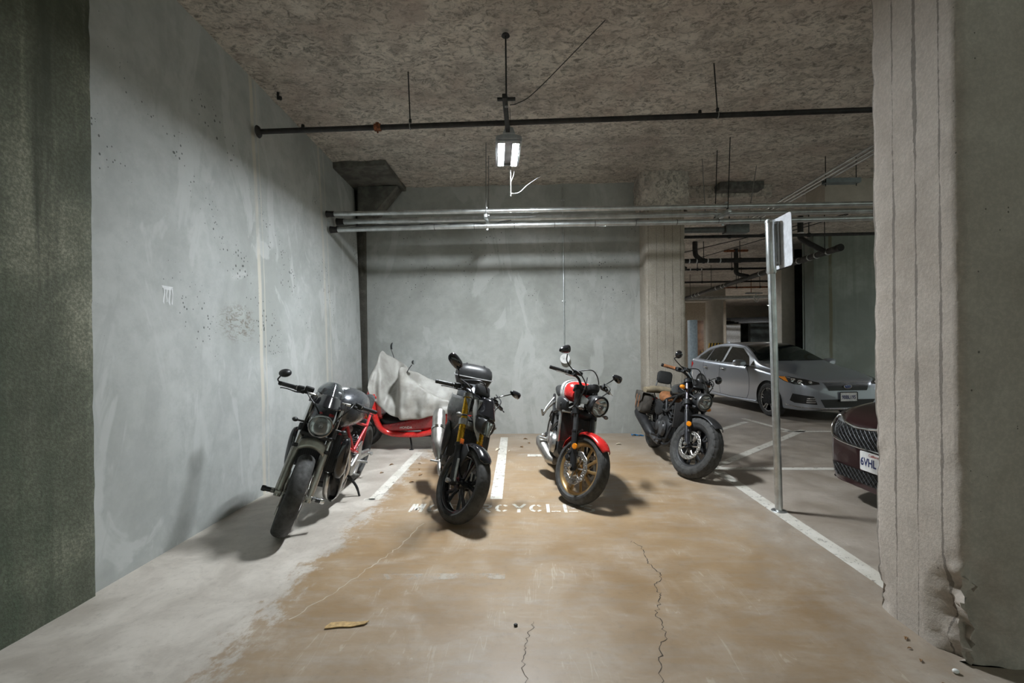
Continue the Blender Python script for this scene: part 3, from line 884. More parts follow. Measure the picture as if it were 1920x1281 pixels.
# ------------------------------------------------------------------ floor paint
def paint_mat():
    t = NT('worn_white_paint')
    w = t.noise(16, 6, 0.7)
    sc_ = t.noise(60, 4, 0.7)
    wear = t.math('ADD', t.ramp(w, 0.56, 0.66), t.ramp(sc_, 0.62, 0.70, 0, 0.6))
    col = t.mix(t.ramp(t.noise(5, 4), 0.3, 0.7), (0.60, 0.57, 0.50), (0.74, 0.71, 0.65))
    m = t.out(col, 0.6)
    t.put(t.b.inputs['Alpha'], t.math('SUBTRACT', 1.0, t.math('MINIMUM', wear, 0.85)))
    return m
m_paint = paint_mat()
def faded_mat():
    t = NT('faded_white_paint')
    m = t.out((0.60, 0.55, 0.47), 0.7)
    t.put(t.b.inputs['Alpha'], t.ramp(t.noise(7, 6, 0.7), 0.42, 0.62, 0.0, 0.55))
    return m
m_faded = faded_mat()
def stripe(pts, w, label, mat=m_paint, group=None, name='parking_line', z=0.0018):
    mb = MB()
    P = [V((p[0], p[1], 0)) for p in pts]
    for i in range(len(P) - 1):
        d = (P[i + 1] - P[i])
        L = d.length
        d.normalize()
        s_ = V((-d.y, d.x, 0))
        k = max(2, int(L / 0.04))
        def fn(u, v, A=P[i], d=d, s_=s_, L=L):
            p = A + d * (L * u)
            e = 1 + 0.05 * noise.noise(p * 22 + V((v * 9, 0, 0)))
            return p + s_ * ((v - 0.5) * w * e) + V((0, 0, z))
        mb.grid(fn, k, 1)
    return tag(mb.build(name, mat), label, 'painted line', group, None)
stripe([(-1.45, 5.95), (-1.41, 4.06)], 0.10, 'white parking line between the leftmost motorcycle and the one with gold forks')
stripe([(-1.40, 4.075), (-1.50, 4.075)], 0.05, 'short hooked end of the white line beside the leftmost motorcycle')
stripe([(-0.375, 6.95), (-0.30, 4.09)], 0.11, 'white parking line between the gold-fork motorcycle and the red and white one')
stripe([(-0.02, 5.77), (0.34, 5.76)], 0.12, 'short white dash left of the red-fendered motorcycle')
stripe([(2.05, 5.0), (2.03, 3.9), (2.005, 2.3)], 0.115, 'white boundary line running from the sign post to the large column')
stripe([(2.06, 5.18), (4.4, 7.46)], 0.11, 'diagonal white line from the black cruiser towards the silver car')
stripe([(1.95, 5.13), (3.6, 5.10)], 0.10, 'white cross line between the black cruiser and the dark red car')
stripe([(4.0, 7.34), (5.6, 7.32)], 0.10, 'white cross line in front of the silver car')
stripe([(4.15, 7.34), (4.02, 8.7)], 0.10, 'white line running under the silver car')
stripe([(2.75, 7.18), (3.9, 8.30)], 0.10, 'diagonal white line behind the black cruiser, in the dark')
stripe([(-0.95, 2.68), (-0.15, 2.70)], 0.07, 'faint worn white smear on the floor in front of the lettering', m_faded)

# stencilled word: every letter is cut from straight and curved strokes with stencil bridges
def stencil_word(word, x0, x1, y0, y1, gap=0.0):
    n = len(word)
    pw = (x1 - x0) / n
    w, h = pw * 0.80, (y1 - y0)
    st = 0.24      # stroke thickness (share of the width)
    def arc(cx, cy, rx, ry, a0, a1, k=10):
        return [(cx + rx * cos(rad(a0 + (a1 - a0) * i / k)), cy + ry * sin(rad(a0 + (a1 - a0) * i / k))) for i in range(k + 1)]
    e = st / 2
    G = {
        'M': [[(e, 0), (e, 1)], [(1 - e, 0), (1 - e, 1)], [(e + .16, 1), (0.46, 0.25)], [(1 - e - .16, 1), (0.54, 0.25)]],
        'O': [arc(.5, .5, .5 - e, .5 - e, 100, 260), arc(.5, .5, .5 - e, .5 - e, -80, 80)],
        'T': [[(0, 1 - e), (1, 1 - e)], [(.5, .72), (.5, 0)]],
        'R': [[(e, 0), (e, 1)], [(.34, 1 - e), (.6, 1 - e)] + arc(.66, .70, .22, .18, 80, -80, 6) + [(.6, .52), (.34, .52)], [(.52, .38), (.92, 0)]],
        'C': [arc(.5, .5, .5 - e, .5 - e, 100, 260), arc(.5, .5, .5 - e, .5 - e, 76, 34, 5), arc(.5, .5, .5 - e, .5 - e, -76, -34, 5)],
        'Y': [[(.06, 1), (.5, .5)], [(.94, 1), (.58, .54)], [(.5, .40), (.5, 0)]],
        'L': [[(e, 0), (e, 1)], [(.34, e), (1, e)]],
        'E': [[(e, 0), (e, 1)], [(.34, 1 - e), (1, 1 - e)], [(.34, .5), (.86, .5)], [(.34, e), (1, e)]],
        'S': [arc(.5, .73, .38, .17, 20, 170, 6) + [(.16, .62)], [(.26, .54), (.74, .46)], [(.84, .40)] + arc(.5, .27, .38, .17, 10, -160, 6)],
    }
    mb = MB()
    for i, ch in enumerate(word):
        ox = x0 + i * pw + pw * 0.1
        for line in G[ch]:
            pts = [V((ox + p[0] * w, y0 + p[1] * h, 0)) for p in line]
            m = len(pts)
            L, R_ = [], []
            for j in range(m):
                t_ = (pts[min(j + 1, m - 1)] - pts[max(j - 1, 0)]).normalized()
                s_ = V((-t_.y, t_.x, 0))
                hw = st * w * 0.5 * (0.75 + 0.25 * abs(t_.y)) 
                L.append(pts[j] + s_ * hw + V((0, 0, 0.0022)))
                R_.append(pts[j] - s_ * hw + V((0, 0, 0.0022)))
            mb.loft([L, R_], caps=False, closed=False)
    return mb
mb = stencil_word('MOTORCYCLES', -1.03, 0.56, 3.755, 3.955)
tag(mb.build('stencil_lettering', m_paint), 'white stencilled word MOTORCYCLES on the floor under the two middle bikes', 'lettering')

# white paint runs on the left wall
mb = MB()
for (y0, z0, L, w) in ((3.03, 1.80, 0.20, 0.012), (3.055, 1.80, 0.10, 0.010), (3.08, 1.80, 0.17, 0.014), (3.105, 1.80, 0.28, 0.009), (3.06, 1.81, 0.025, 0.10)):
    mb.grid(lambda u, v: (wl_x(y0, z0) + 0.0025, y0 + (v - 0.5) * w * (1 - 0.4 * u) + 0.004 * sin(u * 9), z0 - L * u), 8, 1)
tag(mb.build('paint_run', M('white_paint_run', (0.72, 0.73, 0.74), 0.5), fixn=True), 'short white paint runs on the left wall at eye height', 'paint')
# cracks and litter
def crack(pts, w, label, mat, seed):
    random.seed(seed)
    P = spline([(p[0], p[1], 0) for p in pts], 10)
    L, R_ = [], []
    for i, p in enumerate(P):
        t_ = (P[min(i + 1, len(P) - 1)] - P[max(i - 1, 0)]).normalized()
        s_ = V((-t_.y, t_.x, 0))
        q = p + s_ * random.uniform(-1, 1) * 0.012
        hw = w * random.uniform(0.35, 1.0)
        L.append(q + s_ * hw + V((0, 0, 0.0012)))
        R_.append(q - s_ * hw + V((0, 0, 0.0012)))
    mb = MB(); mb.loft([L, R_], caps=False, closed=False)
    o = mb.build('floor_crack', mat)
    return tag(o, label, 'crack', kind='structure')
m_crack = M('crack_dirt', (0.075, 0.06, 0.045), 0.95)
m_scr = M('pale_crack_filler', (0.52, 0.45, 0.36), 0.9)
crack([(0.70, 3.2), (0.755, 3.083), (0.735, 2.892), (0.77, 2.724), (0.70, 2.60), (0.71, 2.491), (0.642, 2.34), (0.63, 2.167), (0.56, 2.0), (0.518, 1.80)], 0.003, 'dark crack wandering down the floor at right', m_crack, 2)
crack([(0.02, 2.25), (-0.02, 2.12), (-0.035, 2.0), (-0.02, 1.80)], 0.002, 'short dark crack at the bottom centre of the floor', m_crack, 4)
crack([(-0.83, 3.52), (-0.90, 3.1), (-0.988, 2.834), (-1.091, 2.517), (-1.22, 2.25)], 0.0045, 'pale crack on the floor in front of the gold-fork motorcycle', m_scr, 6)

mb = MB()
mb.prism([(-0.10, -0.022), (-0.03, -0.014), (0.02, -0.018), (0.085, -0.004), (0.10, 0.018), (0.04, 0.02), (-0.03, 0.026), (-0.085, 0.022), (-0.105, -0.01)], (-0.90, 2.203, 0.0025), (1, 0.10, 0), (-0.10, 1, 0), 0.004)
for v_i in range(len(mb.v)):
    x, y, z = mb.v[v_i]; mb.v[v_i] = (x, y, z + 0.004 * max(0, sin((x + 1.0) * 40)))
tag(mb.build('cardboard_scrap', M('torn_cardboard', (0.52, 0.35, 0.16), 0.85, var=0.2, nscale=40)), 'torn strip of tan cardboard lying on the floor in the foreground', 'litter')
mb = MB(); mb.grid(lambda u, v: (1.57 + 0.18 * u, 7.02 + 0.06 * v - 0.03 * u, 0.004 + 0.028 * abs(sin(u * 7 + v * 2)) * (1 - u * 0.6)), 14, 6)
tag(mb.build('plastic_scrap', M('blue_plastic', (0.02, 0.14, 0.32), 0.4), solid=0.002), 'crumpled blue scrap lying by the foot of the back wall', 'litter')
random.seed(12)
m_leaf = M('dry_leaf', (0.26, 0.15, 0.07), 0.85, var=0.4, nscale=40)
m_paper = M('pale_paper_scrap', (0.62, 0.55, 0.42), 0.85)
def leaf(x, y, s_, mat, label, name='dry_leaf', cat='leaf', group=None):
    a = random.uniform(0, 6.28)
    mb = MB()
    def fn(u, v):
        w = sin(pi * min(1, u * 0.96 + 0.02)) ** 0.8 * 0.42 * (1 + 0.25 * sin(u * 19))
        p = V(((u - 0.5) * s_, (v - 0.5) * s_ * w, 0.004 + s_ * 0.16 * abs(v - 0.5) * 2 * sin(pi * u) + 0.05 * s_ * sin(5 * u)))
        return Matrix.Rotation(a, 3, 'Z') @ p + V((x, y, 0))
    mb.grid(fn, 8, 4)
    tag(mb.build(name, mat, solid=0.0008, offset=1), label, cat, group)
leaf(1.25, 6.40, 0.09, m_paper, 'pale paper scrap on the floor between the red-fendered bike and the cruiser', 'paper_scrap', 'litter')
leaf(-0.42, 6.08, 0.10, m_paper, 'pale paper scrap lying across the white line behind the gold-fork bike', 'paper_scrap', 'litter')
leaf(-0.26, 6.0, 0.05, m_paper, 'small pale crumb of paper right of the white line behind the gold-fork bike', 'paper_scrap', 'litter')
G_ = 'dry leaves between the first two motorcycles'
for (x, y) in ((-1.30, 5.35), (-1.24, 5.10), (-1.17, 4.86), (-1.62, 5.3), (-1.20, 4.60), (-1.62, 4.95)):
    leaf(x, y, random.uniform(0.04, 0.07), m_leaf, 'small brown dry leaf on the floor between the leftmost bike and the gold-fork bike', group=G_)
G_ = 'dry leaves behind the red-fendered motorcycle'
for (x, y) in ((-0.05, 6.8), (0.15, 6.35), (-0.1, 6.25), (0.0, 6.5), (0.95, 7.05), (0.62, 7.05)):
    leaf(x, y, random.uniform(0.05, 0.08), m_leaf, 'small brown dry leaf on the floor by the foot of the back wall', group=G_)
G_ = 'dry leaves by the large column'
for (x, y) in ((1.68, 2.08), (1.72, 2.15), (1.66, 2.0), (1.63, 1.86)):
    leaf(x, y, random.uniform(0.02, 0.035), m_leaf, 'tiny brown dry leaf on the floor at the foot of the large column', group=G_)
mb = MB(); mb.ell((-0.074, 2.216, 0.006), (0.010, 0.010, 0.006)); tag(mb.build('pebble', m_iron), 'small black pebble on the floor at bottom centre', 'pebble')
mb = MB(); mb.ell((1.74, 1.93, 0.009), (0.013, 0.010, 0.009)); tag(mb.build('pebble', m_white), 'small white pebble at the foot of the large column', 'pebble')
# ------------------------------------------------------------------ motorcycle materials
k_black = M('black_satin_plastic', (0.022, 0.022, 0.023), 0.42, var=0.2)
k_gloss = M('black_gloss_paint', (0.012, 0.012, 0.014), 0.16, coat=0.6, var=0.1)
k_matte = M('matte_black_metal', (0.020, 0.020, 0.021), 0.55, 0.3, var=0.25)
k_grey = M('dark_grey_casting', (0.085, 0.085, 0.088), 0.45, 0.6, var=0.2)
k_alu = M('cast_aluminium', (0.42, 0.42, 0.41), 0.38, 0.85, var=0.2, nscale=20)
k_chrome = M('polished_chrome', (0.72, 0.72, 0.72), 0.12, 1.0, var=0.04)
k_steel = M('brushed_stainless', (0.52, 0.50, 0.47), 0.36, 0.95, var=0.12)
k_gold = M('gold_anodised_fork', (0.72, 0.42, 0.04), 0.28, 0.85, var=0.08)
k_bronze = M('bronze_gold_rim', (0.50, 0.33, 0.15), 0.34, 0.7, var=0.08)
k_red = M('red_bodywork', (0.60, 0.025, 0.022), 0.25, coat=0.5, var=0.06)
k_redf = M('red_frame_paint', (0.50, 0.03, 0.035), 0.35, var=0.1)
k_whitep = M('white_tank_paint', (0.70, 0.70, 0.69), 0.3, coat=0.4, var=0.04)
k_silv = M('silver_tank_paint', (0.52, 0.52, 0.50), 0.38, 0.35, var=0.08)
k_gun = M('gunmetal_tank_paint', (0.085, 0.09, 0.10), 0.30, 0.5, coat=0.4, var=0.1)
k_amber = M('amber_lens', (0.85, 0.27, 0.01), 0.25, coat=0.5, var=0.05)
k_redlens = M('red_lens', (0.55, 0.01, 0.01), 0.2, coat=0.5)
k_seat = M('black_vinyl_seat', (0.020, 0.020, 0.020), 0.6, bump=0.3, bscale=160)
k_tan = M('brown_leather', (0.30, 0.125, 0.05), 0.55, var=0.3, nscale=18, bump=0.3, bscale=90)
k_canvas = M('grey_brown_canvas', (0.075, 0.066, 0.056), 0.9, var=0.3, nscale=14, bump=0.4, bscale=200)
k_khaki = M('khaki_canvas', (0.27, 0.22, 0.145), 0.9, var=0.2, nscale=14, bump=0.4, bscale=200)
k_rub = M('tyre_rubber', (0.043, 0.042, 0.040), 0.75, var=0.25, nscale=22, bump=0.15, bscale=200)
k_cab = M('control_cable_black', (0.012, 0.012, 0.012), 0.45)
k_spring = M('shock_spring', (0.30, 0.30, 0.30), 0.4, 0.7)

def glass_mat(name, col, rough=0.02, trans=0.92):
    t = NT(name)
    return t.out(col, rough, 0, None, Transmission_Weight=trans, IOR=1.35)
k_lens = glass_mat('headlight_glass', (0.92, 0.94, 0.95))
k_smoke = glass_mat('smoked_screen', (0.22, 0.24, 0.25), 0.04, 0.85)
k_mirror = M('mirror_glass', (0.75, 0.78, 0.80), 0.03, 1.0, var=0.0)

def radiator_mat():
    t = NT('radiator_core')
    X = t.xyz()
    a = t.math('FRACT', t.math('MULTIPLY', X[2], 95))
    b = t.math('FRACT', t.math('MULTIPLY', X[1], 60))
    ln = t.math('MULTIPLY', t.ramp(a, 0.3, 0.5), t.ramp(b, 0.2, 0.4))
    return t.out(t.mix(ln, (0.035, 0.032, 0.032), (0.010, 0.010, 0.010)), 0.55, 0.3, t.bump(ln, 0.4, 0.004))
k_rad = radiator_mat()

# ------------------------------------------------------------------ motorcycle kit (x forward, y left, z up)
class Bike:
    def __init__(s, label, loc, head, lean, steer, L, rf, rr, rake, trail, name='motorcycle', cat='motorcycle'):
        s.root = thing(name, label, cat, (loc[0], loc[1], 0), (-rad(lean), 0, rad(head)))
        s.L, s.rf, s.rr, s.rake, s.trail = L, rf, rr, rad(rake), trail
        ax = V((-sin(s.rake), 0, cos(s.rake)))
        o = Matrix.Translation((L / 2 + trail, 0, 0))
        s.S = o @ Matrix.Rotation(rad(steer), 4, ax) @ o.inverted()
        s.ax = ax
    def fx(s, z):
        return s.L / 2 - (z - s.rf) * tan(s.rake)
    def mb(s, st=False):
        return MB(s.S if st else None)
    def put(s, mb, name, mat, parent=None, **kw):
        return mb.build(name, mat, parent or s.root, **kw)
    # -- wheels
    def wheel(s, front, tw, rim_r, rim_mat, style, discs=(), disc_mat=None, tread='chevron', holes=True):
        r = s.rf if front else s.rr
        c = V((s.L / 2 if front else -s.L / 2, 0, r))
        st = front
        Y = (0, 1, 0)
        prof = []
        K = 7
        ch = tw * 0.36
        knob = tread == 'knobby'
        for k in range(-K, K + 1):
            ph = rad(78) * k / K
            prof.append((r - ch * (1 - cos(ph)), tw / 2 * sin(ph) / sin(rad(78)) * 0.985))
        hw = tw * 0.34
        left = [(rim_r - 0.002, -hw), (rim_r + 0.012, -hw - 0.006), (rim_r + (prof[0][0] - rim_r) * 0.55, -tw / 2 * 1.0)]
        right = [(q[0], -q[1]) for q in reversed(left)]
        full = left + prof + right
        n = 144
        def fn(i, j, rr_, h):
            jj = j - len(left) - K
            if abs(jj) <= K:
                if tread == 'chevron':
                    ph = (i + abs(jj) * 3 + (0 if jj < 0 else 9)) % 18
                    if ph in (0, 1) and 1 <= abs(jj) <= 6: rr_ -= 0.0045
                elif tread == 'block':
                    ph = (i + abs(jj) * 2) % 12
                    if (ph in (0, 1) and abs(jj) >= 2) or abs(jj) in (2,) and (i // 6) % 2: rr_ -= 0.006
                elif knob:
                    if (i + (3 if jj > 0 else 0)) % 6 in (0,) and abs(jj) >= 3: rr_ -= 0.007
                    if abs(jj) in (1, 4): rr_ -= 0.004
            return rr_, h
        mb = s.mb(st); mb.lathe(full, c, Y, n, fn=fn)
        # rim is the wheel part; tyre, discs are sub-parts
        rm = s.mb(st)
        w2 = hw
        rm.lathe([(rim_r, -w2), (rim_r + 0.008, -w2 - 0.004), (rim_r - 0.004, -w2 - 0.002), (rim_r - 0.014, -w2 + 0.008), (rim_r - 0.022, -w2 * 0.45), (rim_r - 0.024, 0), (rim_r - 0.022, w2 * 0.45), (rim_r - 0.014, w2 - 0.008), (rim_r - 0.004, w2 + 0.002), (rim_r + 0.008, w2 + 0.004), (rim_r, w2)], c, Y, 72, closed=True)
        hubr = 0.045
        rm.lathe([(0.012, -0.055), (hubr, -0.055), (hubr, -0.03), (hubr * 0.8, 0), (hubr, 0.03), (hubr, 0.055), (0.012, 0.055)], c, Y, 24, closed=True)
        def P(a, rad_, y):
            return c + V((cos(a) * rad_, y, sin(a) * rad_))
        if style == 'five_double':
            for k in range(5):
                a = 2 * pi * k / 5 + 0.3
                for d in (-1, 1):
                    rm.tube([P(a + d * 0.10, hubr * 0.8, 0), P(a + d * 0.13, rim_r * 0.5, 0), P(a + d * 0.20, rim_r - 0.018, 0)], [0.017, 0.011, 0.013], 8, flat=1.5)
        elif style == 'ten':
            for k in range(10):
                a = 2 * pi * k / 10 + 0.1
                rm.tube([P(a, hubr * 0.8, 0.0), P(a + 0.02, rim_r * 0.55, 0), P(a + 0.04, rim_r - 0.016, 0)], [0.011, 0.0085, 0.011], 8, flat=1.6)
        elif style == 'y':
            for k in range(7):
                a = 2 * pi * k / 7
                rm.tube([P(a, hubr * 0.8, 0), P(a + 0.03, rim_r * 0.42, 0)], [0.013, 0.010], 8, flat=1.5)
                for d in (-1, 1):
                    rm.tube([P(a + 0.03, rim_r * 0.40, 0), P(a + 0.03 + d * 0.17, rim_r - 0.016, 0)], [0.009, 0.009], 8, flat=1.5)
        elif style == 'three':
            for k in range(3):
                a = 2 * pi * k / 3 + 0.5
                rm.tube([P(a, hubr * 0.7, 0), P(a, rim_r * 0.55, 0), P(a + 0.05, rim_r - 0.015, 0)], [0.030, 0.020, 0.028], 10, flat=0.8)
        wh = s.put(rm, 'wheel', rim_mat)
        s.put(mb, 'tire', k_rub, wh, angle=28)
        for (y, ro, ri) in discs:
            db = s.mb(st)
            N, R_ = 120, 6
            vs = []
            for j in range(R_ + 1):
                for i in range(N):
                    a = 2 * pi * i / N
                    rr_ = ri + (ro - ri) * j / R_
                    if j in (0, R_) and holes == 'wave': rr_ += 0.004 * sin(a * 10)
                    vs.append(c + V((cos(a) * rr_, y, sin(a) * rr_)))
            fs = []
            for j in range(R_):
                for i in range(N):
                    if holes and ((j in (1, 2) and i % 6 == 0) or (j in (3, 4) and i % 6 == 3)):
                        continue
                    fs.append((j * N + i, j * N + (i + 1) % N, (j + 1) * N + (i + 1) % N, (j + 1) * N + i))
            db.add(vs, fs)
            for k in range(7):
                a = 2 * pi * k / 7
                db.rod(c + V((cos(a) * 0.04, y * 0.92, sin(a) * 0.04)), c + V((cos(a + 0.15) * (ri + 0.004), y, sin(a + 0.15) * (ri + 0.004))), 0.006, 6)
            s.put(db, 'brake_disc', disc_mat or k_steel, wh, angle=30, solid=0.0045, offset=0)
        ab = s.mb(st)
        ex = 0.15 if front else 0.17
        ab.rod(c + V((0, -ex, 0)), c + V((0, ex, 0)), 0.011, 12)
        for d in (-1, 1):
            ab.lathe([(0, 0.012), (0.014, 0.012), (0.019, 0.006), (0.019, -0.012)], c + V((0, d * ex, 0)), (0, d, 0), 6)
        s.put(ab, 'axle', k_alu, wh)
        return wh
    # -- fork leg pieces: (z0, z1, radius0, radius1) along the fork line
    def fp(s, z, y, off=0.0):
        p = V((s.fx(z), y, z))
        return p + V((cos(s.rake), 0, sin(s.rake))) * off
    def fork(s, y, upper, lower, um, lm, zc=None, dust=True):
        for d in (-1, 1):
            mb = s.mb(True); mb.tube([s.fp(lower[0], d * y), s.fp(lower[0] + 0.05, d * y), s.fp(lower[1] - 0.02, d * y), s.fp(lower[1], d * y)], [lower[3] if len(lower) > 3 else lower[2], lower[2] * 1.0, lower[2], lower[2] * 0.98], 16)
            mb.lathe([(0, -0.02), (0.028, -0.02), (0.03, 0.0), (0.028, 0.02), (0, 0.02)], s.fp(s.rf, d * y), (0, 1, 0), 16)
            fk = s.put(mb, 'fork_leg', lm)
            mb = s.mb(True); mb.tube([s.fp(upper[0], d * y), s.fp(upper[1], d * y)], upper[2], 16)
            s.put(mb, 'fork_tube', um, fk)
            if dust:
                z = max(lower[1], upper[0])
                mb = s.mb(True); mb.lathe([(upper[2], 0.016), (upper[2] + 0.007, 0.014), (upper[2] + 0.009, -0.006), (upper[2] + 0.004, -0.014)], s.fp(z if zc is None else zc, d * y), s.ax, 16)
                s.put(mb, 'dust_seal', k_matte, fk)
    def clamp(s, z, y, th, mat, name='triple_clamp', back=0.06):
        mb = s.mb(True)
        c = s.fp(z, 0, -back * 0.5)
        R = Matrix.Rotation(-s.rake, 3, 'Y')
        mb.box(c, (0.075 + back * 0.4, 2 * y - 0.01, th), R, bev=0.010)
        for d in (-1, 1):
            mb.lathe([(0.028, -th * 0.6), (0.038, -th * 0.6), (0.038, th * 0.6), (0.028, th * 0.6)], s.fp(z, d * y), s.ax, 18)
            mb.lathe([(0, th * 0.62), (0.022, th * 0.62), (0.022, th * 0.3)], s.fp(z, d * y), s.ax, 12)
        return s.put(mb, name, mat)
    def headlight(s, c, r, depth, shell, ring, tilt=0, bolts=True):
        c = V(c)
        d = V((cos(rad(tilt)), 0, sin(rad(tilt))))
        mb = s.mb(True); mb.lathe([(0, -depth), (r * 0.35, -depth * 0.98), (r * 0.70, -depth * 0.80), (r * 0.93, -depth * 0.45), (r, -0.02), (r, 0)], c, d, 32)
        h = s.put(mb, 'headlight', shell)
        mb = s.mb(True); mb.lathe([(r * 0.90, -0.012), (r + 0.004, -0.014), (r + 0.008, 0.0), (r + 0.003, 0.014), (r * 0.93, 0.016), (r * 0.90, 0.008)], c, d, 36, closed=True); s.put(mb, 'bezel', ring, h)
        mb = s.mb(True); mb.lathe([(0.0, -depth * 0.50), (r * 0.3, -depth * 0.47), (r * 0.6, -depth * 0.30), (r * 0.9, -0.004)], c, d, 32); s.put(mb, 'reflector', k_chrome, h)
        mb = s.mb(True); mb.lathe([(0, -0.02), (r * 0.17, -0.022), (r * 0.2, -depth * 0.3), (r * 0.12, -depth * 0.45)], c, d, 16); s.put(mb, 'bulb_shield', k_grey, h)
        mb = s.mb(True); mb.lathe([(0, 0.020), (r * 0.4, 0.018), (r * 0.75, 0.011), (r * 0.92, 0.004)], c, d, 32); s.put(mb, 'lens', k_lens, h, solid=0.003)
        return h
    # -- handlebar: centre z, rise, sweep; returns the grip axis on each side
    def bars(s, pts, r, mat, grip_r, grip_mat, grip_len=0.125, lever_mat=None, bar_end=True, perch=k_matte):
        lever_mat = lever_mat or k_matte
        full = [(p[0], -p[1], p[2]) for p in reversed(pts)] + list(pts)
        if abs(pts[0][1]) < 1e-6: full = [(p[0], -p[1], p[2]) for p in reversed(pts[1:])] + list(pts)
        mb = s.mb(True); mb.tube(spline(full, 6), r, 12)
        hb = s.put(mb, 'handlebar', mat)
        e, q = V(pts[-1]), V(pts[-2])
        u = (e - q).normalized()
        G = {}
        for d in (-1, 1):
            f = lambda p: V((p[0], p[1] * d, p[2]))
            E_, U = f(e), f(u)
            A = E_ - U * grip_len
            mb = s.mb(True)
            prof = [(grip_r * 0.9, 0), (grip_r * 1.25, 0.002), (grip_r * 1.25, 0.008)]
            for k in range(9):
                prof += [(grip_r, 0.012 + k * 0.012), (grip_r * 1.06, 0.016 + k * 0.012)]
            prof += [(grip_r, grip_len), (0, grip_len)]
            mb.lathe(prof, A, U, 16)
            g = s.put(mb, 'grip', grip_mat, hb)
            if bar_end:
                mb = s.mb(True); mb.lathe([(grip_r * 0.9, 0), (grip_r * 1.05, 0.006), (grip_r * 1.0, 0.026), (0, 0.030)], E_, U, 14); s.put(mb, 'bar_end', k_matte, hb)
            # switchgear, perch, reservoir, lever
            fw = V((cos(0.25), 0, -sin(0.25)))
            mb = s.mb(True)
            mb.box(A - U * 0.035, (0.045, 0.055, 0.05), Matrix.Rotation(atan2(U.z, abs(U.y)) * d, 3, 'X'), bev=0.010)
            mb.box(A - U * 0.085 + fw * 0.012, (0.045, 0.034, 0.036), bev=0.008)
            mb.box(A - U * 0.06 + fw * 0.04, (0.05, 0.03, 0.022), bev=0.006)
            s.put(mb, 'switchgear', perch, hb)
            if d == -1:
                mb = s.mb(True); mb.box(A - U * 0.105 + fw * 0.028 + V((0, 0, 0.028)), (0.05, 0.07, 0.038), bev=0.009); s.put(mb, 'reservoir', perch, hb)
            lp = A - U * 0.05 + fw * 0.058
            mb = s.mb(True); mb.tube(spline([lp, lp + U * 0.04 + fw * 0.014, lp + U * 0.10 + fw * 0.006, lp + U * 0.155 + fw * 0.008, lp + U * 0.175 + fw * 0.018], 5), [0.008, 0.008, 0.006, 0.006, 0.0075], 8, flat=0.7)
            s.put(mb, 'lever', lever_mat, hb)
            G[d] = (A, U, fw)
        s.hb = hb
        return G
    def mirror(s, base, top, head_c, size, shape='oval', mat=None, mid=None, roll=0.0):
        mat = mat or k_black
        mb = s.mb(True)
        mb.tube(spline([base, mid or (V(base) + V(top)) / 2, top], 6), 0.0058, 8)
        mb.lathe([(0, 0.014), (0.009, 0.012), (0.010, -0.01)], base, (0, 0, 1), 6)
        m = s.put(mb, 'mirror', mat)
        w, h, dep = size
        R = Matrix.Rotation(roll, 3, 'X')
        mb = s.mb(True)
        secs = []
        for (x, k) in ((-0.30, 0.94), (-0.20, 1.0), (0.0, 0.97), (0.30, 0.82), (0.55, 0.55), (0.70, 0.22)):
            e = 2.0 if shape == 'oval' else 2.7
            sec = []
            for i in range(24):
                a = 2 * pi * i / 24
                cy, sz = cos(a), sin(a)
                yy = w * k * math.copysign(abs(cy) ** (2 / e), cy)
                zz = h * k * math.copysign(abs(sz) ** (2 / e), sz)
                if shape == 'tear': zz *= (0.72 + 0.28 * cy)
                sec.append(V(head_c) + R @ V((x * dep, yy, zz)))
            secs.append(sec)
        mb.loft(secs)
        s.put(mb, 'mirror_shell', mat, m)
        mb = s.mb(True)
        ring = []
        for i in range(24):
            a = 2 * pi * i / 24
            e = 2.0 if shape == 'oval' else 2.7
            yy = w * 0.88 * math.copysign(abs(cos(a)) ** (2 / e), cos(a))
            zz = h * 0.88 * math.copysign(abs(sin(a)) ** (2 / e), sin(a))
            if shape == 'tear': zz *= (0.72 + 0.28 * cos(a))
            ring.append(V(head_c) + R @ V((-0.33 * dep, yy, zz)))
        mb.add(ring, [tuple(range(24))])
        s.put(mb, 'mirror_glass', k_mirror, m)
        return m
    def indicator(s, a, b, mat=k_amber, steer=True, r=0.021):
        mb = s.mb(steer); mb.rod(a, b, 0.008, 8)
        o = s.put(mb, 'indicator', k_black)
        mb = s.mb(steer); mb.ell(b, (r * 1.3, r * 1.35, r), n=14, m=8); s.put(mb, 'indicator_lens', mat, o)
    def fender(s, front, r, w, a0, a1, mat, c=None, st=True, th=0.004, rim=0.5, tip=0.35):
        c = V(c) if c is not None else V((s.L / 2 if front else -s.L / 2, 0, s.rf if front else s.rr))
        mb = s.mb(st)
        def fn(u, v):
            a = rad(a0 + (a1 - a0) * u)
            t = (v - 0.5) * 2
            ends = min(1, u / 0.12 if u < 0.12 else ((1 - u) / 0.12 if u > 0.88 else 1))
            ww = w * (1 - tip * (1 - ends))
            rr_ = r - rim * w * (abs(t) ** 2.6)
            return c + V((cos(a) * rr_, t * ww, sin(a) * rr_))
        mb.grid(fn, 40, 12)
        return s.put(mb, 'fender', mat, solid=th)
    def caliper(s, c, mat, size=(0.06, 0.05, 0.11), rot=0.4):
        mb = s.mb(True); mb.box(c, size, (0, rot, 0), bev=0.012)
        for k in (-1, 1):
            mb.lathe([(0, 0.008), (0.017, 0.008), (0.019, 0)], V(c) + V((0, math.copysign(size[1] / 2, c[1]), k * 0.025)), (0, math.copysign(1, c[1]), 0), 14)
        return s.put(mb, 'brake_caliper', mat)
    def cables(s, lst, r=0.0055, name='cable'):
        for pts in lst:
            mb = MB()
            P = [(s.S @ V(p[:3])) if (len(p) > 3) else V(p) for p in pts]
            mb.tube(spline(P, 7), r, 7)
            s.put(mb, name, k_cab)
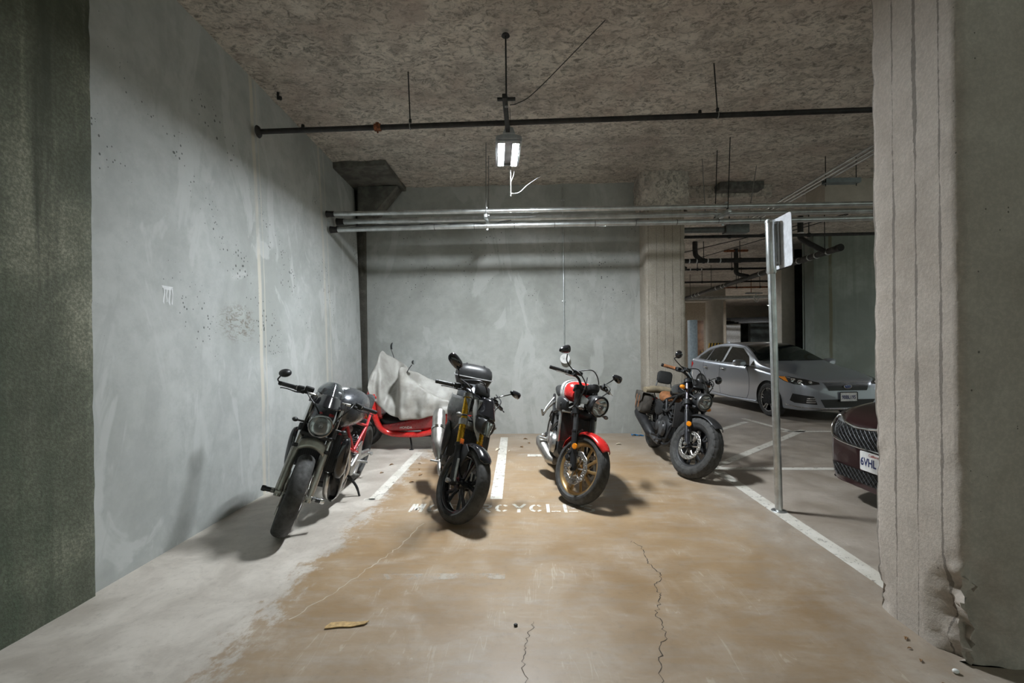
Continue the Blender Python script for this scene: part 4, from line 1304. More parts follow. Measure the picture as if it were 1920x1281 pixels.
    def engine(s, c, cyl, mat_case, mat_cyl, width=0.30, fins=6, covers=k_alu, size=(0.36, 0.30)):
        """crankcase, finned cylinder blocks [(centre, tilt, w, d, h)], round side covers"""
        c = V(c)
        mb = s.mb(); mb.se([(c.x - size[0] / 2, 0, c.z + 0.02, width * 0.40, size[1] * 0.36, 3.2), (c.x - size[0] * 0.25, 0, c.z, width * 0.5, size[1] * 0.5, 3.5), (c.x + size[0] * 0.2, 0, c.z, width * 0.5, size[1] * 0.5, 3.5), (c.x + size[0] / 2, 0, c.z - 0.01, width * 0.40, size[1] * 0.34, 3.2)], 28, 3)
        mb.box(c + V((0, 0, -size[1] * 0.5)), (size[0] * 0.6, width * 0.6, 0.06), bev=0.015)
        e = s.put(mb, 'engine', mat_case)
        for (cc, tilt, w, d, h) in cyl:
            cc = V(cc)
            R = Matrix.Rotation(tilt, 3, 'Y')
            mb = s.mb(); mb.box(cc, (d * 0.84, w * 0.86, h), R, bev=0.012)
            for k in range(fins):
                mb.box(cc + R @ V((0, 0, -h * 0.42 + h * 0.62 * k / max(1, fins - 1))), (d, w, h * 0.045), R, bev=0.004, seg=1)
            mb.box(cc + R @ V((0, 0, h * 0.46)), (d * 0.95, w * 0.96, h * 0.24), R, bev=0.020)
            s.put(mb, 'cylinder', mat_cyl, e)
        for d in (-1, 1):
            for (dx, dz, r) in ((0.06, 0.0, 0.095), (-0.10, 0.01, 0.07)):
                mb = s.mb(); o = c + V((dx, d * width * 0.47, dz))
                mb.lathe([(0, 0.045), (r * 0.55, 0.044), (r * 0.9, 0.034), (r, 0.018), (r * 1.03, 0)], o, (0, d, 0), 28)
                for k in range(6):
                    a = 2 * pi * k / 6
                    mb.lathe([(0, 0.010), (0.006, 0.010), (0.0065, 0)], o + V((cos(a) * r * 0.93, d * 0.022, sin(a) * r * 0.93)), (0, d, 0), 6)
                s.put(mb, 'engine_cover', covers, e)
        return e
    def pegs(s, x, z, y, mat=k_alu):
        for d in (-1, 1):
            mb = s.mb(); mb.rod((x, d * y, z), (x - 0.01, d * (y + 0.085), z + 0.008), 0.012, 10); mb.box((x, d * y, z), (0.05, 0.025, 0.05), bev=0.008); mb.prism([(0.0, 0.0), (0.09, 0.17), (-0.03, 0.19), (-0.06, 0.02)], (x, d * (y - 0.015), z), (1, 0, 0), (0, 0, 1), 0.012 * -d, bev=0.003)
            s.put(mb, 'foot_peg', mat)
    def stand(s, a, b, mat=k_matte):
        mb = s.mb(); mb.tube(spline([a, (V(a) + V(b)) / 2 + V((-0.01, 0.02, 0)), b], 4), [0.013, 0.012, 0.010], 10)
        mb.box(V(b) + V((0.0, 0.012, 0.0)), (0.055, 0.06, 0.008), (rad(12), 0, 0), bev=0.003)
        s.put(mb, 'side_stand', mat)
    def swingarm(s, piv, y, mat):
        a = V((-s.L / 2, 0, s.rr))
        for d in (-1, 1):
            mb = s.mb(); mb.tube([V((piv[0], d * y, piv[1])), V((-s.L / 2 + 0.22, d * y, (piv[1] + s.rr) / 2)), V((-s.L / 2 - 0.03, d * y, s.rr))], [0.03, 0.028, 0.024], 12, flat=1.5)
            s.put(mb, 'swingarm', mat)
    def shock(s, a, b, r=0.026):
        a, b = V(a), V(b)
        mb = s.mb(); mb.rod(a, b, 0.012, 10)
        o = s.put(mb, 'shock_absorber', k_matte)
        u, w, ax = frame_of(b - a)
        L = (b - a).length
        mb = s.mb(); mb.tube([a + ax * (L * (0.15 + 0.7 * i / 90)) + u * r * cos(i * 0.55) + w * r * sin(i * 0.55) for i in range(91)], 0.0055, 6); s.put(mb, 'spring', k_spring, o)
    def pipe(s, pts, r, mat, name='exhaust_pipe', **kw):
        mb = s.mb(); mb.tube(spline(pts, 8), r, 14); return s.put(mb, name, mat, **kw)

# ================================================================== 1. grey streetfighter against the left wall
def build_streetfighter():
    b = Bike('dark grey motorcycle with red lattice frame and round headlight, leaning beside the left wall', (-1.862, 4.02), -87.0, 13.2, 21.5, 1.44, 0.30, 0.31, 24, 0.10)
    fk = b.fp
    b.wheel(True, 0.122, 0.215, k_matte, 'five_double', [(0.075, 0.160, 0.105), (-0.075, 0.160, 0.105)], k_steel)
    b.wheel(False, 0.18, 0.215, k_matte, 'five_double', [(-0.08, 0.12, 0.075)], k_steel)
    b.fork(0.108, (0.58, 0.985, 0.0265), (0.27, 0.615, 0.030, 0.024), k_chrome, M('fork_casting', (0.36, 0.35, 0.315), 0.35, 0.75), dust=True)
    # brace over the tyre
    mb = b.mb(True)
    mb.grid(lambda u, v: b.fp(0.585 + 0.075 * v, (u - 0.5) * 0.21, 0.012) + V((0.02, 0, 0.045 * (1 - (2 * u - 1) ** 2))), 14, 3)
    b.put(mb, 'fork_brace', M('fork_casting', (0, 0, 0)), solid=0.016)
    b.clamp(0.745, 0.108, 0.045, k_matte)
    b.clamp(0.955, 0.108, 0.032, k_grey)
    for d in (-1, 1):
        b.caliper((0.63, d * 0.100, 0.335), k_matte, (0.075, 0.06, 0.135), 0.5)
        mb = b.mb(True); mb.rod((0.72, d * 0.13, 0.30), (0.72, d * 0.20, 0.30), 0.017, 12); sl = b.put(mb, 'axle_slider', k_black)
        mb = b.mb(True); mb.lathe([(0, 0.03), (0.018, 0.028), (0.021, 0.02), (0.021, 0.0)], (0.72, d * 0.195, 0.30), (0, d, 0), 14); b.put(mb, 'slider_cap', k_chrome if d > 0 else k_black, sl)
    b.headlight((0.685, 0, 0.832), 0.084, 0.14, k_gloss, M('dark_chrome', (0.22, 0.22, 0.22), 0.15, 1.0), -4)
    mb = b.mb(True)     # headlight bracket
    mb.box((0.565, 0, 0.728), (0.08, 0.24, 0.03), bev=0.01)
    for d in (-1, 1): mb.box((0.555, d * 0.112, 0.80), (0.05, 0.012, 0.15), bev=0.004)
    b.put(mb, 'headlight_bracket', k_matte)
    # flyscreen body and smoked screen
    mb = b.mb(True)
    def fly(u, v):
        a = (u - 0.5) * 2
        return V((0.655 - 0.17 * a * a - 0.13 * v, a * (0.118 - 0.02 * v), 0.945 + 0.075 * v + 0.02 * (1 - a * a)))
    mb.grid(fly, 18, 8); b.put(mb, 'flyscreen', k_gloss, solid=0.004)
    mb = b.mb(True)
    def scr(u, v):
        a = (u - 0.5) * 2
        return V((0.525 - 0.15 * a * a - 0.15 * v, a * (0.112 - 0.055 * v * v), 1.018 + 0.105 * v * (1 - 0.35 * a * a)))
    mb.grid(scr, 18, 8); b.put(mb, 'windscreen', k_smoke, solid=0.003)
    mb = b.mb(True); mb.box((0.42, 0, 1.03), (0.05, 0.16, 0.08), (0, -0.6, 0), bev=0.02); b.put(mb, 'instrument_panel', k_black)
    G = b.bars([(0.385, 0, 0.975), (0.385, 0.07, 0.975), (0.395, 0.16, 0.985), (0.37, 0.24, 0.992), (0.305, 0.375, 0.975)], 0.0125, k_steel, 0.0165, k_black, lever_mat=k_matte)
    A, U, fw = G[-1]
    E_ = A + U * 0.15
    b.mirror(E_ - U * 0.01, E_ + V((0.0, -0.012, 0.055)), E_ + V((0.0, 0.012, 0.088)), (0.048, 0.034, 0.05), 'oval', mid=E_ + V((0.0, -0.02, 0.022)), roll=0.45)
    # radiator and its pods
    mb = b.mb(); mb.box((0.395, 0, 0.565), (0.035, 0.33, 0.30), (0, -0.22, 0), bev=0.008); r_ = b.put(mb, 'radiator', k_rad)
    for d in (-1, 1):
        mb = b.mb(); mb.se([(0.46, d * 0.185, 0.50, 0.012, 0.06, 2.6), (0.43, d * 0.205, 0.53, 0.030, 0.15, 2.8), (0.36, d * 0.215, 0.55, 0.032, 0.155, 2.8), (0.27, d * 0.19, 0.57, 0.02, 0.10, 2.6)], 20, 4); b.put(mb, 'radiator_pod', k_gloss)
    mb = b.mb(); mb.se([(0.33, 0.17, 0.17, 0.02, 0.02, 2.5), (0.36, 0.175, 0.29, 0.05, 0.11, 2.6), (0.30, 0.18, 0.34, 0.05, 0.17, 2.8), (0.20, 0.17, 0.33, 0.03, 0.13, 2.6), (0.14, 0.16, 0.32, 0.015, 0.06, 2.4)], 20, 4); b.put(mb, 'belly_scoop', k_gloss)
    b.pipe([(0.36, 0.10, 0.42), (0.42, 0.13, 0.36), (0.40, 0.135, 0.24), (0.28, 0.13, 0.17), (0.0, 0.14, 0.16), (-0.2, 0.10, 0.24)], 0.022, k_steel)
    b.pipe([(0.34, -0.10, 0.42), (0.40, -0.12, 0.36), (0.38, -0.12, 0.24), (0.25, -0.14, 0.17), (-0.15, -0.16, 0.20), (-0.5, -0.20, 0.46)], 0.022, k_steel)
    b.pipe([(0.30, 0.205, 0.62), (0.24, 0.22, 0.50), (0.20, 0.215, 0.38), (0.22, 0.19, 0.27)], 0.016, k_steel, 'coolant_pipe')
    b.engine((0.05, 0, 0.36), [((0.25, 0, 0.38), rad(75), 0.22, 0.20, 0.24), ((0.02, 0, 0.58), rad(-15), 0.22, 0.20, 0.24)], k_grey, k_grey, 0.30)
    mb = b.mb()   # lattice frame
    for d in (-1, 1):
        T = [((0.40, d * 0.04, 0.86), (-0.22, d * 0.185, 0.70)), ((0.44, d * 0.04, 0.72), (0.06, d * 0.19, 0.52)), ((0.06, d * 0.19, 0.52), (-0.22, d * 0.185, 0.70)), ((0.20, d * 0.125, 0.775), (0.06, d * 0.19, 0.52)), ((0.20, d * 0.125, 0.775), (0.30, d * 0.10, 0.65)), ((-0.22, d * 0.185, 0.70), (-0.26, d * 0.16, 0.42)), ((0.06, d * 0.19, 0.52), (-0.26, d * 0.16, 0.42)), ((-0.22, d * 0.185, 0.70), (-0.70, d * 0.08, 0.77))]
        for (p, q) in T: mb.rod(p, q, 0.0135, 10)
    b.put(mb, 'lattice_frame', k_redf)
    mb = b.mb(); mb.se([(0.37, 0, 0.88, 0.08, 0.07, 2.3), (0.29, 0, 0.885, 0.175, 0.145, 2.6), (0.12, 0, 0.895, 0.215, 0.165, 2.8), (-0.08, 0, 0.885, 0.205, 0.155, 2.7), (-0.26, 0, 0.865, 0.155, 0.115, 2.5), (-0.36, 0, 0.845, 0.10, 0.07, 2.2)], 32, 5)
    t_ = b.put(mb, 'fuel_tank', k_gun)
    mb = b.mb(); mb.lathe([(0, 0.016), (0.045, 0.016), (0.055, 0.008), (0.06, 0.0)], (0.12, 0, 1.052), (0.05, 0, 1), 24); b.put(mb, 'filler_cap', k_alu, t_)
    mb = b.mb(); mb.se([(-0.28, 0, 0.80, 0.08, 0.05, 2.4), (-0.40, 0, 0.80, 0.14, 0.05, 2.8), (-0.58, 0, 0.825, 0.11, 0.05, 2.6), (-0.72, 0, 0.85, 0.08, 0.045, 2.4)], 24, 4); b.put(mb, 'seat', k_seat)
    mb = b.mb(); mb.se([(-0.45, 0, 0.78, 0.10, 0.05, 2.4), (-0.65, 0, 0.82, 0.09, 0.055, 2.4), (-0.82, 0, 0.86, 0.06, 0.04, 2.2), (-0.88, 0, 0.875, 0.02, 0.015, 2)], 24, 4); tl = b.put(mb, 'tail_cowl', k_gun)
    mb = b.mb(); mb.box((-0.89, 0, 0.865), (0.02, 0.10, 0.03), bev=0.006); b.put(mb, 'tail_light', k_redlens, tl)
    for dz in (0.0, 0.10):
        mb = b.mb(); mb.tube([V((-0.42, -0.20, 0.50 + dz)), V((-0.50, -0.205, 0.53 + dz)), V((-0.90, -0.22, 0.66 + dz)), V((-0.92, -0.22, 0.667 + dz))], [0.03, 0.046, 0.046, 0.036], 18); b.put(mb, 'muffler', k_steel)
    b.swingarm((-0.22, 0.36), 0.12, k_alu)
    b.shock((-0.22, 0.10, 0.62), (-0.33, 0.10, 0.38))
    b.pegs(-0.20, 0.36, 0.185)
    mb = b.mb(); mb.prism([(0, 0), (0.16, 0.02), (0.20, 0.12), (0.06, 0.20), (-0.05, 0.10)], (-0.16, 0.175, 0.26), (1, 0, 0), (0, 0, 1), -0.03, bev=0.008); b.put(mb, 'sprocket_cover', k_alu)
    mb = b.mb(); mb.tube(spline([(-0.17, 0.20, 0.345), (-0.06, 0.215, 0.33), (0.0, 0.22, 0.30)], 5), 0.006, 8); mb.rod((0.0, 0.215, 0.30), (0.0, 0.27, 0.305), 0.008, 8); b.put(mb, 'gear_lever', k_alu)
    b.stand((-0.12, 0.14, 0.24), (-0.14, 0.285, 0.062))
    b.fender(False, 0.335, 0.085, 60, 165, k_black, st=False)
    for d in (-1, 1): b.indicator((0.56, d * 0.10, 0.80), (0.565, d * 0.185, 0.80), k_black, r=0.017)
    b.cables([[(0.36, -0.20, 1.02, 1), (0.50, -0.16, 0.99, 1), (0.54, -0.05, 0.90, 1), (0.45, 0.0, 0.76)], [(0.36, 0.20, 1.02, 1), (0.50, 0.17, 0.98, 1), (0.50, 0.10, 0.84, 1), (0.40, 0.08, 0.70)],
              [(0.50, -0.13, 0.78, 1), (0.60, -0.13, 0.60, 1), (0.66, -0.115, 0.44, 1), (0.64, -0.10, 0.38, 1)], [(0.50, 0.13, 0.78, 1), (0.60, 0.14, 0.60, 1), (0.66, 0.12, 0.44, 1), (0.64, 0.10, 0.38, 1)],
              [(0.28, 0.17, 0.62), (0.20, 0.20, 0.52), (0.10, 0.19, 0.44), (0.05, 0.16, 0.42)]])
    return b

# ================================================================== 2. naked bike with gold fork and top case
def build_goldfork():
    b = Bike('motorcycle with gold fork tubes and black top case, parked between the two white stripes', (-0.715, 4.235), -81.0, 12.0, 32.0, 1.374, 0.30, 0.31, 25.5, 0.10)
    b.wheel(True, 0.118, 0.220, k_gloss, 'five_double', [(0.072, 0.150, 0.10)], k_steel)
    b.wheel(False, 0.15, 0.220, k_gloss, 'five_double', [(-0.07, 0.12, 0.075)], k_steel)
    b.fork(0.100, (0.555, 0.945, 0.0275), (0.28, 0.575, 0.027, 0.022), k_gold, k_matte, zc=0.565)
    b.clamp(0.735, 0.100, 0.042, k_alu)
    b.clamp(0.945, 0.100, 0.030, k_alu)
    b.caliper((0.60, 0.092, 0.34), k_matte, (0.07, 0.055, 0.12), 0.5)
    for d in (-1, 1):
        mb = b.mb(True); mb.box(b.fp(0.585, d * 0.100, 0.030), (0.010, 0.034, 0.045), (0, -0.44, 0), bev=0.003); b.put(mb, 'reflector', M('orange_reflector', (0.80, 0.16, 0.01), 0.3, coat=0.5))
    for d in (-1, 1):
        mb = b.mb(True); mb.tube([b.fp(0.30, d * 0.100, 0.02), b.fp(0.46, d * 0.100, 0.03)], [0.012, 0.012], 8); b.put(mb, 'fork_guard', k_alu)
    b.fender(True, 0.330, 0.066, 50, 128, k_gloss, tip=0.6, rim=0.55)
    mb = b.mb(True)
    for d in (-1, 1): mb.prism([(-0.07, -0.10), (0.05, -0.10), (0.07, 0.03), (0.0, 0.07), (-0.05, 0.05)], (0.63, d * 0.074, 0.53), (1, 0, 0), (0, 0, 1), 0.012 * -d, bev=0.003)
    b.put(mb, 'fender_stay', k_black)
    # angular headlight: black cowl, clear lower lens, dark chin
    mb = b.mb(True)
    def cowl(u, v):
        a = (u - 0.5) * 2
        w = 0.084 - 0.020 * v
        return V((0.655 - 0.13 * abs(a) ** 2.2 - 0.12 * v, 0.048 + a * w, 0.835 + 0.15 * v + 0.012 * (1 - a * a)))
    mb.grid(cowl, 16, 8); b.put(mb, 'headlight_cowl', k_gloss, solid=0.006)
    mb = b.mb(True); mb.se([(0.49, 0.048, 0.80, 0.074, 0.075, 2.8), (0.56, 0.048, 0.79, 0.076, 0.08, 2.8), (0.63, 0.048, 0.775, 0.065, 0.065, 2.6)], 24, 4)
    h = b.put(mb, 'headlight', k_black)
    mb = b.mb(True)
    def lens(u, v):
        a = (u - 0.5) * 2
        w = 0.082 * (0.55 + 0.45 * v)
        return V((0.676 - 0.10 * abs(a) ** 2.2 - 0.02 * v, 0.048 + a * w, 0.710 + 0.115 * v))
    mb.grid(lens, 16, 8); b.put(mb, 'lens', k_lens, h, solid=0.004)
    mb = b.mb(True)
    def refl(u, v):
        a = (u - 0.5) * 2
        w = 0.074 * (0.55 + 0.45 * v)
        return V((0.654 - 0.11 * abs(a) ** 2.2 - 0.02 * v + 0.02 * sin(a * 5) ** 2 - 0.01, 0.048 + a * w, 0.72 + 0.10 * v))
    mb.grid(refl, 16, 8); b.put(mb, 'reflector', k_chrome, h)
    mb = b.mb(True); mb.prism([(-0.074, 1.035), (-0.045, 1.050), (-0.005, 0.95), (0.040, 0.80), (0.040, 0.70), (-0.025, 0.80), (-0.066, 0.93)], (0.890, 0, 0), (0, 1, 0), (-0.477, 0, 1), 0.010, bev=0.003)
    fs_ = b.put(mb, 'fork_shroud', k_silv)
    mb = b.mb(True); text_mb(mb, 'BMW', 0.026, (0.890 - 0.477 * 0.80 + 0.014, -0.022, 0.80), (0.20, 0.42, -0.85), (0.1, 0.9, 0.42), 0.004); b.put(mb, 'emblem', k_black, fs_)
    mb = b.mb(True); mb.box((0.40, 0, 1.03), (0.05, 0.15, 0.10), (0, -0.6, 0), bev=0.02); b.put(mb, 'instrument_panel', k_black)
    G = b.bars([(0.345, 0, 0.975), (0.345, 0.06, 0.975), (0.352, 0.14, 0.988), (0.33, 0.22, 0.985), (0.268, 0.35, 0.955)], 0.0125, k_black, 0.0165, k_black)
    for d in (-1, 1):
        A, U, fw = G[d]
        bs = A - U * 0.07 + V((0.01, 0, 0.02))
        hc = (0.40, d * 0.355, 1.165) if d < 0 else (0.40, 0.345, 1.125)
        b.mirror(bs, V((0.40, d * 0.30, 1.11)), V(hc), (0.082, 0.044, 0.05) if d < 0 else (0.062, 0.042, 0.05), 'tear' if d > 0 else 'box', k_gloss, mid=V((0.36, d * 0.245, 1.06)), roll=-0.42 if d < 0 else -0.1)
    # radiator, shrouds and tank
    mb = b.mb(); mb.box((0.335, 0, 0.575), (0.035, 0.30, 0.30), (0, -0.15, 0), bev=0.008); b.put(mb, 'radiator', k_rad)
    mb = b.mb(); mb.se([(0.30, 0, 0.90, 0.08, 0.04, 2.3), (0.20, 0, 0.93, 0.135, 0.10, 2.6), (0.06, 0, 0.93, 0.155, 0.115, 2.6), (-0.10, 0, 0.89, 0.12, 0.09, 2.4), (-0.20, 0, 0.85, 0.09, 0.06, 2.2)], 28, 5)
    tk = b.put(mb, 'fuel_tank', k_gun)
    for d in (-1, 1):
        # pale shroud panel reaching forward past the fork
        mb = b.mb()
        def shr(u, v, d=d):
            x = 0.50 - 0.48 * u
            top = 0.955 - 0.02 * u
            bot = 0.64 + 0.24 * (u - 0.25) if u > 0.25 else 0.82 - 0.72 * u
            z = bot + (top - bot) * v
            y = 0.035 + 0.155 * min(1, u * 2.2) ** 0.8 + 0.022 * sin(pi * v) * min(1, u * 3)
            return V((x, d * y, z))
        mb.grid(shr, 18, 10); sp = b.put(mb, 'tank_shroud', M('grey_shroud_paint', (0.22, 0.22, 0.22), 0.3, 0.5, coat=0.5), solid=0.006)
        mb = b.mb(); text_mb(mb, 'BMW', 0.03, (0.36, d * 0.178, 0.80), (-d, 0.35, 0), (0, 0, 1), 0.012); b.put(mb, 'emblem', k_black, sp)
        mb = b.mb(); mb.se([(0.40, d * 0.155, 0.60, 0.012, 0.05, 2.3), (0.36, d * 0.175, 0.58, 0.022, 0.14, 2.5), (0.28, d * 0.175, 0.56, 0.022, 0.15, 2.5), (0.20, d * 0.15, 0.56, 0.012, 0.08, 2.3)], 18, 4); b.put(mb, 'radiator_guard', k_black)
    mb = b.mb(); mb.se([(-0.10, 0, 0.83, 0.10, 0.05, 2.4), (-0.30, 0, 0.79, 0.14, 0.045, 2.8), (-0.45, 0, 0.82, 0.12, 0.05, 2.6), (-0.62, 0, 0.87, 0.10, 0.045, 2.4)], 24, 4); b.put(mb, 'seat', k_seat)
    mb = b.mb(); mb.se([(-0.30, 0, 0.76, 0.12, 0.05, 2.4), (-0.55, 0, 0.82, 0.10, 0.05, 2.4), (-0.78, 0, 0.88, 0.06, 0.03, 2.2)], 24, 4); tl = b.put(mb, 'tail_cowl', k_silv)
    mb = b.mb(); mb.box((-0.79, 0, 0.87), (0.02, 0.10, 0.035), bev=0.008); b.put(mb, 'tail_light', k_redlens, tl)
    b.engine((0.06, 0, 0.37), [((0.13, 0, 0.58), rad(-10), 0.20, 0.19, 0.24)], k_matte, k_matte, 0.28, 5, k_grey)
    mb = b.mb()
    for d in (-1, 1):
        for (p, q) in (((0.36, d * 0.05, 0.85), (-0.20, d * 0.15, 0.66)), ((0.36, d * 0.05, 0.72), (0.25, d * 0.12, 0.35)), ((0.25, d * 0.12, 0.35), (-0.10, d * 0.13, 0.22)), ((-0.20, d * 0.15, 0.66), (-0.22, d * 0.13, 0.38)), ((-0.20, d * 0.15, 0.66), (-0.70, d * 0.09, 0.80))): mb.rod(p, q, 0.015, 8)
    b.put(mb, 'tube_frame', k_matte)
    b.pipe([(0.22, -0.04, 0.56), (0.33, -0.08, 0.48), (0.30, -0.13, 0.26), (0.10, -0.16, 0.20), (-0.05, -0.19, 0.30)], 0.021, k_steel)
    mb = b.mb(); mb.tube([V((-0.03, -0.185, 0.27)), V((-0.06, -0.20, 0.33)), V((-0.12, -0.235, 0.42)), V((-0.36, -0.27, 0.62)), V((-0.42, -0.275, 0.665)), V((-0.43, -0.276, 0.672))], [0.024, 0.050, 0.066, 0.066, 0.058, 0.040], 20)
    mu = b.put(mb, 'muffler', k_steel)
    mb = b.mb(); mb.prism([(0.0, 0.0), (0.10, -0.05), (0.13, 0.02), (0.06, 0.14), (-0.04, 0.18), (-0.06, 0.12)], (-0.12, -0.185, 0.44), (1, 0, 0), (0, 0, 1), -0.02, bev=0.005); b.put(mb, 'heat_shield', k_silv, mu)
    mb = b.mb(); mb.lathe([(0.066, -0.012), (0.070, -0.012), (0.070, 0.012), (0.066, 0.012)], (-0.24, -0.255, 0.525), (-0.28, -0.045, 0.24), 20); b.put(mb, 'clamp_band', k_chrome, mu)
    b.swingarm((-0.22, 0.36), 0.10, k_alu)
    b.shock((-0.18, 0.0, 0.62), (-0.32, 0.0, 0.36))
    b.pegs(-0.10, 0.33, 0.18)
    mb = b.mb(); mb.tube(spline([(-0.12, -0.20, 0.33), (0.0, -0.22, 0.30), (0.06, -0.225, 0.29)], 5), 0.007, 8); mb.rod((0.06, -0.20, 0.29), (0.06, -0.27, 0.29), 0.009, 8); b.put(mb, 'brake_pedal', k_alu)
    b.stand((-0.06, 0.12, 0.22), (-0.10, 0.285, 0.056))
    b.fender(False, 0.34, 0.075, 60, 170, k_black, st=False)
    for d in (-1, 1): b.indicator((0.50, d * 0.11, 0.80), (0.51, d * 0.185, 0.785), M('smoked_indicator', (0.20, 0.19, 0.18), 0.25), r=0.020)
    # rack and top case
    mb = b.mb(); mb.box((-0.66, 0, 0.925), (0.30, 0.20, 0.015), bev=0.005)
    for d in (-1, 1): mb.rod((-0.50, d * 0.09, 0.85), (-0.60, d * 0.09, 0.92), 0.009, 8); mb.rod((-0.75, d * 0.07, 0.87), (-0.72, d * 0.08, 0.92), 0.009, 8)
    b.put(mb, 'luggage_rack', k_black)
    mb = b.mb(); secs = []
    for (z, w, d, e) in ((0.935, 0.13, 0.12, 4), (0.95, 0.155, 0.15, 4), (1.05, 0.195, 0.19, 4.5), (1.07, 0.20, 0.195, 4.5)):
        secs.append([V((-0.66 + d * math.copysign(abs(cos(a)) ** (2 / e), cos(a)), w * math.copysign(abs(sin(a)) ** (2 / e), sin(a)), z)) for a in [2 * pi * i / 36 for i in range(36)]])
    mb.loft(secs); tc = b.put(mb, 'top_case', k_black)
    mb = b.mb(); secs = []
    for (z, w, d, e) in ((1.072, 0.20, 0.195, 4.5), (1.12, 0.198, 0.193, 4.2), (1.165, 0.185, 0.18, 3.8), (1.195, 0.155, 0.15, 3.2), (1.208, 0.10, 0.10, 2.8), (1.210, 0.04, 0.04, 2.5)):
        secs.append([V((-0.66 + d * math.copysign(abs(cos(a)) ** (2 / e), cos(a)), w * math.copysign(abs(sin(a)) ** (2 / e), sin(a)), z)) for a in [2 * pi * i / 36 for i in range(36)]])
    mb.loft(secs)
    for d in (-1, 1): mb.tube(spline([(-0.475, d * 0.10, 1.09), (-0.49, d * 0.10, 1.15), (-0.56, d * 0.095, 1.205), (-0.70, d * 0.095, 1.21)], 5), 0.008, 8)
    b.put(mb, 'case_lid', k_black, tc)
    mb = b.mb(); e = 4.5
    ring = [V((-0.66 + 0.199 * math.copysign(abs(cos(a)) ** (2 / e), cos(a)), 0.204 * math.copysign(abs(sin(a)) ** (2 / e), sin(a)), 1.075)) for a in [2 * pi * i / 36 for i in range(36)]]
    mb.tube(ring, 0.007, 6, closed=True); b.put(mb, 'case_trim', M('grey_trim', (0.24, 0.24, 0.24), 0.4), tc)
    mb = b.mb(); text_mb(mb, 'SHAD', 0.026, (-0.455, 0.10, 1.035), (0, 1, 0), (0, 0, 1), 0.006); b.put(mb, 'emblem', k_whitep, tc)
    b.cables([[(0.33, -0.20, 1.05, 1), (0.46, -0.17, 1.02, 1), (0.50, -0.10, 0.92, 1), (0.36, -0.04, 0.78)], [(0.33, 0.20, 1.05, 1), (0.47, 0.18, 1.0, 1), (0.48, 0.11, 0.86, 1), (0.34, 0.06, 0.74)],
              [(0.46, 0.12, 0.78, 1), (0.56, 0.125, 0.60, 1), (0.62, 0.11, 0.44, 1), (0.61, 0.095, 0.38, 1)], [(0.30, -0.16, 1.05, 1), (0.42, -0.05, 1.10, 1), (0.42, 0.06, 1.0, 1), (0.36, 0.05, 0.86)]])
    return b

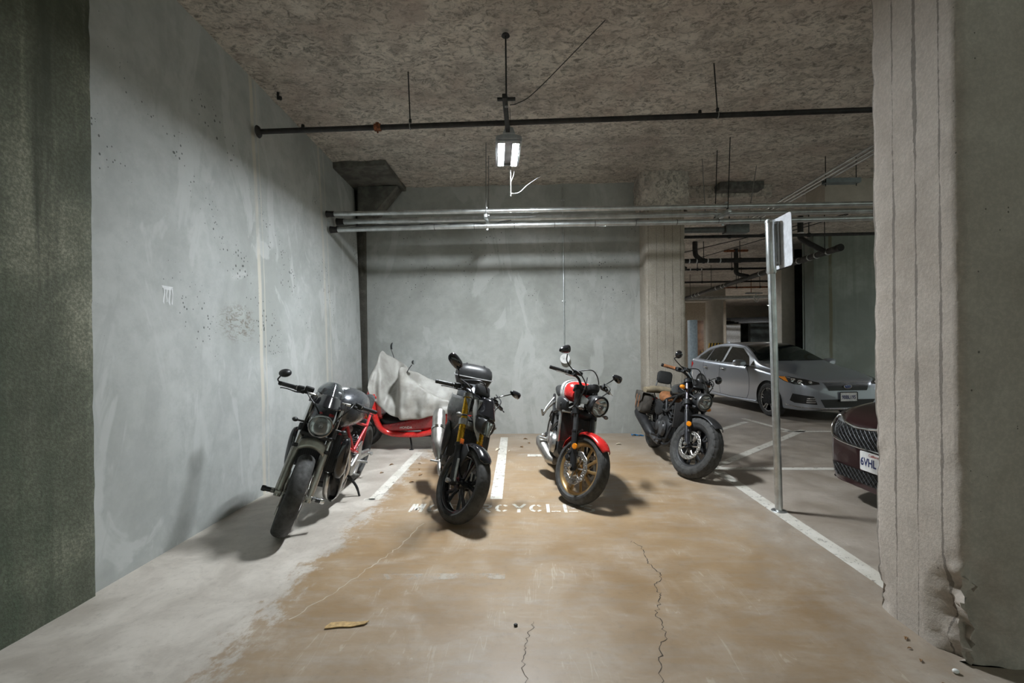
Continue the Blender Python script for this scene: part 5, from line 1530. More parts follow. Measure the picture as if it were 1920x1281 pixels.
# ================================================================== 3. red and white roadster with gold wheels
def build_roadster():
    b = Bike('motorcycle with red front fender, gold wheels and red, white and black tank', (0.330, 4.69), -85.5, 9.5, 31.5, 1.405, 0.302, 0.312, 25, 0.09)
    b.wheel(True, 0.120, 0.222, k_bronze, 'ten', [(0.078, 0.145, 0.098), (-0.078, 0.145, 0.098)], k_steel, tread='block', holes='wave')
    b.wheel(False, 0.18, 0.222, k_bronze, 'ten', [(-0.08, 0.122, 0.08)], k_steel, tread='block')
    b.fork(0.105, (0.56, 0.985, 0.0235), (0.27, 0.575, 0.0285, 0.024), k_grey, M('black_fork_slider', (0.04, 0.04, 0.042), 0.38, 0.6), zc=0.585)
    mb = b.mb(True)
    for d in (-1, 1): mb.tube([b.fp(0.76, d * 0.105), b.fp(0.93, d * 0.105)], [0.031, 0.029], 16)
    b.put(mb, 'fork_cover', k_grey)
    b.clamp(0.755, 0.105, 0.045, k_matte)
    b.clamp(0.965, 0.105, 0.032, k_matte)
    for d in (-1, 1):
        b.caliper((0.625, d * 0.100, 0.385), k_black, (0.06, 0.058, 0.12), 0.55)
        mb = b.mb(True); mb.lathe([(0, 0.012), (0.022, 0.011), (0.026, 0.004), (0.026, 0)], (0.665, d * 0.135, 0.47), (0.35, d * 0.9, 0), 16); mb.rod((0.625, d * 0.11, 0.475), (0.665, d * 0.135, 0.47), 0.008, 8); b.put(mb, 'reflector', k_amber)
        mb = b.mb(True)
        for q in range(2): mb.lathe([(0.008, 0.004), (0.017, 0.005), (0.019, 0.0)], (0.60 + 0.025 * q, d * 0.131, 0.41 - 0.045 * q), (0, d, 0), 14)
        b.put(mb, 'caliper_piston', k_chrome)
    b.fender(True, 0.332, 0.074, 46, 162, k_red, tip=0.4, rim=0.5)
    mb = b.mb(True)
    for d in (-1, 1):
        mb.tube(spline([(0.61, d * 0.092, 0.50), (0.60, d * 0.094, 0.57), (0.63, d * 0.085, 0.625)], 5), 0.012, 8, flat=0.5)
        mb.tube(spline([(0.50, d * 0.085, 0.52), (0.58, d * 0.094, 0.56)], 5), 0.010, 8, flat=0.5)
    b.put(mb, 'fender_stay', k_grey)
    b.headlight((0.640, 0, 0.868), 0.092, 0.17, M('dark_grey_shell', (0.055, 0.055, 0.056), 0.35, 0.4), k_gloss, -5)
    mb = b.mb(True)
    for d in (-1, 1):
        mb.prism([(0, -0.05), (0.16, -0.02), (0.17, 0.02), (0.02, 0.06)], (0.415, d * 0.100, 0.87), (1, 0, 0), (0, 0, 1), 0.008 * d, bev=0.002)
    b.put(mb, 'headlight_bracket', k_alu)
    mb = b.mb(True); mb.lathe([(0, -0.035), (0.05, -0.035), (0.058, -0.015), (0.058, 0.01), (0.052, 0.014), (0, 0.012)], (0.475, 0.0, 1.015), (-0.45, 0, 0.89), 28); ins = b.put(mb, 'speedometer', k_black)
    mb = b.mb(True); mb.lathe([(0.050, 0.010), (0.060, 0.010), (0.060, 0.016), (0.050, 0.017)], (0.475, 0.0, 1.015), (-0.45, 0, 0.89), 28, closed=True); b.put(mb, 'bezel', k_alu, ins)
    G = b.bars([(0.365, 0, 1.0), (0.365, 0.055, 1.0), (0.375, 0.13, 1.05), (0.36, 0.22, 1.065), (0.28, 0.38, 1.05)], 0.0125, k_black, 0.0165, k_black, lever_mat=k_alu)
    for d in (-1, 1):
        A, U, fw = G[d]
        bs = A - U * 0.075 + V((0.01, 0, 0.02))
        b.mirror(bs, V((0.345, d * 0.325, 1.215)) if d < 0 else V((0.36, 0.315, 1.185)), V((0.345, -0.365, 1.245)) if d < 0 else V((0.36, 0.355, 1.205)), (0.064, 0.050, 0.045), 'tear', k_gloss, mid=V((0.345, d * 0.295, 1.15)), roll=-0.5 * d if d < 0 else -0.1)
    # tank in colour bands
    mb = b.mb()
    st = [(0.34, 0, 0.90, 0.085, 0.06, 2.4), (0.26, 0, 0.925, 0.142, 0.098, 2.8), (0.10, 0, 0.93, 0.150, 0.110, 2.9), (-0.06, 0, 0.91, 0.145, 0.105, 2.8), (-0.18, 0, 0.88, 0.11, 0.08, 2.5), (-0.25, 0, 0.86, 0.08, 0.05, 2.2)]
    mb.se(st, 32, 8)
    mats = [k_red, k_whitep, k_gloss]
    for i, f in enumerate(mb.f):
        cx = sum(mb.v[j][0] for j in f) / len(f)
        cz = sum(mb.v[j][2] for j in f) / len(f)
        x = cx - (cz - 0.92) * 0.25
        mb.mi[i] = 0 if x > 0.205 else (1 if x > 0.175 else (2 if x > 0.12 else (1 if x > -0.09 else 2)))
    tk = b.put(mb, 'fuel_tank', mats)
    for d in (-1, 1):
        mb = b.mb(); text_mb(mb, 'YAMAHA', 0.030, (-0.02, d * 0.152, 0.925), (-d, 0, 0), (0, 0, 1), 0.004); b.put(mb, 'emblem', k_gloss, tk)
        # air scoop under the tank
        mb = b.mb(); mb.se([(0.40, d * 0.13, 0.80, 0.015, 0.045, 2.5), (0.35, d * 0.155, 0.80, 0.035, 0.07, 2.8), (0.22, d * 0.17, 0.80, 0.035, 0.075, 2.8), (0.10, d * 0.155, 0.79, 0.025, 0.05, 2.5), (0.02, d * 0.14, 0.79, 0.015, 0.03, 2.3)], 20, 4); sc_ = b.put(mb, 'air_scoop', k_black)
        mb = b.mb(); mb.ell((0.355, d * 0.185, 0.80), (0.012, 0.01, 0.02)); b.put(mb, 'scoop_hole', k_matte, sc_)
    mb = b.mb(); mb.se([(-0.18, 0, 0.86, 0.09, 0.05, 2.5), (-0.32, 0, 0.855, 0.13, 0.055, 2.8), (-0.50, 0, 0.88, 0.125, 0.055, 2.6), (-0.68, 0, 0.88, 0.10, 0.05, 2.4), (-0.74, 0, 0.875, 0.06, 0.03, 2.2)], 24, 4); b.put(mb, 'seat', k_seat)
    mb = b.mb(); mb.box((0.345, 0, 0.60), (0.04, 0.32, 0.28), (0, -0.18, 0), bev=0.006); ra = b.put(mb, 'radiator', k_rad)
    mb = b.mb()
    for d in (-1, 1): mb.box((0.352, d * 0.168, 0.60), (0.045, 0.024, 0.30), (0, -0.18, 0), bev=0.008)
    mb.box((0.375, 0, 0.745), (0.04, 0.34, 0.02), bev=0.006)
    b.put(mb, 'radiator_frame', k_alu, ra)
    b.engine((0.06, 0, 0.39), [((0.15, 0, 0.60), rad(20), 0.30, 0.20, 0.24)], k_grey, k_matte, 0.33, 3, k_alu)
    for y in (-0.07, 0.07):
        b.pipe([(0.24, y, 0.54), (0.34, y, 0.46), (0.33, y * 1.1, 0.28), (0.20, y * 0.9, 0.18), (0.0, -0.06, 0.17)], 0.020, k_steel)
    mb = b.mb(); mb.tube([V((0.02, -0.10, 0.18)), V((-0.06, -0.14, 0.19)), V((-0.20, -0.19, 0.25)), V((-0.28, -0.225, 0.30)), V((-0.35, -0.24, 0.33)), V((-0.355, -0.24, 0.332))], [0.035, 0.06, 0.065, 0.062, 0.045, 0.030], 20); b.put(mb, 'muffler', k_steel)
    mb = b.mb()
    for d in (-1, 1):
        for (p, q) in (((0.36, d * 0.05, 0.84), (-0.16, d * 0.16, 0.66)), ((0.36, d * 0.05, 0.74), (0.16, d * 0.16, 0.60)), ((0.16, d * 0.16, 0.60), (-0.20, d * 0.16, 0.45)), ((-0.16, d * 0.16, 0.66), (-0.20, d * 0.16, 0.40)), ((-0.16, d * 0.16, 0.66), (-0.70, d * 0.10, 0.80))): mb.rod(p, q, 0.016, 8)
    b.put(mb, 'tube_frame', k_matte)
    b.swingarm((-0.20, 0.38), 0.12, k_matte)
    b.shock((-0.10, 0.0, 0.62), (-0.32, 0.0, 0.45))
    b.pegs(-0.20, 0.36, 0.18)
    for d in (-1, 1):
        mb = b.mb(); mb.tube(spline([(-0.35, d * 0.13, 0.76), (-0.40, d * 0.20, 0.66), (-0.46, d * 0.23, 0.58)], 5), 0.012, 8); mb.tube(spline([(-0.55, d * 0.12, 0.78), (-0.50, d * 0.20, 0.66), (-0.46, d * 0.23, 0.58)], 5), 0.010, 8); mb.rod((-0.46, d * 0.23, 0.57), (-0.44, d * 0.255, 0.645), 0.014, 10); b.put(mb, 'passenger_peg', k_alu)
    b.stand((-0.06, 0.13, 0.22), (-0.10, 0.28, 0.047))
    b.fender(False, 0.345, 0.09, 60, 150, k_black, st=False)
    mb = b.mb(); mb.lathe([(0, 0.0), (0.04, 0.0), (0.045, 0.03), (0, 0.035)], (-0.76, 0, 0.84), (-1, 0, 0), 20); b.put(mb, 'tail_light', k_redlens)
    for d in (-1, 1): b.indicator((0.57, d * 0.10, 0.80), (0.59, d * 0.165, 0.80), M('smoked_indicator', (0, 0, 0)), r=0.018)
    b.cables([[(0.36, -0.22, 1.11, 1), (0.48, -0.20, 1.08, 1), (0.52, -0.10, 0.96, 1), (0.42, -0.05, 0.80)], [(0.35, 0.22, 1.11, 1), (0.49, 0.19, 1.06, 1), (0.50, 0.09, 0.94, 1), (0.38, 0.06, 0.78)],
              [(0.33, -0.15, 1.10, 1), (0.46, -0.06, 1.16, 1), (0.48, 0.05, 1.04, 1), (0.38, 0.05, 0.86)], [(0.50, -0.11, 0.78, 1), (0.58, -0.13, 0.66, 1), (0.64, -0.12, 0.52, 1), (0.63, -0.10, 0.43, 1)],
              [(0.46, -0.10, 1.08, 1), (0.55, -0.16, 0.96, 1), (0.50, -0.15, 0.82, 1), (0.36, -0.12, 0.74)]])
    return b

# ================================================================== 4. black cruiser with saddlebag
def build_cruiser():
    b = Bike('black cruiser motorcycle with brown leather seat, backrest and saddlebag, at the column foot', (1.660, 5.52), -91.5, 10.5, 26.5, 1.49, 0.322, 0.315, 28, 0.11)
    b.wheel(True, 0.145, 0.205, k_matte, 'y', [(-0.085, 0.148, 0.108)], k_steel, tread='knobby')
    b.wheel(False, 0.16, 0.205, k_matte, 'y', [(-0.085, 0.12, 0.08)], k_steel, tread='knobby')
    b.fork(0.115, (0.60, 0.985, 0.0225), (0.29, 0.635, 0.0285, 0.024), M('dark_fork_chrome', (0.25, 0.24, 0.29), 0.18, 1.0), M('fork_slider_dark', (0.055, 0.055, 0.062), 0.32, 0.7), zc=0.645)
    b.clamp(0.735, 0.115, 0.045, k_matte)
    b.clamp(0.955, 0.115, 0.032, k_matte)
    b.caliper((0.655, -0.105, 0.43), k_grey, (0.06, 0.055, 0.12), 0.8)
    for d in (-1, 1):
        mb = b.mb(True); mb.lathe([(0, 0.014), (0.024, 0.012), (0.028, 0.004), (0.028, -0.004)], (0.700, d * 0.150, 0.525), (0.55, d * 0.8, 0), 16); mb.rod((0.645, d * 0.12, 0.535), (0.69, d * 0.145, 0.525), 0.008, 8); b.put(mb, 'reflector', k_amber)
    b.fender(True, 0.354, 0.080, 50, 128, k_black, tip=0.3, rim=0.45)
    b.headlight((0.635, 0, 0.80), 0.088, 0.16, k_black, M('grey_bezel', (0.20, 0.20, 0.20), 0.35, 0.8), -4)
    mb = b.mb(True)
    for d in (-1, 1): mb.tube(spline([(0.44, d * 0.10, 0.84), (0.53, d * 0.10, 0.82), (0.60, d * 0.094, 0.80)], 4), 0.010, 8)
    mb.box((0.56, 0, 0.715), (0.12, 0.16, 0.03), bev=0.01)
    b.put(mb, 'headlight_bracket', k_matte)
    mb = b.mb(True)
    def brow(u, v):
        a = (u - 0.5) * 2
        return V((0.56 - 0.05 * a * a - 0.07 * v, a * 0.10, 0.91 + 0.085 * v + 0.02 * (1 - a * a)))
    mb.grid(brow, 12, 5); b.put(mb, 'instrument_shroud', k_black, solid=0.005)
    mb = b.mb(True); mb.lathe([(0, -0.03), (0.045, -0.03), (0.052, -0.012), (0.052, 0.01), (0, 0.012)], (0.46, 0.0, 1.0), (-0.55, 0, 0.83), 28); b.put(mb, 'speedometer', k_black)
    G = b.bars([(0.365, 0, 1.0), (0.365, 0.06, 1.0), (0.365, 0.14, 1.03), (0.33, 0.235, 1.042), (0.235, 0.35, 1.03)], 0.0145, k_black, 0.018, k_tan)
    for d in (-1, 1):
        A, U, fw = G[d]
        bs = A - U * 0.075 + V((0.01, 0, 0.02))
        b.mirror(bs, V((0.315, d * 0.29, 1.16)) if d < 0 else V((0.34, 0.32, 1.11)), V((0.315, -0.275, 1.20)) if d < 0 else V((0.34, 0.355, 1.12)), (0.046, 0.046, 0.04), 'oval', k_gloss, mid=V((0.33, d * 0.32, 1.13)) if d < 0 else V((0.33, 0.30, 1.125)))
    mb = b.mb(); mb.se([(0.31, 0, 0.835, 0.05, 0.045, 2.2), (0.22, 0, 0.855, 0.105, 0.075, 2.4), (0.08, 0, 0.845, 0.125, 0.085, 2.5), (-0.06, 0, 0.80, 0.10, 0.065, 2.4), (-0.15, 0, 0.765, 0.05, 0.03, 2.2)], 28, 5)
    tk = b.put(mb, 'fuel_tank', k_gloss)
    mb = b.mb(); mb.lathe([(0, 0.016), (0.03, 0.016), (0.036, 0.008), (0.04, 0.0)], (0.10, 0, 0.925), (0, 0, 1), 20); b.put(mb, 'filler_cap', k_black, tk)
    mb = b.mb(); mb.se([(-0.12, 0, 0.725, 0.06, 0.03, 2.3), (-0.20, 0, 0.710, 0.105, 0.055, 2.5), (-0.33, 0, 0.710, 0.125, 0.064, 2.6), (-0.43, 0, 0.735, 0.115, 0.06, 2.4), (-0.48, 0, 0.745, 0.06, 0.03, 2.2)], 28, 4)
    se_ = b.put(mb, 'seat', k_tan)
    mb = b.mb(); mb.box((-0.30, 0, 0.665), (0.34, 0.20, 0.03), bev=0.01); b.put(mb, 'seat_base', k_black, se_)
    mb = b.mb()   # open frame panels each side
    for d in (-1, 1):
        for (p, q) in (((0.40, d * 0.05, 0.85), (0.02, d * 0.14, 0.72)), ((0.40, d * 0.05, 0.76), (0.12, d * 0.15, 0.58)), ((0.02, d * 0.14, 0.72), (-0.22, d * 0.15, 0.60)), ((0.12, d * 0.15, 0.58), (0.02, d * 0.14, 0.72)), ((0.12, d * 0.15, 0.58), (-0.22, d * 0.15, 0.60)), ((0.26, d * 0.09, 0.80), (0.12, d * 0.15, 0.58)), ((-0.22, d * 0.15, 0.60), (-0.26, d * 0.14, 0.34)), ((0.38, d * 0.06, 0.72), (0.24, d * 0.14, 0.28)), ((0.24, d * 0.14, 0.28), (-0.2, d * 0.14, 0.22)), ((-0.22, d * 0.15, 0.60), (-0.72, d * 0.13, 0.70))): mb.rod(p, q, 0.014, 8)
    b.put(mb, 'tube_frame', k_matte)
    for d in (-1, 1):
        mb = b.mb(); mb.se([(-0.02, d * 0.15, 0.60, 0.012, 0.05, 2.6), (-0.10, d * 0.165, 0.59, 0.025, 0.085, 3), (-0.24, d * 0.165, 0.59, 0.025, 0.085, 3), (-0.30, d * 0.15, 0.58, 0.012, 0.05, 2.6)], 18, 3); b.put(mb, 'side_cover', k_matte)
    mb = b.mb(); mb.box((0.35, 0, 0.58), (0.04, 0.26, 0.28), (0, -0.12, 0), bev=0.01); b.put(mb, 'radiator', k_rad)
    b.engine((0.05, 0, 0.38), [((0.14, 0, 0.56), rad(20), 0.26, 0.19, 0.22)], k_matte, k_matte, 0.32, 4, k_grey)
    for y in (-0.06, 0.06):
        b.pipe([(0.22, y, 0.52), (0.32, y, 0.45), (0.31, y - 0.03, 0.28), (0.16, -0.12, 0.20), (0.0, -0.18, 0.22)], 0.020, k_matte)
    mb = b.mb(); mb.tube([V((0.12, -0.165, 0.205)), V((0.04, -0.19, 0.22)), V((-0.16, -0.215, 0.27))], [0.032, 0.034, 0.034], 16); b.put(mb, 'heat_shield', k_grey)
    mb = b.mb(); mb.tube([V((-0.10, -0.205, 0.25)), V((-0.15, -0.22, 0.27)), V((-0.60, -0.275, 0.43)), V((-0.66, -0.28, 0.45)), V((-0.665, -0.28, 0.452))], [0.035, 0.062, 0.068, 0.060, 0.035], 20); b.put(mb, 'muffler', k_matte)
    b.swingarm((-0.22, 0.34), 0.12, k_matte)
    for d in (-1, 1): b.shock((-0.48, d * 0.15, 0.66), (-0.66, d * 0.15, 0.36), 0.028)
    b.pegs(0.10, 0.28, 0.19, k_black)
    mb = b.mb(); mb.tube(spline([(0.12, -0.20, 0.26), (0.24, -0.22, 0.25), (0.28, -0.225, 0.27)], 5), 0.008, 8); mb.rod((0.28, -0.20, 0.27), (0.28, -0.26, 0.27), 0.011, 8); b.put(mb, 'brake_pedal', k_grey)
    b.stand((0.0, 0.14, 0.20), (-0.06, 0.28, 0.052))
    b.fender(False, 0.345, 0.105, 40, 165, k_black, st=False)
    # backrest with its bars
    mb = b.mb()
    for d in (-1, 1): mb.tube(spline([(-0.52, d * 0.13, 0.68), (-0.66, d * 0.12, 0.74), (-0.75, d * 0.085, 0.92), (-0.76, d * 0.07, 1.0)], 6), 0.008, 8)
    br = b.put(mb, 'backrest', k_black)
    mb = b.mb(); mb.prism(rrect(0.20, 0.17, 0.05), (-0.775, 0, 0.955), (0, 1, 0), (-0.1, 0, 1), 0.05, bev=0.016); b.put(mb, 'backrest_pad', k_seat, br)
    mb = b.mb(); mb.tube(spline([(-0.55, -0.28, 0.755), (-0.60, -0.12, 0.785), (-0.62, 0.05, 0.79), (-0.60, 0.18, 0.76)], 5), [0.05, 0.06, 0.062, 0.05], 14, flat=0.8); b.put(mb, 'luggage_roll', k_khaki)
    for d in (-1, 1):
        mb = b.mb(); secs = []
        for (y, s_) in ((0.19, 0.92), (0.215, 1.0), (0.29, 1.0), (0.32, 0.90)):
            secs.append([V((-0.60 + 0.20 * s_ * math.copysign(abs(cos(a)) ** 0.5, cos(a)), d * y, 0.585 + 0.135 * s_ * math.copysign(abs(sin(a)) ** 0.5, sin(a)))) for a in [2 * pi * i / 28 for i in range(28)]])
        mb.loft(secs); sb = b.put(mb, 'saddlebag', k_canvas)
        mb = b.mb(); mb.grid(lambda u, v: V((-0.80 + 0.40 * u, d * (0.18 + 0.155 * min(1, v * 1.9)), 0.728 - 0.15 * max(0, v - 0.5) * 2 * (1 - 0.35 * (2 * u - 1) ** 2))), 12, 10); b.put(mb, 'bag_flap', k_canvas, sb, solid=0.005)
        mb = b.mb()
        for x in (-0.68, -0.52): mb.box((x, d * 0.338, 0.60), (0.022, 0.006, 0.16), bev=0.002)
        b.put(mb, 'bag_strap', k_tan, sb)
    for d in (-1, 1): b.indicator((0.44, d * 0.13, 0.86), (0.45, d * 0.185, 0.875) if d < 0 else (0.56, 0.15, 0.75), k_amber, r=0.024)
    mb = b.mb(); mb.lathe([(0, 0.03), (0.035, 0.028), (0.04, 0.0)], (-1.02, 0, 0.62), (-1, 0, 0.2), 18); b.put(mb, 'tail_light', k_redlens)
    b.cables([[(0.33, -0.22, 1.09, 1), (0.45, -0.20, 1.06, 1), (0.50, -0.10, 0.94, 1), (0.42, -0.05, 0.78)], [(0.33, 0.22, 1.09, 1), (0.46, 0.19, 1.04, 1), (0.50, 0.12, 0.90, 1), (0.40, 0.06, 0.76)],
              [(0.46, -0.12, 0.76, 1), (0.58, -0.14, 0.66, 1), (0.66, -0.135, 0.52, 1), (0.66, -0.11, 0.47, 1)], [(0.33, -0.14, 1.08, 1), (0.42, -0.04, 1.12, 1), (0.44, 0.05, 1.0, 1), (0.38, 0.05, 0.84)]])
    return b

B1 = build_streetfighter()
B2 = build_goldfork()
B3 = build_roadster()
B4 = build_cruiser()
# ================================================================== 5. red scooter under a grey cover
def build_scooter():
    b = Bike('red scooter half hidden under a grey cover, parked sideways along the back wall', (-1.63, 6.33), 180.0, 8.0, 30.0, 1.30, 0.235, 0.235, 27, 0.07, name='scooter', cat='scooter')
    b.wheel(True, 0.10, 0.155, k_grey, 'three', [(-0.06, 0.10, 0.06)], k_steel)
    b.wheel(False, 0.11, 0.155, k_grey, 'three', [], k_steel)
    for d in (-1, 1):
        mb = b.mb(True); mb.tube([b.fp(0.235, d * 0.075), b.fp(0.62, d * 0.075)], [0.022, 0.022], 12); b.put(mb, 'fork_leg', k_matte)
    b.fender(True, 0.265, 0.075, 20, 165, k_red)
    mb = b.mb(); mb.se([(0.62, 0, 0.62, 0.03, 0.10, 2.2), (0.56, 0, 0.64, 0.13, 0.20, 2.4), (0.48, 0, 0.64, 0.19, 0.26, 2.6), (0.42, 0, 0.63, 0.20, 0.26, 2.6), (0.36, 0, 0.62, 0.18, 0.23, 2.6)], 28, 5); b.put(mb, 'front_cowl', k_red)
    for d in (-1, 1):   # swept lower side panel running from leg shield to tail
        mb = b.mb()
        P = [(0.46, 0.80), (0.45, 0.62), (0.42, 0.46), (0.36, 0.33), (0.24, 0.255), (0.05, 0.235), (-0.15, 0.24), (-0.32, 0.28), (-0.48, 0.35)]
        S_ = spline([(p[0], d * (0.20 + 0.02 * sin(i)), p[1]) for i, p in enumerate(P)], 6)
        mb.tube(S_, [0.05 - 0.012 * abs(i / len(S_) - 0.4) for i in range(len(S_))], 12, flat=0.8)
        b.put(mb, 'side_strip', k_red)
        mb = b.mb()
        mb.grid(lambda u, v: V((0.38 - 0.80 * u, d * (0.20 + 0.015 * sin(pi * v)), 0.28 + 0.03 * u + v * (0.10 + 0.20 * u * u))), 20, 6)
        pn = b.put(mb, 'floor_panel', M('dark_red_bodywork', (0.30, 0.012, 0.015), 0.3, coat=0.4), solid=0.01)
        if d > 0:
            mb = b.mb(); text_mb(mb, 'HONDA', 0.045, (0.02, 0.222, 0.345), (-1, 0, 0), (0, 0.05, 1), 0.004); b.put(mb, 'emblem', k_whitep, pn)
    mb = b.mb(); mb.se([(0.40, 0, 0.40, 0.15, 0.10, 3), (0.30, 0, 0.36, 0.17, 0.10, 3), (0.0, 0, 0.36, 0.17, 0.08, 3), (-0.15, 0, 0.40, 0.15, 0.12, 3)], 24, 4); b.put(mb, 'footboard', k_black)
    mb = b.mb(); mb.se([(-0.05, 0, 0.52, 0.10, 0.14, 2.5), (-0.20, 0, 0.48, 0.16, 0.15, 2.6), (-0.50, 0, 0.45, 0.18, 0.12, 2.5), (-0.75, 0, 0.49, 0.14, 0.09, 2.4), (-0.92, 0, 0.53, 0.07, 0.05, 2.2)], 28, 5); b.put(mb, 'rear_body', k_red)
    mb = b.mb(); mb.se([(0.0, 0, 0.60, 0.08, 0.03, 2.4), (-0.25, 0, 0.59, 0.10, 0.04, 2.8), (-0.55, 0, 0.59, 0.10, 0.04, 2.8), (-0.80, 0, 0.59, 0.07, 0.03, 2.3)], 24, 4); b.put(mb, 'seat', k_seat)
    mb = b.mb(); mb.se([(-0.15, 0, 0.30, 0.10, 0.08, 2.6), (-0.35, 0.02, 0.28, 0.13, 0.10, 2.8), (-0.65, 0.06, 0.26, 0.07, 0.09, 2.6)], 20, 4); mb.box((-0.25, 0, 0.20), (0.24, 0.2, 0.06), bev=0.015); b.put(mb, 'engine', k_matte)
    mb = b.mb(); mb.tube([V((-0.25, -0.10, 0.18)), V((-0.45, -0.16, 0.22)), V((-0.85, -0.18, 0.36))], [0.02, 0.05, 0.05], 14); b.put(mb, 'muffler', k_matte)
    mb = b.mb(); mb.lathe([(0, 0.012), (0.03, 0.010), (0.034, 0)], (0.60, 0.10, 0.46), (0.5, 0.9, 0), 16); b.put(mb, 'reflector', k_amber)
    mb = b.mb(); mb.prism([(0, 0), (0.10, 0.03), (0.12, 0.20), (0.05, 0.24), (-0.01, 0.1)], (0.55, 0.165, 0.44), (-1, 0, 0), (0, 0, 1), 0.02, bev=0.004); b.put(mb, 'vent_grille', k_black)
    # mirrors rise through the cover: stems from the handlebar ends
    inv = (Matrix.Translation((-1.63, 6.33, 0)) @ Matrix.Rotation(pi, 4, 'Z') @ Matrix.Rotation(-rad(8.0), 4, 'X')).inverted()
    L_ = lambda x, y, z: inv @ V((x, y, z))
    b.S = Matrix.Identity(4)
    ends = [L_(-1.66, 6.08, 1.00), L_(-1.90, 6.56, 1.06)]
    mb = b.mb(); mb.tube(spline([ends[0], L_(-1.72, 6.2, 0.84), L_(-1.77, 6.32, 0.80), L_(-1.84, 6.45, 0.86), ends[1]], 6), 0.016, 10); mb.tube([L_(-1.77, 6.32, 0.80), L_(-2.05, 6.32, 0.70)], 0.03, 10); b.put(mb, 'handlebar', k_matte)
    b.mirror(ends[0], L_(-1.545, 6.0, 1.155), L_(-1.52, 5.99, 1.185), (0.052, 0.036, 0.035), 'tear', k_black, mid=L_(-1.60, 6.03, 1.09), roll=0.3)
    b.mirror(ends[1], L_(-2.01, 6.6, 1.385), L_(-1.99, 6.6, 1.415), (0.030, 0.052, 0.035), 'oval', k_black, mid=L_(-1.95, 6.58, 1.22), roll=0.5)
    b.stand((0.0, 0.12, 0.20), (-0.04, 0.20, 0.032))
    b.fender(False, 0.27, 0.08, 60, 190, k_black, st=False)
    return b
B5 = build_scooter()

def cover_cloth():
    t = NT('grey_cover_cloth')
    n = t.noise(6, 5, 0.6)
    f = t.noise(240, 2)
    col = t.mix(t.ramp(n, 0.35, 0.65), (0.285, 0.272, 0.248), (0.40, 0.388, 0.36))
    return t.out(col, t.ramp(n, 0.3, 0.7, 0.42, 0.58), 0, t.bump(t.math('ADD', n, t.math('MULTIPLY', f, 0.3)), 0.25, 0.01), Specular_IOR_Level=0.5)
# sections of the cover from front edge to tail: (y, z) pairs, near hem first
CS = [(-2.135, [(6.00, 0.86), (6.05, 0.96), (6.14, 1.04), (6.30, 1.08), (6.46, 1.06), (6.58, 0.94), (6.62, 0.80)]),
      (-2.10, [(5.97, 0.74), (6.00, 0.92), (6.12, 1.08), (6.33, 1.20), (6.50, 1.16), (6.62, 0.98), (6.66, 0.72)]),
      (-2.06, [(5.96, 0.68), (6.01, 0.88), (6.13, 1.10), (6.35, 1.335), (6.54, 1.25), (6.68, 1.02), (6.70, 0.66)]),
      (-1.99, [(5.98, 0.62), (6.02, 0.84), (6.10, 1.02), (6.30, 1.12), (6.50, 1.265), (6.70, 1.02), (6.72, 0.64)]),
      (-1.90, [(6.00, 0.54), (6.08, 0.71), (6.22, 0.85), (6.42, 0.98), (6.58, 1.21), (6.72, 1.00), (6.74, 0.60)]),
      (-1.80, [(5.98, 0.47), (6.05, 0.70), (6.19, 0.87), (6.36, 1.00), (6.55, 1.16), (6.70, 0.98), (6.74, 0.56)]),
      (-1.70, [(5.94, 0.44), (5.93, 0.70), (5.94, 0.96), (5.97, 1.115), (6.36, 1.07), (6.66, 0.92), (6.72, 0.54)]),
      (-1.63, [(5.94, 0.43), (5.94, 0.70), (5.97, 0.93), (6.04, 1.05), (6.38, 1.05), (6.64, 0.88), (6.70, 0.54)]),
      (-1.53, [(5.97, 0.43), (5.98, 0.68), (6.02, 0.93), (6.22, 0.88), (6.42, 1.01), (6.62, 0.84), (6.68, 0.54)]),
      (-1.42, [(5.99, 0.44), (6.00, 0.64), (6.04, 0.83), (6.24, 0.77), (6.44, 0.95), (6.60, 0.82), (6.66, 0.54)]),
      (-1.25, [(6.00, 0.47), (6.01, 0.60), (6.05, 0.73), (6.24, 0.67), (6.42, 0.875), (6.56, 0.76), (6.62, 0.54)]),
      (-1.05, [(6.01, 0.50), (6.02, 0.58), (6.06, 0.665), (6.24, 0.63), (6.42, 0.805), (6.54, 0.74), (6.60, 0.54)]),
      (-0.80, [(6.02, 0.54), (6.03, 0.60), (6.08, 0.67), (6.24, 0.66), (6.42, 0.785), (6.54, 0.73), (6.60, 0.55)])]
rows = []
for x, sec in CS:
    rows.append(spline([(x, y, z) for (y, z) in sec], 8))
cols = list(zip(*rows))
G_ = [spline(c, 9) for c in cols]
mb = MB()
nu, nv = len(G_), len(G_[0])
vs = []
for i in range(nu):
    for j in range(nv):
        p = G_[i][j].copy()
        hang = max(0.0, 1 - i / (nu * 0.52))       # near side, strongest at the hem
        f = sin(p.x * 24 + 2.2 * noise.noise(p * 3)) * 0.034 + sin(p.x * 47 + p.z * 5) * 0.007
        p.y += f * hang
        p.z += 0.018 * noise.noise(V((p.x * 5, 3, 0))) * hang + 0.010 * noise.noise(p * 9)
        p += V((0, 1, 0.3)) * (noise.noise(p * 5.5 + V((7, 1, 2))) * 0.034 + noise.noise(p * 12) * 0.010)
        vs.append(p)
fs = [(i * nv + j, i * nv + j + 1, (i + 1) * nv + j + 1, (i + 1) * nv + j) for i in range(nu - 1) for j in range(nv - 1)]
mb.add(vs, fs)
tag(mb.build('scooter_cover', cover_cloth(), solid=0.003, angle=80), 'creased grey cloth cover draped over the red scooter', 'cover')

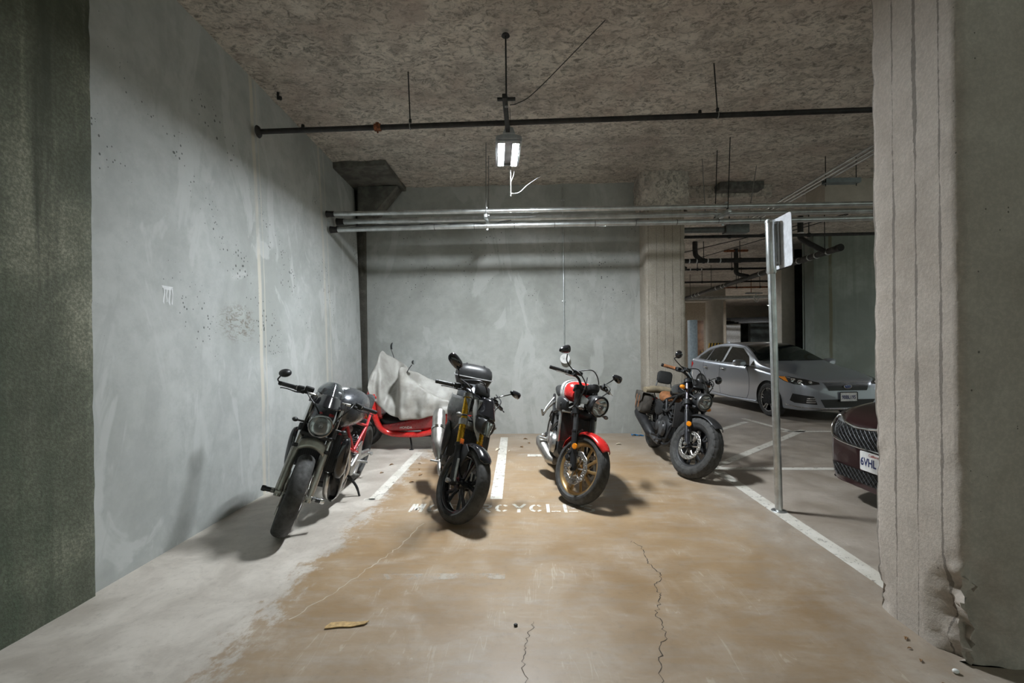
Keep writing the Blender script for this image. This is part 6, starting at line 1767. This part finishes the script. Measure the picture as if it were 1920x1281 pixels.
# ================================================================== cars
def tab(T):
    T = sorted(T)
    P = spline([(a, b, 0) for a, b in T], 8)
    xs = [p.x for p in P]
    ys = [p.y for p in P]
    def f(x):
        if x <= xs[0]: return ys[0]
        for i in range(len(xs) - 1):
            if x <= xs[i + 1]:
                d = xs[i + 1] - xs[i]
                return ys[i] if d < 1e-9 else ys[i] + (ys[i + 1] - ys[i]) * (x - xs[i]) / d
        return ys[-1]
    return f

class Car:
    def __init__(s, label, loc, head, paint, T, axles, R, cat='car'):
        s.root = thing('car', label, cat, (loc[0], loc[1], 0), (0, 0, rad(head)))
        s.T, s.axles, s.R = T, axles, R
        zt, zb, z0, w, wr = (tab(T[k]) for k in ('zt', 'zb', 'z0', 'w', 'wr'))
        x0, x1 = T['x']
        N = 170
        secs = []
        for i in range(N + 1):
            u = i / N
            x = x0 + (x1 - x0) * (0.5 - 0.5 * cos(pi * u)) * 0.35 + (x1 - x0) * u * 0.65
            W, B, Z0, Zt, WR = w(x), zb(x), z0(x), zt(x), wr(x)
            B = min(B, Zt - 0.02)
            mid = Z0 + (B - Z0) * 0.52
            gl = max(0.0, Zt - B)
            pts = [(0, Z0), (W * 0.6, Z0), (W * 0.90, Z0 + 0.005), (W * 0.965, Z0 + 0.05), (W * 0.985, (Z0 + mid) / 2), (W, mid), (W * 0.995, B - 0.10 * min(1, gl * 6 + 0.4)), (W * 0.965, B - 0.01),
                   (W * 0.93 + (WR - W * 0.93) * 0.12, B + gl * 0.10), (WR + (W * 0.93 - WR) * 0.42, B + gl * 0.52), (WR * 1.01, B + gl * 0.86), (WR * 0.90, B + gl * 0.955), (WR * 0.5, B + gl * 0.992), (0, Zt)]
            half = spline([(x, p[0], p[1]) for p in pts], 5)
            full = [V((p.x, -p.y, p.z)) for p in half] + [V((p.x, p.y, p.z)) for p in reversed(half[1:-1])]
            secs.append(full)
        mb = MB()
        mb.loft(secs)
        s.arch = R + 0.045
        tagv = set()
        for k, p in enumerate(mb.v):
            for ax in axles:
                dx, dz = p[0] - ax, p[2] - R
                dd = hypot(dx, dz)
                if abs(p[1]) > 0.50 and dd < s.arch and dd > 1e-6 and p[2] < R + s.arch:
                    if dz < -0.02 and abs(dx) > s.arch * 0.8:
                        nx = math.copysign(s.arch, dx); nzv = dz
                        mb.v[k] = (ax + nx, p[1], p[2])
                    else:
                        mb.v[k] = (ax + dx / dd * s.arch, p[1], max(R + dz / dd * s.arch, p[2]))
                    tagv.add(k)
        for i, f in enumerate(mb.f):
            if all(j in tagv for j in f): mb.mi[i] = 1
        s.body = mb.build('body', [paint, M('wheel_well_black', (0.008, 0.008, 0.008), 0.9)], s.root, angle=30)
        s.bvh = BVHTree.FromPolygons([V(v) for v in mb.v], mb.f)
        s.paint = paint
    def patch(s, pts, d, name, mat, off=0.004, parent=None, cuts=3, th=0.0, both=False, grow=0.0):
        out = []
        for sg in ((1, -1) if both else (1,)):
            bm_ = bmesh.new()
            vs = [bm_.verts.new((p[0], p[1] * sg, p[2])) for p in pts]
            f = bm_.faces.new(vs)
            bmesh.ops.triangulate(bm_, faces=[f])
            for _ in range(cuts):
                long_ = [e for e in bm_.edges if e.calc_length() > 0.045]
                if not long_: break
                bmesh.ops.subdivide_edges(bm_, edges=long_, cuts=1, use_grid_fill=False)
                bmesh.ops.triangulate(bm_, faces=[q for q in bm_.faces if len(q.verts) > 3])
            D = V((d[0], d[1] * sg, d[2])).normalized()
            for v in bm_.verts:
                h = s.bvh.ray_cast(v.co - D * 1.5, D, 4.0)
                if h[0] is not None:
                    v.co = h[0] - D * off
            mb = MB(); mb.bm(bm_)
            out.append(mb.build(name, mat, parent or s.body, solid=th, angle=50))
        return out[0]
    def hit(s, p, d):
        D = V(d).normalized()
        h = s.bvh.ray_cast(V(p) - D * 1.5, D, 4.0)
        return h[0] if h[0] is not None else V(p)
    def line(s, pts, d, w, name, mat, off=0.003, both=True):
        for sg in ((1, -1) if both else (1,)):
            P = spline([(p[0], p[1] * sg, p[2]) for p in pts], 10)
            D = V((d[0], d[1] * sg, d[2])).normalized()
            Q = [s.hit(p, D) - D * off for p in P]
            mb = MB(); mb.tube(Q, w, 6)
            mb.build(name, mat, s.body)
    def wheels(s, y, tw, rim_r, spoke_mat, dark):
        for ax in s.axles:
            for d in (-1, 1):
                c = V((ax, d * y, s.R))
                mb = MB(); w2 = tw / 2
                mb.lathe([(rim_r - 0.01, w2 * 0.86), (rim_r, w2 * 0.95), (rim_r + 0.03, w2), (s.R - 0.03, w2), (s.R - 0.006, w2 * 0.8), (s.R, w2 * 0.4), (s.R, -w2 * 0.4), (s.R - 0.006, -w2 * 0.8), (s.R - 0.03, -w2), (rim_r, -w2)], c, (0, d, 0), 56)
                t_ = mb.build('wheel', k_rub, s.root)
                mb = MB(); mb.lathe([(rim_r, w2 * 0.90), (rim_r - 0.012, w2 * 0.88), (rim_r - 0.02, w2 * 0.4), (rim_r - 0.03, -w2 * 0.5), (0.05, -w2 * 0.5)], c, (0, d, 0), 48); mb.build('rim_barrel', dark, t_)
                mb = MB()
                mb.lathe([(rim_r + 0.002, w2 * 0.93), (rim_r - 0.010, w2 * 0.95), (rim_r - 0.014, w2 * 0.86)], c, (0, d, 0), 48)
                mb.lathe([(0, w2 * 0.72), (0.028, w2 * 0.72), (0.05, w2 * 0.64), (0.06, w2 * 0.4)], c, (0, d, 0), 20)
                for k in range(5):
                    a = 2 * pi * k / 5 + 0.35
                    for e in (-0.10, 0.10):
                        p0 = c + V((cos(a + e * 1.6) * 0.045, d * w2 * 0.55, sin(a + e * 1.6) * 0.045))
                        p1 = c + V((cos(a + e * 1.5) * (rim_r - 0.012), d * w2 * 0.80, sin(a + e * 1.5) * (rim_r - 0.012)))
                        mb.tube([p0, p1], [0.013, 0.015], 6)
                mb.build('rim', spoke_mat, t_)
    def plate(s, p, d, name, txt, size=(0.305, 0.153), top='California', txtcol=None, align='CENTER', frame=True):
        """number plate with its frame, standing just off the bumper; d points out of the car"""
        d = V(d).normalized()
        uy = V((0, 0, 1))
        ux = uy.cross(d).normalized()
        c = V(p) + d * 0.012
        mb = MB(); mb.prism([(a + 0, q) for a, q in rrect(size[0], size[1], 0.012)], c, ux, uy, 0.003)
        o = mb.build('number_plate', M('plate_white', (0.74, 0.74, 0.73), 0.35), s.body)
        if frame:
            mb = MB(); R_ = [c + ux * a + uy * q + d * 0.003 for a, q in rrect(size[0] + 0.012, size[1] + 0.012, 0.014)]
            mb.tube(R_, 0.008, 6, closed=True); mb.build('plate_frame', k_black, o)
        mb = MB(); text_mb(mb, txt, 0.088, c + uy * -0.008 + (ux * (-size[0] / 2 + 0.008) if align == 'LEFT' else V((0, 0, 0))), ux, uy, 0.0045, align=align, weight=0.0022, sx=0.80)
        mb.build('plate_number', txtcol or M('plate_blue_ink', (0.02, 0.03, 0.12), 0.5), o)
        if top:
            mb = MB(); text_mb(mb, top, 0.030, c + uy * 0.054, ux, uy, 0.0045); mb.build('plate_lettering', M('plate_red_ink', (0.45, 0.03, 0.03), 0.5), o)
        return o

def car_paint(name, col, metal, rough):
    t = NT(name)
    fl = t.n('ShaderNodeTexVoronoi'); fl.inputs['Scale'].default_value = 900
    t.l(t.co(), fl.inputs['Vector'])
    c = t.mix(t.ramp(fl.outputs['Distance'], 0.2, 0.7, 0, 0.25), col, tuple(min(1, q * 1.5) for q in col))
    return t.out(c, rough, metal, None, Coat_Weight=1.0, Coat_Roughness=0.05)
p_silver = car_paint('ice_silver_car_paint', (0.34, 0.36, 0.40), 0.55, 0.34)
p_wine = car_paint('dark_red_car_paint', (0.030, 0.007, 0.010), 0.4, 0.30)
m_glass = M('car_window_glass', (0.010, 0.014, 0.013), 0.04, var=0.0, coat=0.5)
m_trim = M('car_black_trim', (0.012, 0.012, 0.012), 0.4)
m_gap = M('panel_gap_black', (0.006, 0.006, 0.006), 0.9)
m_alloy = M('machined_alloy', (0.55, 0.55, 0.56), 0.25, 0.9)
m_whead = M('headlamp_inner', (0.10, 0.10, 0.10), 0.2, 0.8)

def silver_car():
    T = dict(x=(-2.23, 2.23),
             zt=[(2.23, 0.60), (2.20, 0.68), (2.12, 0.745), (1.95, 0.80), (1.6, 0.875), (1.05, 0.975), (0.80, 1.06), (0.35, 1.29), (0.10, 1.385), (-0.25, 1.445), (-0.6, 1.46), (-1.1, 1.435), (-1.55, 1.37), (-1.85, 1.27), (-2.02, 1.10), (-2.15, 0.98), (-2.23, 0.80)],
             zb=[(2.23, 0.56), (2.1, 0.70), (1.9, 0.765), (1.3, 0.86), (0.7, 0.925), (0, 0.955), (-1, 0.995), (-1.6, 1.03), (-2.0, 1.03), (-2.23, 0.78)],
             z0=[(2.23, 0.24), (2.1, 0.20), (1.6, 0.19), (-1.6, 0.20), (-2.0, 0.24), (-2.23, 0.34)],
             w=[(2.23, 0.52), (2.17, 0.64), (2.05, 0.745), (1.85, 0.825), (1.5, 0.872), (0.9, 0.885), (0, 0.888), (-1.3, 0.888), (-1.8, 0.85), (-2.05, 0.79), (-2.23, 0.66)],
             wr=[(2.23, 0.42), (2.0, 0.60), (1.5, 0.72), (1.05, 0.74), (0.8, 0.72), (0.35, 0.62), (0.0, 0.575), (-0.6, 0.575), (-1.4, 0.555), (-1.85, 0.53), (-2.05, 0.58), (-2.23, 0.50)])
    c = Car('silver hatchback car parked beyond the black cruiser, its nose towards the large column', (5.36, 10.38), -84.4, p_silver, T, (1.335, -1.335), 0.325)
    S = (0, 1, 0)      # cast from the right-hand side inwards
    # glass: dark surround, then panes
    c.patch([(0.86, -2, 0.935), (0.55, -2, 1.15), (0.10, -2, 1.345), (-0.35, -2, 1.385), (-0.9, -2, 1.375), (-1.35, -2, 1.30), (-1.72, -2, 1.13), (-1.66, -2, 1.055), (-0.4, -2, 0.975)], S, 'window_surround', m_trim, 0.004, both=True)
    for P, n in (([(0.62, -2, 0.965), (0.44, -2, 1.14), (0.08, -2, 1.315), (-0.36, -2, 1.355), (-0.385, -2, 0.995)], 'side_window'),
                 ([(-0.47, -2, 1.0), (-0.45, -2, 1.357), (-0.9, -2, 1.347), (-1.12, -2, 1.31), (-1.16, -2, 1.035)], 'side_window'),
                 ([(-1.22, -2, 1.04), (-1.19, -2, 1.285), (-1.36, -2, 1.26), (-1.64, -2, 1.12), (-1.60, -2, 1.07)], 'side_window'),
                 ([(0.80, -2, 0.955), (0.67, -2, 1.06), (0.655, -2, 0.96)], 'side_window')):
        c.patch(P, S, n, m_glass, 0.008, both=True)
    c.patch([(0.55, -0.70, 1.00), (0.55, -0.35, 0.985), (0.55, 0.35, 0.985), (0.55, 0.70, 1.00), (0.55, 0.53, 1.49), (0.55, 0.25, 1.52), (0.55, -0.25, 1.52), (0.55, -0.53, 1.49)], (-1, 0, -0.25), 'windscreen', m_glass, 0.006, cuts=5)
    for y in (-0.35, 0.25):
        c.line([(0.7, y - 0.28, 1.02), (0.7, y, 1.05), (0.7, y + 0.30, 1.04)], (-1, 0, -0.25), 0.006, 'wiper', m_trim, 0.012, both=False)
    # panel gaps, handles
    for P in ([(0.66, -2, 0.90), (0.74, -2, 0.70), (0.72, -2, 0.45), (0.62, -2, 0.27)], [(-0.43, -2, 0.95), (-0.46, -2, 0.6), (-0.44, -2, 0.28)], [(-1.22, -2, 1.0), (-1.18, -2, 0.75), (-0.98, -2, 0.50)], [(0.62, -2, 0.27), (0.0, -2, 0.262), (-0.44, -2, 0.28), (-0.92, -2, 0.30)]):
        c.line(P, S, 0.0035, 'panel_gap', m_gap, 0.0)
    c.line([(0.95, -2, 0.255), (0, -2, 0.235), (-0.95, -2, 0.255)], S, 0.012, 'sill_trim', k_chrome if False else p_silver, 0.006)
    for x in (-0.28, -1.06):
        for sg in (-1, 1):
            p = c.hit((x, -2 * -sg * -1 if False else 2 * sg, 0.86), (0, -sg, 0))
            mb = MB(); mb.tube(spline([p + V((0.09, sg * 0.006, 0)), p + V((0.05, sg * 0.032, 0.004)), p + V((-0.05, sg * 0.032, 0.004)), p + V((-0.09, sg * 0.006, 0))], 5), 0.014, 10, flat=0.8); h = mb.build('door_handle', k_chrome, c.body)
            mb = MB(); mb.ell(p + V((0, sg * 0.003, -0.004)), (0.07, 0.006, 0.032)); mb.build('handle_recess', m_trim, h)
    # mirrors
    for sg in (-1, 1):
        mb = MB(); mb.se([(0.48, sg * 0.99, 1.015, 0.10, 0.055, 2.8), (0.54, sg * 0.995, 1.015, 0.115, 0.072, 3), (0.62, sg * 0.99, 1.01, 0.105, 0.066, 2.8), (0.68, sg * 0.97, 1.0, 0.06, 0.035, 2.3)], 22, 4); m = mb.build('wing_mirror', p_silver, c.body)
        mb = MB(); mb.tube([V((0.60, sg * 0.80, 0.945)), V((0.58, sg * 0.90, 0.965)), V((0.57, sg * 0.96, 0.975))], [0.035, 0.030, 0.028], 10, flat=0.6); mb.build('mirror_foot', m_trim, m)
        mb = MB(); mb.box((0.478, sg * 0.99, 1.015), (0.008, 0.17, 0.095), bev=0.003); mb.build('mirror_glass', k_mirror, m)
    # headlights
    D = (-0.80, 0.60, 0)
    HL = [(1.60, -0.90, 0.800), (1.85, -0.82, 0.795), (2.06, -0.64, 0.755), (2.16, -0.47, 0.705), (2.17, -0.46, 0.675), (2.08, -0.62, 0.655), (1.95, -0.78, 0.665), (1.78, -0.86, 0.715)]
    c.patch(HL, D, 'headlight', m_whead, 0.004, both=True, cuts=5)
    c.patch([(1.66, -0.89, 0.792), (1.80, -0.84, 0.790), (1.86, -0.82, 0.700), (1.80, -0.855, 0.720)], D, 'indicator_lens', k_amber, 0.008, both=True)
    for sg in (-1, 1):
        for (x, y, z, r) in ((2.0, -0.70, 0.71, 0.036), (1.92, -0.77, 0.735, 0.034), (2.09, -0.58, 0.70, 0.028)):
            p = c.hit((x, y * sg * -1, z), (-0.8, 0.6 * -sg * -1 * -1 if False else (0.6 if y * sg * -1 < 0 else -0.6), 0))
            mb = MB(); mb.lathe([(0, 0.012), (r * 0.6, 0.012), (r, 0.016), (r * 1.1, 0.010), (r * 1.1, 0)], p, (0.85, (-0.5 if p.y < 0 else 0.5), 0), 18); mb.build('headlight_bulb', k_chrome, c.body)
    # nose: grille, badge, intakes, plate
    F = (-1, 0, 0)
    c.patch([(2, -0.41, 0.690), (2, 0.41, 0.690), (2, 0.35, 0.565), (2, -0.35, 0.565)], F, 'grille', m_trim, 0.006, cuts=4)
    c.line([(2, -0.43, 0.70), (2, 0, 0.705), (2, 0.43, 0.70)], F, 0.006, 'grille_trim', k_chrome, 0.006, both=False)
    p = c.hit((2, 0, 0.635), F)
    mb = MB(); mb.lathe([(0, 0.012), (0.05, 0.010), (0.058, 0.0)], (0, 0, 0), (1, 0, 0), 28)
    mb.v = [(p.x + 0.008 + v[0], p.y + v[1] * 1.2, p.z + v[2] * 0.62) for v in mb.v]; bd = mb.build('badge', M('badge_blue', (0.02, 0.05, 0.22), 0.25, coat=0.6), c.body)
    mb = MB(); mb.tube([V((p.x + 0.014, p.y + 0.068 * cos(a), p.z + 0.036 * sin(a))) for a in [2 * pi * i / 28 for i in range(28)]], 0.006, 8, closed=True)
    mb.build('badge_ring', k_chrome, bd)
    mb = MB()
    for (y, z, r) in ((-0.030, 0.012, 0.013), (0.006, 0.014, 0.007), (0.028, 0.006, 0.007), (0.020, -0.012, 0.007), (-0.004, -0.014, 0.007), (0.042, -0.006, 0.006)):
        mb.prism([(r * (1 if k % 2 == 0 else 0.35) * cos(k * pi / 4), r * (1 if k % 2 == 0 else 0.35) * sin(k * pi / 4)) for k in range(8)], (p.x + 0.022, p.y + y, p.z + z), (0, 1, 0), (0, 0, 1), 0.002)
    mb.build('badge_stars', k_chrome, bd)
    c.patch([(2, -0.50, 0.41), (2, 0.50, 0.41), (2, 0.42, 0.27), (2, -0.42, 0.27)], F, 'lower_intake', m_trim, 0.006, cuts=4)
    c.patch([(1.98, -0.83, 0.50), (2.16, -0.56, 0.46), (2.19, -0.52, 0.32), (1.99, -0.80, 0.335), (1.93, -0.85, 0.37)], D, 'fog_recess', m_trim, 0.005, both=True, cuts=4)
    for k in range(3):
        z = 0.345 + k * 0.035
        c.patch([(2.10 - 0.018 * k, -0.66 + 0.02 * k, z), (2.18, -0.545, z + 0.004), (2.18, -0.545, z + 0.024), (2.10 - 0.018 * k, -0.66 + 0.02 * k, z + 0.018)], D, 'fog_trim', m_alloy, 0.009, both=True)
    c.line([(1.85, -0.88, 0.29), (2.05, -0.74, 0.262), (2.2, -0.5, 0.25)], D, 0.010, 'lip_trim', m_alloy, 0.002)
    c.line([(2, -0.5, 0.25), (2, 0, 0.245), (2, 0.5, 0.25)], F, 0.010, 'lip_trim', m_alloy, 0.002, both=False)
    c.plate(c.hit((2, 0, 0.455), F) + V((0.012, 0, 0)), (1, 0, 0.05), 'plate', '9BBL195', top=None)
    c.patch([(-2.10, -0.90, 0.98), (-2.0, -0.9, 0.99), (-1.85, -0.9, 0.93), (-2.0, -0.9, 0.82), (-2.12, -0.9, 0.86)], (0.3, 1, 0), 'tail_light', k_redlens, 0.005, both=True)
    c.wheels(0.775, 0.205, 0.225, m_alloy, m_trim)
    mb = MB(); mb.se([(-1.50, 0, 1.405, 0.012, 0.012, 2), (-1.56, 0, 1.43, 0.02, 0.045, 2), (-1.66, 0, 1.44, 0.006, 0.05, 2)], 10, 3); mb.build('roof_antenna', p_silver, c.body)
    return c
CAR1 = silver_car()

def wine_car():
    T = dict(x=(-2.42, 2.42),
             zt=[(2.42, 0.60), (2.40, 0.68), (2.30, 0.75), (2.1, 0.805), (1.6, 0.90), (1.0, 1.01), (0.7, 1.09), (0.2, 1.30), (-0.2, 1.42), (-0.7, 1.46), (-1.3, 1.39), (-1.8, 1.20), (-2.1, 1.08), (-2.35, 1.04), (-2.42, 0.85)],
             zb=[(2.42, 0.58), (2.25, 0.73), (2.0, 0.79), (1.3, 0.88), (0.5, 0.94), (-1, 0.99), (-2.0, 1.02), (-2.42, 0.82)],
             z0=[(2.42, 0.22), (2.3, 0.19), (-2.0, 0.20), (-2.42, 0.30)],
             w=[(2.42, 0.56), (2.36, 0.67), (2.22, 0.785), (2.0, 0.865), (1.6, 0.92), (0.5, 0.93), (-1.5, 0.93), (-2.1, 0.86), (-2.42, 0.72)],
             wr=[(2.42, 0.45), (2.1, 0.66), (1.5, 0.76), (1.0, 0.76), (0.6, 0.70), (0.0, 0.60), (-0.8, 0.59), (-1.6, 0.58), (-2.1, 0.66), (-2.42, 0.55)])
    c = Car('dark red car with chrome-rimmed mesh grille, half hidden behind the large column', (5.11, 3.56), 180, p_wine, T, (1.40, -1.40), 0.335)
    F = (-1, 0, 0)
    D = (-0.80, 0.60, 0)
    c.patch([(0.5, -0.70, 1.05), (0.5, 0.70, 1.05), (0.5, 0.50, 1.50), (0.5, -0.50, 1.50)], (-1, 0, -0.25), 'windscreen', m_glass, 0.006, cuts=5)
    c.patch([(0.62, -2, 0.98), (0.1, -2, 1.30), (-0.7, -2, 1.38), (-1.3, -2, 1.31), (-1.6, -2, 1.06)], (0, 1, 0), 'side_window', m_glass, 0.006, both=True)
    # wide tiger-mouth grille: surround, dark bed, diamond mesh
    GR = [(2, -0.66, 0.725), (2, -0.30, 0.675), (2, -0.06, 0.69), (2, 0.06, 0.69), (2, 0.30, 0.675), (2, 0.66, 0.725), (2, 0.60, 0.60), (2, 0.44, 0.535), (2, 0.0, 0.52), (2, -0.44, 0.535), (2, -0.60, 0.60)]
    g = c.patch(GR, F, 'grille', m_trim, 0.006, cuts=5)
    Q = [c.hit(p, F) + V((0.010, 0, 0)) for p in spline(GR, 5, closed=True)]
    mb = MB(); mb.tube(Q, 0.011, 8, closed=True); mb.build('grille_surround', k_chrome, g)
    mb = MB()
    for sgn in (-1, 1):
        for k in range(-22, 23):
            y0 = k * 0.05
            P = []
            for q in range(13):
                z = 0.53 + 0.19 * q / 12
                y = y0 + sgn * (z - 0.62) * 1.0
                lim = 0.40 + 0.24 * min(1, (z - 0.52) / 0.14)
                if abs(y) < lim and 0.525 < z < 0.672 + 0.05 * abs(y): P.append(c.hit((2, y, z), F) + V((0.010, 0, 0)))
            if len(P) > 2: mb.tube(P, 0.0025, 5)
    mb.build('grille_mesh', M('grille_mesh_metal', (0.05, 0.052, 0.055), 0.45, 0.7), g)
    c.patch([(2.0, -0.93, 0.80), (2.22, -0.80, 0.78), (2.34, -0.69, 0.735), (2.35, -0.68, 0.67), (2.20, -0.82, 0.66), (2.02, -0.92, 0.70)], D, 'headlight', m_whead, 0.005, both=True, cuts=5)
    c.line([(2.0, -0.93, 0.81), (2.22, -0.80, 0.79), (2.35, -0.69, 0.745)], D, 0.007, 'headlight_trim', k_chrome, 0.006)
    c.patch([(2, -0.58, 0.34), (2, 0.58, 0.34), (2, 0.50, 0.235), (2, -0.50, 0.235)], F, 'lower_intake', m_trim, 0.006, cuts=5)
    mb = MB()
    for sgn in (-1, 1):
        for k in range(-20, 21):
            P = []
            for q in range(6):
                z = 0.24 + 0.095 * q / 5
                y = k * 0.05 + sgn * (z - 0.29)
                if abs(y) < 0.54: P.append(c.hit((2, y, z), F) + V((0.010, 0, 0)))
            if len(P) > 2: mb.tube(P, 0.0022, 5)
    mb.build('intake_mesh', M('grille_mesh_metal', (0, 0, 0)), c.body)
    c.patch([(2.10, -0.90, 0.42), (2.30, -0.74, 0.40), (2.33, -0.70, 0.27), (2.12, -0.89, 0.27)], D, 'fog_recess', m_trim, 0.005, both=True, cuts=4)
    c.line([(2.0, -0.96, 0.215), (2.25, -0.80, 0.20), (2.39, -0.6, 0.20)], D, 0.014, 'lip_trim', m_trim, 0.0)
    c.plate(c.hit((2, -0.05, 0.43), F) + V((0.012, 0, 0)), (1, 0, 0.05), 'plate', '6VHL', top='California', align='LEFT', frame=False)
    p = c.hit((2, 0, 0.735), F)
    c.line([(0.66, -2, 0.92), (0.74, -2, 0.65), (0.62, -2, 0.27)], (0, 1, 0), 0.0035, 'panel_gap', m_gap, 0.0)
    for sg in (-1, 1):
        mb = MB(); mb.se([(0.50, sg * 1.02, 1.02, 0.10, 0.055, 2.8), (0.58, sg * 1.03, 1.02, 0.115, 0.07, 3), (0.70, sg * 1.0, 1.0, 0.06, 0.035, 2.3)], 20, 4); m = mb.build('wing_mirror', p_wine, c.body)
        mb = MB(); mb.tube([V((0.62, sg * 0.83, 0.95)), V((0.58, sg * 0.98, 0.975))], [0.035, 0.028], 10, flat=0.6); mb.build('mirror_foot', m_trim, m)
    c.wheels(0.80, 0.215, 0.225, m_alloy, m_trim)
    return c
CAR2 = wine_car()
